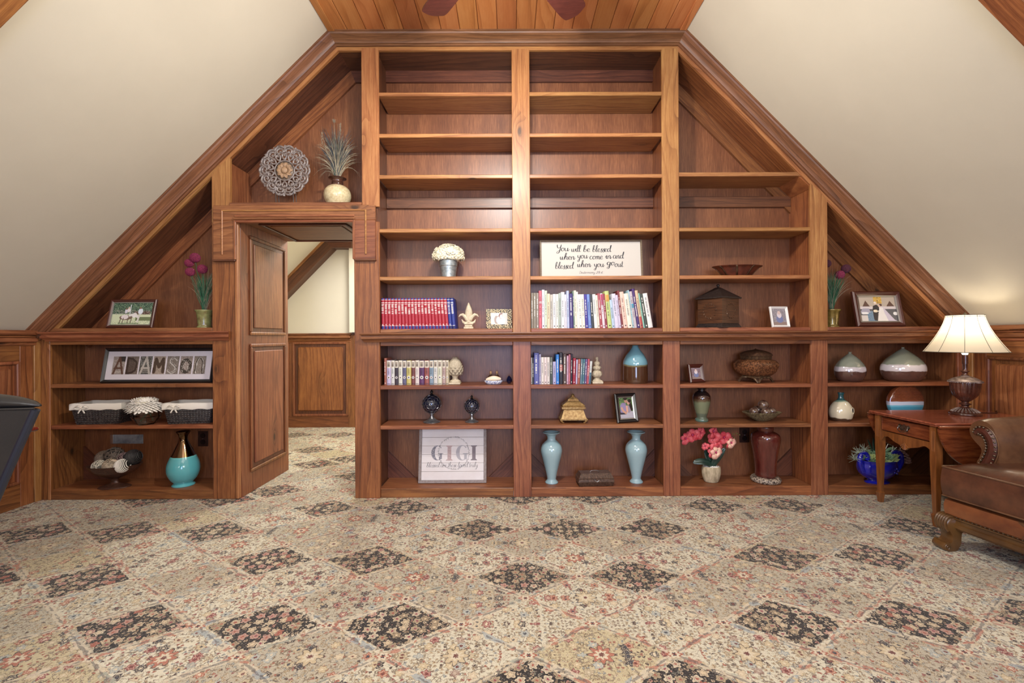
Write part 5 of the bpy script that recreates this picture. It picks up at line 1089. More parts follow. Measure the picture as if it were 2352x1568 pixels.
hexp(MB(), 44, 10, 44, 66, 4, rt4).obj('body', M['darkrelief'], e, smooth=False)
hexp(hexp(MB(), 50, 66, 50, 69, 4, rt4), 49, 69, 5, 93, 4, rt4).obj('lid', M['roofblack'], e, smooth=False); MB().sphere((0, 0, 97*s), 3.6*s, 12, 8).lathe(sc([(2.6, 92), (1.8, 96)], s), 10).obj('knob', M['roofblack'], e)
for fc in range(4):
    a = rt4+PI/4+fc*PI/2; nn = Vector((math.cos(a), math.sin(a), 0)); tt = Vector((-nn.y, nn.x, 0)); c = nn*(44*s*math.cos(PI/4)+.001)+Vector((0, 0, 38*s)); m = MB()
    for k in range(16):
        b = 2*PI*k/16; p = c+tt*math.cos(b)*15*s+Vector((0, 0, math.sin(b)*15*s)); q = p+(tt*math.cos(b+1)+Vector((0, 0, math.sin(b+1))))*5*s; m.tube([p, (p+q)/2+nn*.002, q], [.0016, .0022, .0008], 5)
    m.obj('wreath_relief', M['bronze'], e)
# large carved urn
pm('carvedbrown', (128, 84, 54), .4, rgb2=(72, 44, 28), scale=75, bump=.9, coat=.3, contrast=(.42, .58)); pm('urndark', (58, 40, 30), .35, rgb2=(90, 64, 46), scale=60, bump=.5)
e = vx('carved_urn', 'large square carved brown urn on a footed stand', 'urn', 1736, .819, 3.52, .42); s = 3.52/FPX
sq = lambda t, u: 1/max(abs(math.cos(t)), abs(math.sin(t)))**.75
MB().lathe(sc(prof([(22, 16), (30, 20), (38, 30), (42, 42), (41, 52), (34, 59), (28, 61)]), s*.86), 48, fn=sq).obj('body', M['carvedbrown'], e, ang=60)
MB().lathe(sc([(27, 60), (29, 62), (29, 70), (30, 71)], s*.86), 48, fn=sq).obj('collar', M['bronze'], e); MB().lathe(sc(prof([(31, 71), (31, 73), (26, 79), (16, 84), (4, 87), (1, 90)]), s*.86), 48, fn=sq).obj('lid', M['urndark'], e, ang=60)
MB().lathe(sc([(26, 12), (28, 13), (26, 17)], s*.86), 48, fn=sq).obj('stand_ring', M['bronze'], e)
for a in (-1, 1):
    for b in (-1, 1): MB().tube(cr([(a*6*s, b*26*s*.86, 13*s*.86), (a*16*s, b*25*s, 10*s), (a*24*s, b*25*s, 1*s)], 4), [2*s, 2.4*s]+[2.6*s]*7, 6).tube(cr([(a*26*s*.86, b*6*s, 13*s*.86), (a*25*s, b*16*s, 10*s), (a*24.6*s, b*25*s, 1*s)], 4), [2*s, 2.4*s]+[2.6*s]*7, 6).obj('leg', M['bronze'], e)
s = S_
zbands('green_glaze', [(0, (86, 112, 100)), (.02, (88, 98, 82)), (.06, (112, 118, 92)), (.155, (84, 66, 48)), (.172, (66, 38, 28)), (.195, (34, 26, 26))], .08, .012, .9)
e = vx('green_vase', 'shouldered vase with sage green glaze and dark brown neck', 'vase', 1611, .526, 3.50)
MB().lathe(sc(prof([(13.5, 0), (14.5, 2), (14, 6), (11, 9), (13, 18), (17, 34), (19.6, 48), (19, 58), (14, 66), (8.5, 70), (8.6, 73), (13, 76.5), (13.5, 77.5), (10, 77), (6, 70)]), s), 40).obj('vase_body', M['green_glaze'], e)
pm('seedbowl', (128, 118, 88), .35, rgb2=(72, 58, 42), scale=18, stretch=(6, 6, .6), coat=.4)
e = vx('fluted_bowl', 'shallow olive bowl with scalloped rim on the third column', 'bowl', 1749, .526, 3.50)
MB().lathe(sc(prof([(12, 0), (15, 1), (28, 8), (40, 17), (43.5, 20), (43, 21), (38, 18.5), (26, 10), (8, 5)]), s), 64, sy=.62, fn=lambda t, u: 1+.02*math.cos(24*t)*math.sin(PI*u*.5)).obj('bowl_body', M['seedbowl'], e)
pm('marble_brown', (70, 44, 36), .08, rgb2=(120, 100, 84), scale=40, coat=.9)
for k, (dx, dz, dy, r_) in enumerate(((2, 38, -3, 11.5), (-18, 22, 0, 10), (4, 22, -10, 11), (22, 23, -2, 9.5), (-3, 24, 12, 10.5))):
    e = thing('decorative_ball', ('topmost glossy brown ball in the scalloped bowl', 'left glossy brown ball in the scalloped bowl', 'front centre glossy ball in the scalloped bowl', 'right glossy brown ball in the scalloped bowl', 'rear glossy brown ball in the scalloped bowl')[k], 'ball', at(1749, .526, 3.5)+Vector((dx*s, dy*s, (dz-r_*.1)*s)), 0, 'glossy balls in the scalloped bowl')
    MB().sphere((0, 0, 0), r_*s, 22, 14).obj('ball_body', M['marble_brown'], e)
# orchid
pm('orchid', (206, 58, 72), .5, rgb2=(226, 110, 116), scale=22); pm('orchid_p', (226, 150, 140), .5, rgb2=(232, 196, 170), scale=30); pm('leafdark', (34, 62, 50), .35, rgb2=(24, 44, 38), scale=12, coat=.3); pm('stonepot', (196, 180, 150), .8, rgb2=(150, 136, 108), scale=60, bump=.4, stretch=(1, 1, .3)); pm('lip', (170, 40, 90), .5); pm('stemdark', (40, 34, 26), .6); pm('bud', (110, 120, 60), .5)
e = vx('potted_orchid', 'coral pink orchid in an oval pale stone pot', 'plant', 1632, .067, 3.50)
MB().lathe(sc(prof([(13, 0), (16, 2), (20, 14), (21.5, 26), (20.5, 34), (19, 36), (17, 34), (14, 31)]), s), 32, sy=.8).obj('pot', M['stonepot'], e)
m = MB(); r = random.Random(2)
for k in range(60): a = r.uniform(0, 2*PI); q = r.random()**.5*17; m.sphere((q*s*math.cos(a), q*.75*s*math.sin(a), 33.5*s), r.uniform(1.6, 3)*s, 6, 4)
m.obj('gravel', M['white'], e, kind='stuff')
for P in ([(2, 0, 33), (-6, -3, 42), (-22, -5, 47), (-36, -4, 46), (-43, -4, 43)], [(2, 0, 33), (9, -3, 50), (18, -8, 66), (27, -12, 80)], [(0, 0, 33), (-3, 2, 46), (-8, 3, 60), (-14, 3, 72)]):
    pts = cr([(a*s, b*s, c*s) for a, b, c in P], 4); MB().blade(pts, [7.5*s*math.sin(PI*(.1+.9*i/(len(pts)-1)))**.6 for i in range(len(pts))], (0, -.9, .5), .35).obj('leaf', M['leafdark'], e, thick=.0012)
MB().tube(cr([(-14*s, 0, 34*s), (-16*s, 0, 80*s), (-20*s, 0, 112*s), (-8*s, -2*s, 126*s), (10*s, -4*s, 108*s), (30*s, -4*s, 104*s), (50*s, -4*s, 104*s)], 6), .0014, 6).obj('stem', M['stemdark'], e)
MB().tube(cr([(-20*s, 0, 114*s), (-32*s, -2*s, 125*s), (-50*s, -3*s, 116*s), (-66*s, -3*s, 104*s)], 6), .0013, 6).obj('stem', M['stemdark'], e)
def bloom(cx_, cz_, R_, tilt, mt='orchid', cy_=-6):
    m = MB(); c = Vector((cx_*s, cy_*s, cz_*s)); d_ = Vector((math.sin(tilt), -1, .1)).normalized(); u = d_.orthogonal().normalized(); v = d_.cross(u); R_ *= s
    for k in range(5):
        a = PI/2+2*PI*k/5; p = u*math.cos(a)+v*math.sin(a); big = 1.25 if k in (1, 4) else 1
        P = [c+p*R_*t*big+d_*R_*.3*math.sin(PI*t) for t in (.08, .3, .55, .8, 1)]; m.blade(P, [R_*w_*big for w_ in (.12, .34, .46, .38, .08)], d_, .15)
    f = m.obj('bloom', M[mt], e, thick=.0008)
    MB().sphere(c+d_*R_*.2, R_*.16, 8, 6, (1, 1, 1.3)).obj('lip', M['lip'], f)
for a in ((-40, 98, 14, -.3), (-55, 90, 12, .2), (-26, 103, 13, .4), (1, 106, 13, .7), (3, 92, 13, -.4), (10, 84, 12, .3), (6, 70, 14, .1), (1, 60, 12, 0), (-14, 72, 8, -.9), (24, 92, 13, -.2), (34, 82, 12, .5)): bloom(a[0]*1.12, a[1]+11, a[2]*1.05, a[3])
bloom(5, 70, 13, .1, 'orchid_p', -12); bloom(40, 92, 11, .2, 'orchid_p', -12)
m = MB()
for a, b in ((51, 110), (52, 101), (58, 111), (64, 108)): m.sphere((a*s, -4*s, b*s), 3.2*s if a < 50 else 1.4*s, 10, 7)
m.obj('buds', M['bud'], e)
# outlets on the back panels
pm('outletbrown', (48, 28, 22), .3, coat=.3); pm('outletface', (28, 18, 16), .25)
def outlet(label, px_, z0, z1, par=None):
    Y = BK-.001; c = at(px_, (z0+z1)/2, Y); e = thing('wall_outlet', label, 'outlet', c); h = (z1-z0)/2; w_ = h*.66
    MB().box((-w_, -.006, -h), (w_, 0, h), .002).obj('cover_plate', M['outletbrown'], e)
    for sg in (-1, 1):
        MB().lathe([(w_*.5, 0), (w_*.48, .003)], 20).xf(Matrix.Translation((0, -.006, sg*h*.42)) @ Matrix.Rotation(PI/2, 4, 'X')).obj('socket', M['outletface'], e)
    MB().sphere((0, -.006, 0), .003, 8, 5).obj('screw', M['pewter'], e)
outlet('dark brown outlet on the back panel between the orchid and the red vase', 1708.5, .325, .445); outlet('dark brown outlet behind the teal vase in the low bookcase', 466, .32, .44)
pm('steel', (170, 180, 192), .35, .3, rgb2=(104, 116, 130), scale=9)
e = thing('wall_plate', 'small shiny steel plate on the back panel of the low bookcase', 'wall plate', at(291, Z(1008, 291, BK), BK-.001)); 
MB().box((-.128, -.003, -.036), (.128, 0, .036), .001).obj('plate', M['steel'], e); MB().box((-.128, -.006, -.036), (-.106, -.003, .036), .001).obj('edge_strip', M['silver'], e); MB().box((-.106, -.005, -.038), (.03, -.003, -.033), .001).obj('edge_strip', M['silver'], e)
# red vase
pm('oxblood', (66, 20, 18), .1, rgb2=(98, 46, 38), scale=5, stretch=(3, 3, .6), coat=1); pm('wovenbase', (176, 160, 142), .5, rgb2=(60, 48, 42), scale=90, contrast=(.45, .55), bump=.8)
e = vx('red_vase', 'tall oxblood red glazed vase on a braided base', 'vase', 1757, .067, 3.50)
MB().lathe(sc(prof([(28, 0), (31, 2), (31.5, 6), (30, 10), (26, 12), (22, 12)]), s), 40, fn=lambda t, u: 1+.012*math.cos(26*t)).obj('woven_base', M['wovenbase'], e); m = MB()
for k in range(44):
    a = 2*PI*k/44; m.tube([(29*s*math.cos(a), 29*s*math.sin(a), 2.5*s), (31.5*s*math.cos(a+.06), 31.5*s*math.sin(a+.06), 6*s), (28*s*math.cos(a+.12), 28*s*math.sin(a+.12), 10*s)], .0028, 5)
m.obj('braid', M['wovenbase'], e, kind='stuff')
MB().lathe(sc(prof([(21, 12), (22.5, 16), (22, 26), (23, 44), (26, 66), (29.5, 86), (31, 98), (29, 108), (20, 114), (15, 116), (15, 120), (17, 123), (17, 126), (13, 126), (12, 118)]), s), 44).obj('vase_body', M['oxblood'], e)
MB().lathe(sc([(15.5, 116), (17, 119), (17, 124), (15.6, 125)], s), 36).obj('collar', M['copper'], e)
# ---- right column
def tear(name, z1, z2):
    return zbands(name, [(0, (84, 58, 50)), (z1, (196, 188, 190)), (z2, (132, 136, 120))], .12, .006, .8)
tear('tear_s', .078, .112); tear('tear_l', .082, .128)
e = vx('teardrop_vase', 'smaller onion-shaped vase in sage, white and brown bands', 'vase', 1952, .823, 3.50)
MB().lathe(sc(prof([(22, 0), (29, 5), (34, 15), (35.5, 27), (33, 38), (25, 50), (15, 60), (7, 66), (3.5, 69), (3.6, 71), (5, 72.5), (3, 73)]), s*.93), 44, sy=.8).obj('vase_body', M['tear_s'], e)
e = vx('teardrop_vase', 'larger onion-shaped vase in sage, white and brown bands', 'vase', 2074, .823, 3.50)
MB().lathe(sc(prof([(32, 0), (41, 5), (48, 16), (50.5, 29), (48, 41), (38, 54), (24, 66), (12, 75), (4, 80), (3.6, 83), (4.6, 84)]), s*.93), 48, sy=.75).obj('vase_body', M['tear_l'], e)
zbands('jugglaze', [(0, (74, 52, 38)), (.022, (220, 208, 178)), (.147, (132, 154, 132)), (.158, (44, 92, 96))], .12, .008, .8)
e = vx('pottery_jug', 'cream pottery jug with teal neck and a round finger hole', 'jug', 1931, .526, 3.50)
jb = MB().lathe(sc(prof([(19, 0), (22, 3), (25.5, 14), (25.5, 24), (22, 34), (15, 43), (8.5, 48), (6, 52), (5.6, 59), (7.5, 63.5), (6, 64), (4.5, 60)]), s), 40, sy=.75); jb.obj('jug_body', M['jugglaze'], e)
pm('jughole', (44, 40, 38), .5)
MB().sphere((15.5*s, -13.4*s, 24*s), 5.2*s, 16, 10, (.55, .5, 1.25)).obj('finger_hole', M['jughole'], e); MB().tube([(15.5*s+4.0*s*math.cos(t*PI/10), -15.6*s+1.4*s*math.cos(t*PI/10), 24*s+7.4*s*math.sin(t*PI/10)) for t in range(21)], .0022, 6).obj('hole_rim', M['jugglaze'], e)
zbands('beachdisc', [(0, (80, 154, 184)), (.104, (110, 180, 204)), (.116, (200, 206, 222)), (.144, (150, 82, 48))], .15, .002, .7)
e = vx('disc_vase', 'flat round vase, textured rust above glossy white and blue', 'vase', 2078, .526, 3.50); RD = .134; dz = .136
MB().lathe([(0.001, 0), (RD*.88, 0), (RD*.97, .008), (RD, .025), (RD*.97, .042), (RD*.88, .05), (0.001, .05)], 56).xf(Matrix.Translation((0, -.025, dz)) @ Matrix.Rotation(-PI/2, 4, 'X')).obj('disc_body', M['beachdisc'], e)
m = MB(); pm('rust', (150, 82, 48), .35, rgb2=(104, 54, 34), scale=70)
for i in range(-17, 18):
    for j in range(-2, 18):
        x_, z_ = (i+.5*(j % 2))*.0080, j*.0080
        if x_*x_+z_*z_ < (RD*.93)**2 and dz+z_ > .148: m.sphere((x_, -.0255, dz+z_), .0039, 6, 4, (1, .7, .75))
m.obj('bead_texture', M['rust'], e, kind='stuff')
# blue planter with succulents
pm('cobalt', (34, 38, 176), .06, rgb2=(22, 24, 130), scale=10, coat=1); pm('succ', (146, 176, 140), .5, rgb2=(104, 140, 108), scale=30); pm('succ_p', (176, 196, 128), .5, rgb2=(200, 214, 160), scale=30); pm('succ_d', (44, 66, 52), .5); pm('twig', (150, 160, 140), .6); pm('cone', (120, 88, 82), .6, rgb2=(160, 126, 120), scale=50)
e = vx('succulent_planter', 'cobalt blue handled planter of mixed succulents behind the table leg', 'planter', 2013, .067, 3.46, .1); s = 3.46/FPX*.92
MB().lathe(sc(prof([(30, 0), (31, 2), (26, 5), (24, 9), (34, 14), (46, 26), (50, 40), (49, 50), (51, 56), (51.5, 58), (48, 57), (46, 50)]), s), 48, sy=.62).obj('pot', M['cobalt'], e)
for sg in (-1, 1):
    MB().tube(cr([(sg*46*s, -8*s, 30*s), (sg*56*s, -10*s, 52*s), (sg*54*s, -10*s, 72*s), (sg*42*s, -10*s, 76*s), (sg*34*s, -10*s, 66*s), (sg*38*s, -10*s, 58*s)], 5), [6*s]*10+[5.4*s]*16, 10).obj('handle', M['cobalt'], e)
m = MB()
for k in range(5): m.sphere(((26+5*math.cos(k*1.25))*s, -27.5*s, (34+6*math.sin(k*1.25))*s), 2.6*s, 8, 5, (1, .5, 1))
m.tube(cr([(18*s, -29*s, 28*s), (26*s, -28*s, 34*s), (34*s, -24*s, 38*s)], 4), .0015, 5); m.obj('applied_flower', M['cobalt'], e)
r = random.Random(12)
def rosette(c, R_, n, mt, w_=.28, up=.5, nm='succulent', flatn=1):
    m = MB(); c = Vector(c)
    for k in range(n):
        a = k*2.4; el = up+.9*(k/n)*0; t_ = (k/n); q = Vector((math.cos(a)*(1-.6*t_), math.sin(a)*(1-.6*t_), up+t_*1.0)).normalized(); L = R_*(1-.45*t_)
        m.tube([c, c+q*L*.5, c+q*L], [R_*w_*.35, R_*w_*.5, R_*.03], 5)
    return m.obj(nm, M[mt], e)
for a in ((-22, -12, 50, 20, 24, 'succ'), (24, -14, 52, 22, 24, 'succ_p'), (-22, -6, 58, 24, 26, 'succ_p'), (-8, -10, 56, 22, 24, 'succ_p'), (14, -10, 58, 24, 26, 'succ'), (30, -8, 60, 22, 24, 'succ_p'), (0, 0, 62, 28, 22, 'succ'), (38, -2, 58, 20, 24, 'succ'), (-34, -2, 58, 18, 20, 'succ'), (8, -16, 50, 16, 22, 'succ_p')):
    rosette((a[0]*s, a[1]*s, a[2]*s), a[3]*s*1.02, a[4]*2, a[5], .24, .45)
m = MB()
for c in ((-58, -8, 78), (-40, -6, 84), (-68, -10, 62), (-50, -4, 72)):
    for k in range(26):
        q = Vector((r.uniform(-1, 1), r.uniform(-1, 1)*.6, r.uniform(-.5, 1))).normalized(); p = Vector((c[0]*s, c[1]*s, c[2]*s)); m.tube([p, p+q*16*s], [.0014, .0005], 4)
    m.tube([(-30*s, 0, 56*s), Vector(c)*s], .0016, 5)
m.obj('spiky_sprigs', M['twig'], e, kind='stuff')
for P in ([(-8, 0, 56), (-14, 2, 84), (-22, 4, 108)], [(-2, 2, 56), (-6, 4, 90), (-4, 6, 112)]): MB().blade(cr([Vector(p)*s for p in P], 4), .008, (0, -1, 0), .3).obj('leaf', M['succ_d'], e, thick=.001)
for P in ([(16, 0, 58), (24, -4, 80), (42, -6, 84), (56, -6, 66)], [(18, 0, 58), (34, -6, 74), (46, -8, 50)]): MB().blade(cr([Vector(p)*s for p in P], 4), .011, (0, -1, .3), .3).obj('leaf', M['succ'], e, thick=.001)
m = MB()
for P in ([(34, -6, 76), (36, -8, 90), (34, -8, 98)], [(36, -6, 78), (46, -8, 88), (52, -8, 96)], [(48, -6, 70), (56, -8, 82), (52, -8, 92)], [(20, -4, 84), (30, -4, 100), (44, -4, 104)]): m.tube(cr([Vector(p)*s for p in P], 4), [.003]+[.0026]*6+[.0008]*2, 6)
m.obj('pale_stems', M['petal_pure'], e)
m = MB()
for k in range(46):
    t_ = k/45; a = k*2.4; c = Vector((52+30*t_, -6, 78-30*t_))*s; R_ = (11*math.sin(PI*(.15+.75*t_)))*s; m.sphere(c+Vector((math.cos(a)*R_*.5, math.sin(a)*R_*.8, math.cos(a)*R_*.7)), 3.6*s, 7, 5, (1.2, 1, .6))
m.obj('pine_cone', M['cone'], e)
# ---- low bookcase contents
s = 3.46/FPX
pm('wicker', (36, 32, 34), .4, rgb2=(66, 60, 60), scale=60, coat=.3); pm('linen', (226, 220, 208), .85)
def basket(label, px_, Y, w_, d_, h_, rz, bow):
    e = vx('wicker_basket', label, 'basket', px_, .541, Y, rz, 'black lined wicker baskets')
    def wall(z, f): return [(-w_/2*f, -d_/2*f), (w_/2*f, -d_/2*f), (w_/2*f, d_/2*f), (-w_/2*f, d_/2*f)]
    m = MB(); n = 9
    for j in range(n):
        z = .004+h_*.78*j/(n-1); f = .86+.14*j/(n-1); P = wall(z, f); L = []
        for k in range(4):
            a, b = P[k], P[(k+1) % 4]; N = 26 if k % 2 == 0 else 16
            for i in range(N): t_ = i/N; o_ = .0022*(1 if (i+j) % 2 else -1); nx, ny = (b[1]-a[1]), -(b[0]-a[0]); l_ = math.hypot(nx, ny); L.append((a[0]+(b[0]-a[0])*t_+nx/l_*o_, a[1]+(b[1]-a[1])*t_+ny/l_*o_, z))
        L.append(L[0]); m.tube(L, .0042, 5, cap=False)
    for k in range(4):
        for i in range(30 if k % 2 == 0 else 18):
            t_ = (i+.5)/(30 if k % 2 == 0 else 18); A, B = wall(0, .86), wall(0, 1.0); p = Vector((*A[k], 0)).lerp(Vector((*A[(k+1) % 4], 0)), t_); q = Vector((*B[k], h_*.8)).lerp(Vector((*B[(k+1) % 4], h_*.8)), t_); m.tube([p+Vector((0, 0, .003)), p.lerp(q, .5)+Vector((.0015*(i%2), 0, 0)), q], .0032, 5)
    m.obj('woven_body', M['wicker'], e, kind='stuff')
    MB().box((-w_/2*.86, -d_/2*.86, 0), (w_/2*.86, d_/2*.86, .006)).obj('bottom', M['wicker'], e)
    m = MB(); R_ = []
    for zz, f in ((h_*.70, 1.045), (h_*.72, 1.055), (h_*.98, 1.055), (h_*1.0, 1.03), (h_*.97, .97), (h_*.1, .82)):
        Q = []; P = wall(0, f)
        for k in range(4):
            a, b = P[k], P[(k+1) % 4]
            for i in range(10):
                t_ = i/10; Q.append((a[0]+(b[0]-a[0])*t_, a[1]+(b[1]-a[1])*t_, zz+(.0035*math.sin(i*1.9+k*2) if f > 1.04 and zz < h_*.8 else .0015*math.sin(i*1.3+k))))
        R_.append(Q)
    vs = [p for q in R_ for p in q]; N = 40; m.add(vs, [(j*N+i, j*N+(i+1) % N, (j+1)*N+(i+1) % N, (j+1)*N+i) for j in range(5) for i in range(N)]); m.obj('cloth_liner', M['linen'], e, thick=.002, ang=60)
    m = MB(); c = Vector((bow, -d_/2*1.05, h_*.8))
    for sg in (-1, 1):
        m.blade(cr([c, c+Vector((sg*.02, -.012, .018)), c+Vector((sg*.042, -.01, .004)), c+Vector((sg*.02, -.006, -.006)), c], 4), [.006]*17, (0, -.5, 1), .1); m.blade(cr([c, c+Vector((sg*.012, -.006, -.02)), c+Vector((sg*.022, -.006, -.038))], 4), [.005]*9, (0, -1, .1), .1)
    m.sphere(c, .006, 8, 6); m.obj('bow', M['linen'], e, thick=.001)
basket('black wicker basket with white liner, left of the white flower', 243, 3.52, .33, .20, .155, .12, -.09); basket('black wicker basket with white liner, right of the white flower', 448, 3.52, .33, .20, .155, .12, -.09)
e = vx('flower_bowl', 'white chrysanthemum in a faceted glass bowl between the baskets', 'flower', 335, .541, 3.43); s = 3.43/FPX
MB().lathe(sc([(17, 0), (19, 2), (30, 18), (30, 24), (22, 38), (20, 37), (27, 24), (27, 19), (16, 4), (0.01, 3)], s), 7).obj('glass_bowl', M['glass'], e, smooth=False)
m = MB(); r = random.Random(6)
for k in range(330):
    f = k/229; ph = .1+1.5*f**.7; th = k*2.39996; d_ = Vector((math.sin(ph)*math.cos(th), math.sin(ph)*math.sin(th)*.75, math.cos(ph)*.72)); L = (17+21*f**.7)*s*r.uniform(.9, 1.08); c = Vector((0, -4*s, 44*s)); up = Vector((0, 0, 1)).cross(d_).cross(d_) if abs(d_.z) < .98 else Vector((1, 0, 0))
    P = [c+d_*L*.15, c+d_*L*.55+Vector((0, 0, 2*s)), c+d_*L*.9, c+d_*L+Vector((0, 0, (-2 if f > .6 else 3)*s))]; m.blade(P, [1.6*s, 3.2*s, 3.6*s, 1.2*s], up if up.length > .01 else (0, 0, 1), .2)
m.obj('petals', M['petal_pure'], e, thick=.0006, kind='stuff'); MB().sphere((0, -8*s, 46*s), 17*s, 14, 10, (1, .8, .95)).obj('flower_centre', M['petal_w'], e)
MB().tube([(0, 0, 40*s), (4*s, -2*s, 24*s), (-8*s, -6*s, 8*s)], .003, 6).tube([(2*s, 0, 36*s), (12*s, 4*s, 8*s)], .0028, 6).obj('stem', M['grass_g'], e)
# footed bowl with rattan balls
pm('bronzebowl', (86, 56, 44), .4, .3, rgb2=(64, 42, 34), scale=80, bump=.4, coat=.2)
s = 3.45/FPX*1.04; eb = vx('footed_bowl', 'oval bronze-brown footed bowl holding woven balls', 'bowl', 262, .069, 3.45, .2)
MB().lathe(sc(prof([(30, 0), (31, 1.5), (26, 4), (12, 8), (7, 13), (9, 20), (24, 26), (42, 36), (51, 48), (52, 50), (49, 49), (38, 40), (20, 31), (2, 28)]), s), 56, sy=.62, fn=lambda t, u: 1+(.012*math.cos(40*t) if u < .18 else 0)).obj('bowl_body', M['bronzebowl'], eb)
BZ = -4
BC = [(-30, 66, 17, (120, 104, 90), 'brown striped woven ball at the left'), (-6, 72, 19, (104, 92, 84), 'large grey-brown twig ball'), (-24, 52, 15, (222, 216, 198), 'cream woven ball at the front left'), (4, 54, 17, (206, 190, 168), 'cream wound ball at the front'), (16, 66, 13, (140, 116, 116), 'small mauve woven ball'), (28, 54, 15, (60, 50, 46), 'black and white striped ball'), (38, 68, 17, (56, 52, 54), 'dark wound ball at the right')]
for k, (dx, dz, r_, c, lb) in enumerate(BC):
    mt = pm(f'rattan{k}', c, .6, rgb2=tuple(int(v*.6) for v in c), scale=80); core = pm(f'rattancore{k}', tuple(int(v*.45) for v in c) if k != 3 else c, .8)
    e = thing('woven_ball', lb+' in the footed bowl', 'ball', at(262, .069, 3.45)+Vector((dx*s*.95, (-12 if k in (2, 3, 5) else 6)*s, (dz+BZ)*s)), 0, 'woven balls in the footed bowl'); R_ = r_*s*.95
    MB().sphere((0, 0, 0), R_*.9, 18, 12).obj('core', core, e); m = MB(); r = random.Random(k)
    for q in range(15 if k != 5 else 11):
        ax = Vector((r.uniform(-1, 1), r.uniform(-1, 1), r.uniform(-1, 1))).normalized() if k not in (0, 3, 5, 6) else Vector((1, .2, .3 if k != 3 else 2)).normalized()
        off = r.uniform(-.5, .5) if k not in (0, 3, 5, 6) else -.85+1.7*q/(14 if k != 5 else 10)
        u = ax.orthogonal().normalized(); v = ax.cross(u); rr = math.sqrt(1-off*off)*R_; m.tube([ax*off*R_+(u*math.cos(t_*PI/12)+v*math.sin(t_*PI/12))*rr for t_ in range(25)], R_*.07, 5, cap=False)
    m.obj('strands', mt if k != 5 else M['petal_pure'], e)
# teal and bronze vase
zbands('teal_glaze', [(0, (92, 172, 178)), (.215, (104, 188, 186)), (.224, (104, 78, 48), 1)], .12, .003, .6, metal=1)
e = vx('teal_vase', 'bulbous turquoise vase with a metallic bronze neck', 'vase', 420, .069, 3.49); s = 3.49/FPX
MB().lathe(sc(prof([(22, 0), (23, 2), (20, 5), (19, 7), (27, 17), (32.5, 32), (32.5, 46), (29, 58), (24, 69), (17, 84), (10.5, 98), (8.6, 106), (9.6, 114), (13.5, 121), (14, 123), (12, 122), (7, 110)]), s), 48).obj('vase_body', M['teal_glaze'], e)
# ------------------------------------------------------------ end table
pm('cherry', (138, 74, 40), .22, rgb2=(92, 42, 24), scale=6, stretch=(1.2, 9, 9), coat=.5); pm('cherry_y', (140, 76, 42), .25, rgb2=(92, 42, 24), scale=6, stretch=(9, 1.2, 9), coat=.5)
pm('cherry_top', (168, 96, 70), .22, rgb2=(134, 66, 46), scale=5, stretch=(1, 7, 7), coat=.6, croug=.12); pm('cherry_leg', (146, 90, 46), .3, rgb2=(112, 66, 34), scale=6, stretch=(9, 9, 1), coat=.4); pm('antique', (150, 142, 128), .25, .9, rgb2=(90, 82, 70), scale=60)
TX0, TX1, TY0, TY1, TZ = 2.555, 3.345, 2.765, 3.285, .638
e = thing('end_table', 'cherry drop-leaf end table with one drawer, against the right wall', 'table', (TX0+.4, TY0+.26, 0))
O = Vector((-(TX0+.4), -(TY0+.26), 0)).to_tuple(); TM = Matrix.Translation(O)
m = MB().box((TX0, TY0, TZ-.012), (TX1, TY1, TZ), .004).box((TX0+.006, TY0+.004, TZ-.022), (TX1, TY1-.004, TZ-.012), .004); m.xf(TM).obj('top', M['cherry_top'], e)
lw = .036
for lx, ly in ((2.600, 2.812), (2.600, 3.238), (3.30, 2.812), (3.30, 3.238)):
    m = MB(); h0 = TZ-.022
    def fr(w0, z0, w1, z1): m.add([(lx+a*w0, ly+b*w0, z0) for a, b in ((-1, -1), (1, -1), (1, 1), (-1, 1))]+[(lx+a*w1, ly+b*w1, z1) for a, b in ((-1, -1), (1, -1), (1, 1), (-1, 1))], [(3, 2, 1, 0), (4, 5, 6, 7), (0, 1, 5, 4), (1, 2, 6, 5), (2, 3, 7, 6), (3, 0, 4, 7)])
    fr(.021, .40, .021, h0); fr(.0125, .075, .021, .40); fr(.012, 0, .017, .06); fr(.017, .06, .019, .068); fr(.019, .068, .0125, .078)
    for q in (-.009, 0, .009): m.box((lx-.0225, ly+q-.0022, .46), (lx-.02, ly+q+.0022, h0-.03), .001)
    m.xf(TM).obj('leg', M['cherry_leg'], e)
# drawer side (faces left): drawer, scalloped apron, shell carving, handle
MB().box((2.592, 2.835, .512), (2.602, 3.215, .604), .004).xf(TM).obj('drawer_front', M['cherry_y'], e)
for a, b in (((2.588, 2.838, .515), (2.594, 3.212, .519)), ((2.588, 2.838, .598), (2.594, 3.212, .602)), ((2.588, 2.838, .515), (2.594, 2.842, .602)), ((2.588, 3.208, .515), (2.594, 3.212, .602))): MB().box(a, b, .001).xf(TM).obj('cock_bead', M['cherry_y'], e)
P = [(2.83, .508), (3.22, .508), (3.22, .43)]+[(p.x, p.y) for p in cr([(3.22, .43, 0), (3.20, .462, 0), (3.165, .474, 0), (3.12, .455, 0), (3.07, .440, 0), (3.045, .432, 0), (3.025, .415, 0), (3.005, .432, 0), (2.98, .440, 0), (2.93, .455, 0), (2.885, .474, 0), (2.85, .462, 0), (2.83, .43, 0)], 4)[1:]]
MB().prism([(2.593, y, z) for y, z in P], (.012, 0, 0)).xf(TM).obj('apron', M['cherry_leg'], e)
m = MB()
for k in range(7):
    a = PI*(.2+.6*k/6); m.tube([(2.590, 3.025, .462), (2.586, 3.025+math.cos(a)*.035, .462-math.sin(a)*.045)], [.002, .0045], 6)
m.xf(TM).obj('carved_shell', M['cherry_leg'], e)
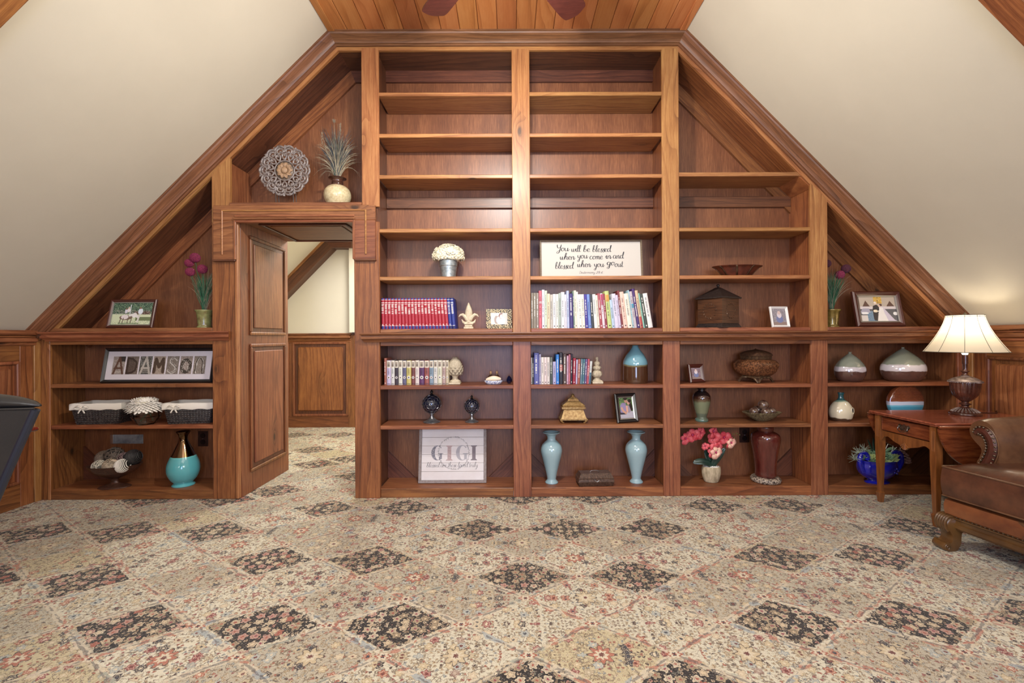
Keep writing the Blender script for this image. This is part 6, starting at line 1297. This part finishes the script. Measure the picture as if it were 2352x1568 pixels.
MB().box((2.60, 2.84, .50), (3.30, 2.852, .612), .001).xf(TM).obj('apron', M['cherry'], e); MB().box((2.60, 3.20, .50), (3.30, 3.212, .612), .001).xf(TM).obj('apron', M['cherry'], e)
m = MB(); hy, hz = 3.03, .56
bp = cr([(hy+.045*a, hz+.022*b, 0) for a, b in ((-1, .3), (-.75, 1), (-.35, .7), (0, 1.1), (.35, .7), (.75, 1), (1, .3), (.7, -.3), (.55, -1), (0, -.75), (-.55, -1), (-.7, -.3))], 3, closed=True)
h = MB().prism([(2.591, p.x, p.y) for p in bp], (-.003, 0, 0)).xf(TM).obj('drawer_handle', M['antique'], e); m = MB()
for sg in (-1, 1): m.sphere((2.585, hy+sg*.034, hz+.006), .006, 8, 6)
m.tube(cr([(2.583, hy-.034, hz+.006), (2.576, hy-.036, hz-.012), (2.572, hy-.015, hz-.024), (2.572, hy+.015, hz-.024), (2.576, hy+.036, hz-.012), (2.583, hy+.034, hz+.006)], 4), .0026, 6); m.xf(TM).obj('bail', M['antique'], h)
# hanging leaves
for yy, sg in ((TY0-.004, -1), (TY1+.004, 1)):
    hh = .27; P = [(TX0+.006, TZ-.03), (TX0+.006, TZ-.05)]+[(p.x, p.y) for p in cr([(TX0+.008, TZ-.05, 0), (TX0+.03, TZ-.12, 0), (TX0+.09, TZ-.205, 0), (TX0+.19, TZ-.262, 0), (TX0+.30, TZ-.275, 0)], 5)[1:]]
    P += [(TX1-.30, TZ-.275)]+[(p.x, p.y) for p in cr([(TX1-.30, TZ-.275, 0), (TX1-.19, TZ-.262, 0), (TX1-.09, TZ-.205, 0), (TX1-.03, TZ-.12, 0), (TX1-.008, TZ-.05, 0)], 5)[1:]]+[(TX1-.006, TZ-.03)]
    m = MB().prism([(x_, yy, z_) for x_, z_ in P], (0, sg*.014, 0)); m.box((TX0+.004, min(yy, yy+sg*.02), TZ-.028), (TX1-.004, max(yy, yy+sg*.02), TZ-.014), .004); m.xf(TM).obj('drop_leaf', M['cherry'], e, ang=50)
# ---- table lamp
def shade_mat():
    n = NT('lampshade'); n.b.inputs['Transmission Weight'].default_value = 0
    tr = n.new('ShaderNodeBsdfTranslucent'); tr.inputs[0].default_value = (.95, .90, .78, 1); mx = n.new('ShaderNodeMixShader'); mx.inputs[0].default_value = .55
    n.link(n.b.outputs[0], mx.inputs[1]); n.link(tr.outputs[0], mx.inputs[2]); n.link(mx.outputs[0], n.n['Material Output'].inputs[0]); return n.done(lin((236, 226, 198)), .8)
M['shade'] = shade_mat(); pm('lampbody', (62, 34, 26), .25, .2, rgb2=(96, 56, 42), scale=20, coat=.6); pm('lampsilver', (150, 134, 128), .35, .3, rgb2=(90, 72, 64), scale=40, stretch=(1, 1, 3)); pm('shadeseam', (96, 92, 78), .7)
LX, LY = 3.035, 3.07
e = thing('table_lamp', 'lit table lamp with cream bell shade and carved urn body', 'lamp', (LX, LY, TZ))
MB().lathe(prof([(.082, 0), (.084, .006), (.082, .014), (.072, .020), (.066, .024), (.050, .036), (.030, .046), (.020, .054), (.018, .060)]), 40).obj('base', M['lampbody'], e)
m = MB()
for k in range(22):
    a = 2*PI*k/22; m.tube([(math.cos(a)*.072, math.sin(a)*.072, .021), (math.cos(a)*.050, math.sin(a)*.050, .038), (math.cos(a)*.032, math.sin(a)*.032, .047)], [.0045, .0042, .0022], 6)
m.obj('base_leaves', M['lampsilver'], e, kind='stuff')
MB().lathe(prof([(.018, .058), (.020, .064), (.030, .070), (.031, .075), (.020, .080), (.018, .086), (.026, .094)]), 32).obj('stem', M['lampbody'], e)
MB().lathe(prof([(.022, .090), (.040, .106), (.060, .130), (.072, .160), (.077, .195), (.078, .218), (.076, .222)]), 88, fn=lambda t, u: 1+.055*abs(math.cos(11*t))-.03).obj('urn_body', M['lampbody'], e, ang=60)
MB().lathe(prof([(.086, .219), (.087, .225), (.080, .230), (.060, .244), (.034, .254), (.022, .258), (.022, .264)]), 66, fn=lambda t, u: 1+.02*math.cos(22*t)*(1-u)).obj('urn_cap', M['lampsilver'], e)
m = MB()
for k in range(48): a = 2*PI*k/48; m.sphere((math.cos(a)*.086, math.sin(a)*.086, .219), .0034, 6, 4)
m.obj('beading', M['lampsilver'], e, kind='stuff')
MB().lathe(prof([(.020, .262), (.014, .270), (.014, .282), (.022, .288), (.022, .294), (.013, .298), (.013, .34)]), 24).lathe([(.016, .34), (.016, .40)], 16).obj('neck', M['lampbody'], e)
MB().tube([(.02, 0, .40), (.06, 0, .45), (.075, 0, .54), (.05, 0, .645), (0, 0, .665)], .0022, 6).tube([(-.02, 0, .40), (-.06, 0, .45), (-.075, 0, .54), (-.05, 0, .645), (0, 0, .665)], .0022, 6).obj('harp', M['antique'], e)
nb = NT('bulb_glass'); nb.b.inputs['Emission Color'].default_value = (1, .86, .62, 1); nb.b.inputs['Emission Strength'].default_value = 5; M['bulb'] = nb.done((1, .95, .85), .3)
MB().lathe(prof([(.014, .40), (.018, .42), (.030, .46), (.030, .48), (.018, .50), (0, .507)]), 20).obj('bulb', M['bulb'], e)
SZ0, SZ1, r0, r1 = .420, .664, .212, .096
n_ = 12; prs = [(r1+(r0-r1)*t**1.45, SZ1-(SZ1-SZ0)*t) for t in [k/14 for k in range(15)]]
sh = MB().lathe(prs[::-1], 72, cap=False, fn=lambda t, u: 1-.012*(1-abs(math.cos(5*t)))).obj('lamp_shade', M['shade'], e, ang=60)
m = MB()
for k in range(10):
    a = 2*PI*k/10+.16; m.tube([(r_*1.004*math.cos(a), r_*1.004*math.sin(a), z_) for r_, z_ in prs], .0013, 5)
for r_, z_ in (prs[0], prs[-1]): m.tube([(r_*math.cos(t*PI/24), r_*math.sin(t*PI/24), z_) for t in range(49)], .0022, 6)
m.obj('seam_piping', M['shadeseam'], sh)
MB().tube([(r1*math.cos(t*PI/12)*(1 if t else 1), r1*math.sin(t*PI/12), SZ1-.01) for t in range(25)], .0015, 5).tube([(-r1, 0, SZ1-.01), (r1, 0, SZ1-.01)], .0015, 5).obj('spider_ring', M['antique'], e)
MB().lathe(prof([(.004, .664), (.010, .672), (.004, .680), (0, .686)]), 12).obj('finial', M['antique'], e)
l = light('POINT', (LX, LY, TZ+.585), 2.4, (1, .86, .68), .035, name='lamp_bulb_light')
cd_ = MB().tube(cr([(LX+.08, LY+.0, TZ+.003), (LX+.16, LY+.06, TZ+.003), (LX+.25, LY+.04, TZ+.003), (TX1+.001, LY+.10, TZ+.004), (TX1+.002, LY+.11, TZ-.10), (TX1+.002, LY+.12, .3)], 6), .0028, 6).obj('lamp_cord', M['outletbrown'], None)
tag(cd_, 'brown lamp cord trailing across the table top to the wall', 'cord')
# ------------------------------------------------------------ leather armchair
def leather(name, c1, c2, rough=.3):
    n = NT(name); ob = n.coord(); f = n.step(n.noise(ob, 7, 4, .6), .35, .68); v = n.vor(ob, 420, 'DISTANCE_TO_EDGE')[0]
    n.bump(n.math('ADD', n.step(v, 0, .2), n.math('MULTIPLY', n.noise(ob, 22, 3), 1.2)), .12, .003); return n.done(n.mix(f, lin(c1), lin(c2)), rough, 0, .5, .3, .2)
M['leather'] = leather('brown_leather', (96, 58, 38), (62, 36, 25), .24); M['leather_tan'] = leather('tan_leather', (112, 78, 52), (78, 50, 34), .24); M['leather_or'] = leather('amber_leather', (134, 80, 44), (100, 54, 32)); M['leather_red'] = leather('oxblood_leather', (88, 42, 28), (66, 32, 24))
pm('nail', (120, 106, 90), .3, .9); pm('carvedwood', (104, 72, 36), .32, rgb2=(78, 52, 28), scale=10, coat=.4); pm('welt', (74, 44, 26), .4)
AC = thing('armchair', 'brown leather armchair with rolled nailhead arms and carved wood base', 'chair', (2.40, 2.52, 0))
# local frame: +x = backwards into the seat, -y = towards the camera (along the front)
WD, DP = .86, .76
def fv(u): return .20*min(u, WD-u)**1.15 if u > 0 else 0
nU = 28
def sweep_front(mb, sect, ua, ub, n=nU, vf=fv):      # section list of (v_off, z) following the bowed front
    vs = []; k = len(sect)
    for i in range(n+1):
        u = ua+(ub-ua)*i/n
        for a, z in sect: vs.append((vf(u)+a, -u, z))
    mb.add(vs, [(i*k+j, (i+1)*k+j, (i+1)*k+(j+1) % k, i*k+(j+1) % k) for i in range(n) for j in range(k)]+[tuple(range(k)), tuple(n*k+j for j in range(k))[::-1]]); return mb
sweep_front(MB(), [(0, .118), (0, .128), (-.012, .130), (-.012, .150), (-.004, .155), (-.004, .172), (-.012, .176), (-.012, .184), (.03, .184), (.03, .118)], .03, WD-.03).obj('front_rail', M['carvedwood'], AC, ang=25)
for sg, xa in ((1, 0), (1, WD)):
    MB().box((.04, -xa-.012, .118), (DP, -xa+.012, .184), .006).obj('side_rail', M['carvedwood'], AC)
MB().box((DP-.03, -WD, .118), (DP, 0, .184), .006).obj('back_rail', M['carvedwood'], AC)
sweep_front(MB(), [(-.010, .186), (-.024, .198), (-.030, .222), (-.030, .250), (-.022, .272), (0, .282), (.04, .282), (.04, .186)], .0, WD).obj('front_band', M['leather_or'], AC)
MB().box((.03, -WD+.0, .186), (DP, 0.0, .290), .02).obj('seat_base', M['leather_tan'], AC)
m = MB(); u = .03
while u < WD-.02: m.sphere((fv(u)-.0125, -u, .191), .0062, 8, 5); u += .0185
m.obj('nailheads', M['nail'], AC, kind='stuff')
# cushion
def cush(u, v):
    # closed rounded loop in (u, z), lofted back
    pass
zb_, zt_ = .296, .452
m = MB(); NU, NV = 26, 14; vs = []
def cu(i, j):
    u = .0+WD*i/NU; v = fv(u)-.035+(DP-.12-fv(u)+.035)*j/NV; eu = min(i, NU-i)/NU; ev = min(j, NV-j)/NV
    return u, v, eu, ev
top = [[None]*(NV+1) for _ in range(NU+1)]
m.grid(NU, NV, lambda a, b: (lambda u, v: (v, -u, zt_+.055*(math.sin(PI*min(1, max(0, a)))**.4)*(1-max(0, 1-b/.22)**2.2)*(1-max(0, 1-(1-b)/.2)**2)))(.0+WD*a, fv(WD*a)-.035+(DP-.12-fv(WD*a)+.035)*b))
m.grid(NU, NV, lambda a, b: (lambda u, v: (v, -u, zb_))(WD*a, fv(WD*a)-.035+(DP-.12-fv(WD*a)+.035)*b))
m.grid(NU, 6, lambda a, b: (fv(WD*a)-.035-.012*math.sin(PI*b), -WD*a, zb_+(zt_-zb_)*b))
for uu in (0, WD): m.grid(10, 6, lambda a, b, uu=uu: (-.035+(DP-.085)*a, -uu+(.012 if uu == 0 else -.012)*math.sin(PI*b), zb_+(zt_-zb_)*b))
m.obj('seat_cushion', M['leather'], AC, ang=70)
m = MB()
for zz in (zb_, zt_):
    m.tube([(fv(WD*k/30)-.037, -WD*k/30, zz) for k in range(31)], .0045, 7); m.tube([(-.035+(DP-.085)*k/6, .001, zz) for k in range(7)], .0045, 7); m.tube([(-.035+(DP-.085)*k/6, -WD-.001, zz) for k in range(7)], .0045, 7)
m.obj('welt', M['leather_tan'], AC)
# arms: scroll profile (y outward, z) swept back
def arm(sg, y0):
    # outline of the roll in (o, z): o = distance outward from inner face
    S = [(-.035, .30), (-.038, .42), (-.036, .52), (-.028, .60), (-.006, .665), (.035, .700), (.085, .700), (.125, .672), (.140, .630), (.128, .592), (.100, .562), (.074, .540), (.066, .515), (.080, .47), (.098, .42), (.098, .20), (-.02, .20)]
    C = cr([(a, b, 0) for a, b in S], 3, closed=True); m = MB(); X0, X1 = .215, DP; k = len(C); vs = []; n = 16
    for i in range(n+1):
        t = i/n; xx = X0+(X1-X0)*t; f = 1 if t > .12 else .90+.10*math.sin(t/.12*PI/2); up = .035*t
        for p in C:
            cz = .60; cy = .05; a = cy+(p.x-cy)*f; b = cz+(p.y-cz)*f+(up if p.y > .5 else 0)
            vs.append((xx, y0+sg*a, b))
    m.add(vs, [(i*k+j, (i+1)*k+j, (i+1)*k+(j+1) % k, i*k+(j+1) % k) for i in range(n) for j in range(k)]+[tuple(range(k)), tuple(n*k+j for j in range(k))]); A = m.obj('arm', M['leather_tan'], AC, ang=60)
    # scroll panel with nails
    cen = cr([(.062, .41, 0), (.040, .455, 0), (.016, .505, 0), (.004, .555, 0), (.014, .602, 0), (.042, .634, 0), (.074, .636, 0), (.090, .618, 0)], 5); wd = [.026, .026, .026, .026, .027, .025, .020, .012]; m = MB(); nn = len(cen); L = []
    for i, p in enumerate(cen):
        t = cen[min(i+1, nn-1)]-cen[max(i-1, 0)]; nv = Vector((-t.y, t.x, 0)).normalized(); w_ = np.interp(i/(nn-1)*7, range(8), wd); L.append((p, nv, w_))
    def ribb(f0, f1, x0, x1):
        q = [(x0, y0+sg*(p.x+nv.x*w_*f0), p.y+nv.y*w_*f0) for p, nv, w_ in L]+[(x1, y0+sg*(p.x+nv.x*w_*f1), p.y+nv.y*w_*f1) for p, nv, w_ in L]; return q
    for f0, f1, xa, xb in ((-1, -.6, .213, .203), (-.6, 0, .203, .198), (0, .6, .198, .203), (.6, 1, .203, .213)):
        m.add(ribb(f0, f1, xa, xb), [(i, i+1, nn+i+1, nn+i) for i in range(nn-1)])
    pn = m.obj('arm_panel', M['leather_red'], AC, ang=60); m = MB()
    for f in (-1.0, 1.0):
        pts = [Vector((.203, y0+sg*(p.x+nv.x*w_*f*.95), p.y+nv.y*w_*f*.95)) for p, nv, w_ in L]; d = 0; last = pts[0]
        for a, b in zip(pts, pts[1:]):
            d += (b-a).length
            if d > .0135: m.sphere(b, .0055, 8, 5); d = 0
    m.obj('nailheads', M['nail'], pn, kind='stuff'); m = MB()
    for f in (-1.28, 1.28): m.tube([(.212, y0+sg*(p.x+nv.x*w_*f), p.y+nv.y*w_*f) for p, nv, w_ in L], .0035, 6)
    m.obj('welt', M['leather_tan'], pn)
arm(1, -.03); arm(-1, -WD+.03)
m = MB(); m.grid(16, 12, lambda a, b: (DP-.10+.07*b-.035*math.sin(PI*b)-.02*math.sin(PI*a), -WD*a, .40+.60*b+.05*math.sin(PI*a)*b))
m.grid(16, 2, lambda a, b: (DP-.03+.08*b, -WD*a, 1.0+.05*math.sin(PI*a)+.02*math.sin(PI*b))); m.grid(16, 3, lambda a, b: (DP+.05, -WD*a, 1.0+.05*math.sin(PI*a)*(1-b)-.80*b))
for a in (0, 1): m.grid(3, 6, lambda t, b, a=a: (DP-.10+.07*b-.035*math.sin(PI*b)+(.15-.07*b+.035*math.sin(PI*b))*t, -WD*a, .20+.80*b))
m.obj('backrest', M['leather'], AC, ang=60)
def foot(y0, sg, front=True):
    P = [(.060, .184), (-.012, .186), (-.034, .176), (-.046, .156), (-.044, .132), (-.030, .108), (-.018, .086), (-.014, .064), (-.020, .046), (-.034, .040), (-.050, .046), (-.060, .038), (-.064, .024), (-.058, .010), (-.044, .002), (-.026, 0), (0, .002), (.022, .014), (.034, .038), (.036, .070), (.040, .100), (.060, .118)]
    C = cr([(a, b, 0) for a, b in P], 3, closed=True); m = MB(); k = len(C); cs = []
    for yy, f in ((-.036, .90), (-.030, .98), (-.018, 1.0), (.018, 1.0), (.030, .98), (.036, .90)):
        for p in C: cs.append(((.0+(p.x)*f)*(1 if front else -1)+(0 if front else DP-.02), y0+yy, .09+(p.y-.09)*f if p.y > .01 else p.y*f))
    m.add(cs, [(i*k+j, (i+1)*k+j, (i+1)*k+(j+1) % k, i*k+(j+1) % k) for i in range(5) for j in range(k)]+[tuple(range(k)), tuple(5*k+j for j in range(k))[::-1]])
    lg = m.obj('leg', M['carvedwood'], AC, ang=50); m = MB()
    if front:
        for i_ in range(5):
            m = MB()      # fluted fan on the knee, scroll spiral on the toe
            yy = y0-.028+.014*i_; m.tube(cr([(.01, yy, .186), (-.030, yy, .184), (-.049, yy, .160), (-.046, yy, .130), (-.030, yy, .106)], 4), [.007, .008, .0085, .008]+[.0075]*12+[.003], 7); m.obj('knee_flute', M['carvedwood'], lg)
        for ys_ in (y0-.037, y0+.037): MB().tube([(-.044+.019*(1-t_/22)*math.cos(t_*.55), ys_, .024+.019*(1-t_/22)*math.sin(t_*.55)) for t_ in range(21)], .0032, 6).obj('toe_scroll', M['carvedwood'], lg)
foot(0.0, 1); foot(-WD, -1); foot(-.04, 1, False); foot(-WD+.04, -1, False)
# ------------------------------------------------------------ office chair and desk on the left
M['blackleather'] = leather('black_leather', (36, 34, 34), (28, 27, 28), .34)
pm('piping_blue', (30, 34, 46), .4); pm('plastic', (24, 24, 26), .4)
OC = thing('office_chair', 'black leather office chair with a padded top roll, cut by the left edge', 'chair', (-1.90, 1.32, 0))
Yc = .21; m = MB()    # back panel plane slightly curved at local y = Yc
zt1 = .94; zb1 = .45
hw_ = lambda z: .13+(.343-.13)*((z-zb1)/(zt1-zb1))**1.05
m.grid(20, 16, lambda a, b: ((2*a-1)*hw_(zb1+(zt1-zb1)*b), Yc-.020-.05*(2*a-1)**2*0-.03*math.cos((2*a-1)*PI/2), zb1+(zt1-zb1)*b))
m.grid(20, 16, lambda a, b: ((2*a-1)*hw_(zb1+(zt1-zb1)*b)*.995, Yc+.003, zb1+(zt1-zb1)*b)); m.grid(20, 1, lambda a, b: ((2*a-1)*hw_(zb1), Yc-.02-.03*math.cos((2*a-1)*PI/2)+(.023+.03*math.cos((2*a-1)*PI/2))*b, zb1))
m.obj('backrest', M['blackleather'], OC)
m = MB()
for sg in (-1, 1): m.tube([(sg*(hw_(zb1+(zt1-zb1)*k/12)+.001), Yc-.012, zb1+(zt1-zb1)*k/12) for k in range(13)], .012, 10)
m.obj('side_trim', M['piping_blue'], OC)
rl = MB().tube([(-.352+.704*k/30, Yc-.004, zt1+.026-.014*abs(2*k/30-1)**6) for k in range(31)], [.0455*math.sin(PI*(.003+.994*k/30))**.5 for k in range(31)], 18, flat=.72)
rl.obj('head_roll', M['blackleather'], OC); MB().tube([(-.345+.69*k/20, Yc-.046*math.sin(PI*(.03+.94*k/20))**.4, zt1+.004) for k in range(21)], .0045, 6).obj('piping', M['blackleather'], OC)
m = MB().grid(14, 14, lambda a, b: ((a-.5)*.50, -.30+.48*b, .47+.035*math.sin(PI*a)**.5*math.sin(PI*b)**.5)); m.box((-.25, -.30, .40), (.25, .18, .472), .02).obj('seat', M['blackleather'], OC)
MB().tube([(0, .16, .40), (0, .26, .42), (0, .262, .60)], .022, 8).obj('back_bracket', M['plastic'], OC)
for sg in (-1, 1): MB().tube(cr([(sg*.24, .10, .43), (sg*.31, .05, .50), (sg*.31, .03, .64), (sg*.30, -.06, .66), (sg*.30, -.22, .65)], 4), .016, 8).obj('armrest', M['plastic'], OC)
MB().lathe([(.03, .10), (.03, .28), (.02, .28), (.02, .42)], 16).obj('gas_column', M['plastic'], OC)
for k in range(5):
    a = 2*PI*k/5+.3; c = Vector((math.cos(a), math.sin(a), 0)); st = MB().tube([c*.02+Vector((0, 0, .10)), c*.26+Vector((0, 0, .07))], [.022, .014], 8).obj('base_arm', M['plastic'], OC)
    MB().lathe([(.001, -.02), (.025, -.02), (.025, .02), (.001, .02)], 14).xf(Matrix.Translation(c*.26+Vector((0, 0, .0255))) @ Matrix.Rotation(PI/2, 4, 'X')).obj('caster', M['plastic'], st)
DX = -2.315; DY = 2.28
DK = thing('desk', 'cherry red desk whose corner shows behind the office chair', 'desk', (-2.85, 1.85, 0))
OD = Matrix.Translation((2.85, -1.85, 0)); pm('redcherry', (110, 30, 22), .15, rgb2=(80, 22, 18), scale=8, stretch=(1, 6, 6), coat=.8)
MB().box((-3.36, 1.46, .722), (DX, DY, .742), .008).box((-3.35, 1.48, .706), (DX-.03, DY-.03, .722), .006).xf(OD).obj('desktop', M['redcherry'], DK)
for xa in (-3.30, -2.98):
    MB().box((xa, 1.52, 0), (xa+.03, DY-.1, .706), .003).xf(OD).obj('side_panel', M['redcherry'], DK)
MB().box((-3.27, 1.52, .45), (-2.98, 1.54, .68), .004).xf(OD).obj('drawer_front', M['redcherry'], DK); MB().box((-3.27, 1.52, .1), (-2.98, 1.54, .43), .004).xf(OD).obj('drawer_front', M['redcherry'], DK)
# ------------------------------------------------------------ ceiling fan (only two blade tips reach into the frame)
pm('fanblade', (92, 46, 40), .3, rgb2=(74, 34, 32), scale=12, stretch=(1, 8, 8), coat=.4); pm('bronze_fan', (60, 48, 40), .35, .7)
FX, FY = -.025, 2.04
F = thing('ceiling_fan', 'dark mahogany ceiling fan blades hanging at the top edge', 'fan', (FX, FY, 2.99))
MB().lathe(prof([(.02, .38), (.07, .36), (.06, .31), (.02, .24), (.015, .12), (.05, .10), (.13, .06), (.14, .0), (.11, -.05), (.05, -.07), (.04, -.12)]), 32).obj('motor', M['bronze_fan'], F)
for k in range(5):
    a = PI/2+2*PI*(k+.5)/5+0.0; rm = Matrix.Rotation(a, 4, 'Z') @ Matrix.Rotation(math.radians(-10), 4, 'X')
    P = cr([(.20, -.05, 0), (.40, -.068, 0), (.60, -.074, 0), (.665, -.070, 0), (.685, -.045, 0), (.70, 0, 0), (.69, .055, 0), (.67, .070, 0), (.60, .074, 0), (.40, .066, 0), (.20, .05, 0)], 4)
    b = MB().prism([(p.x, p.y, -.004) for p in P], (0, 0, .008)).xf(rm).obj('blade', M['fanblade'], F, ang=30)
    MB().tube([(.12, 0, .0), (.17, 0, -.012), (.26, 0, -.008)], [.012, .014, .010], 8).xf(rm).obj('blade_iron', M['bronze_fan'], b)
nf = NT('frosted_glass'); nf.b.inputs['Emission Color'].default_value = (1, .93, .8, 1); nf.b.inputs['Emission Strength'].default_value = 3; M['frost'] = nf.done((1, .98, .94), .4)
for bx_, by_ in ((-.12, .02), (.12, .02), (0, -.18)):
    MB().tube([(0, 0, -.08), (bx_*.7, by_*.7, -.13), (bx_, by_, -.15)], .009, 8).obj('light_arm', M['bronze_fan'], F)
    MB().lathe(prof([(.02, -.15), (.035, -.17), (.05, -.20), (.055, -.23)]), 24, at=(bx_, by_, 0), cap=False).obj('light_shade', M['frost'], F, thick=.002)
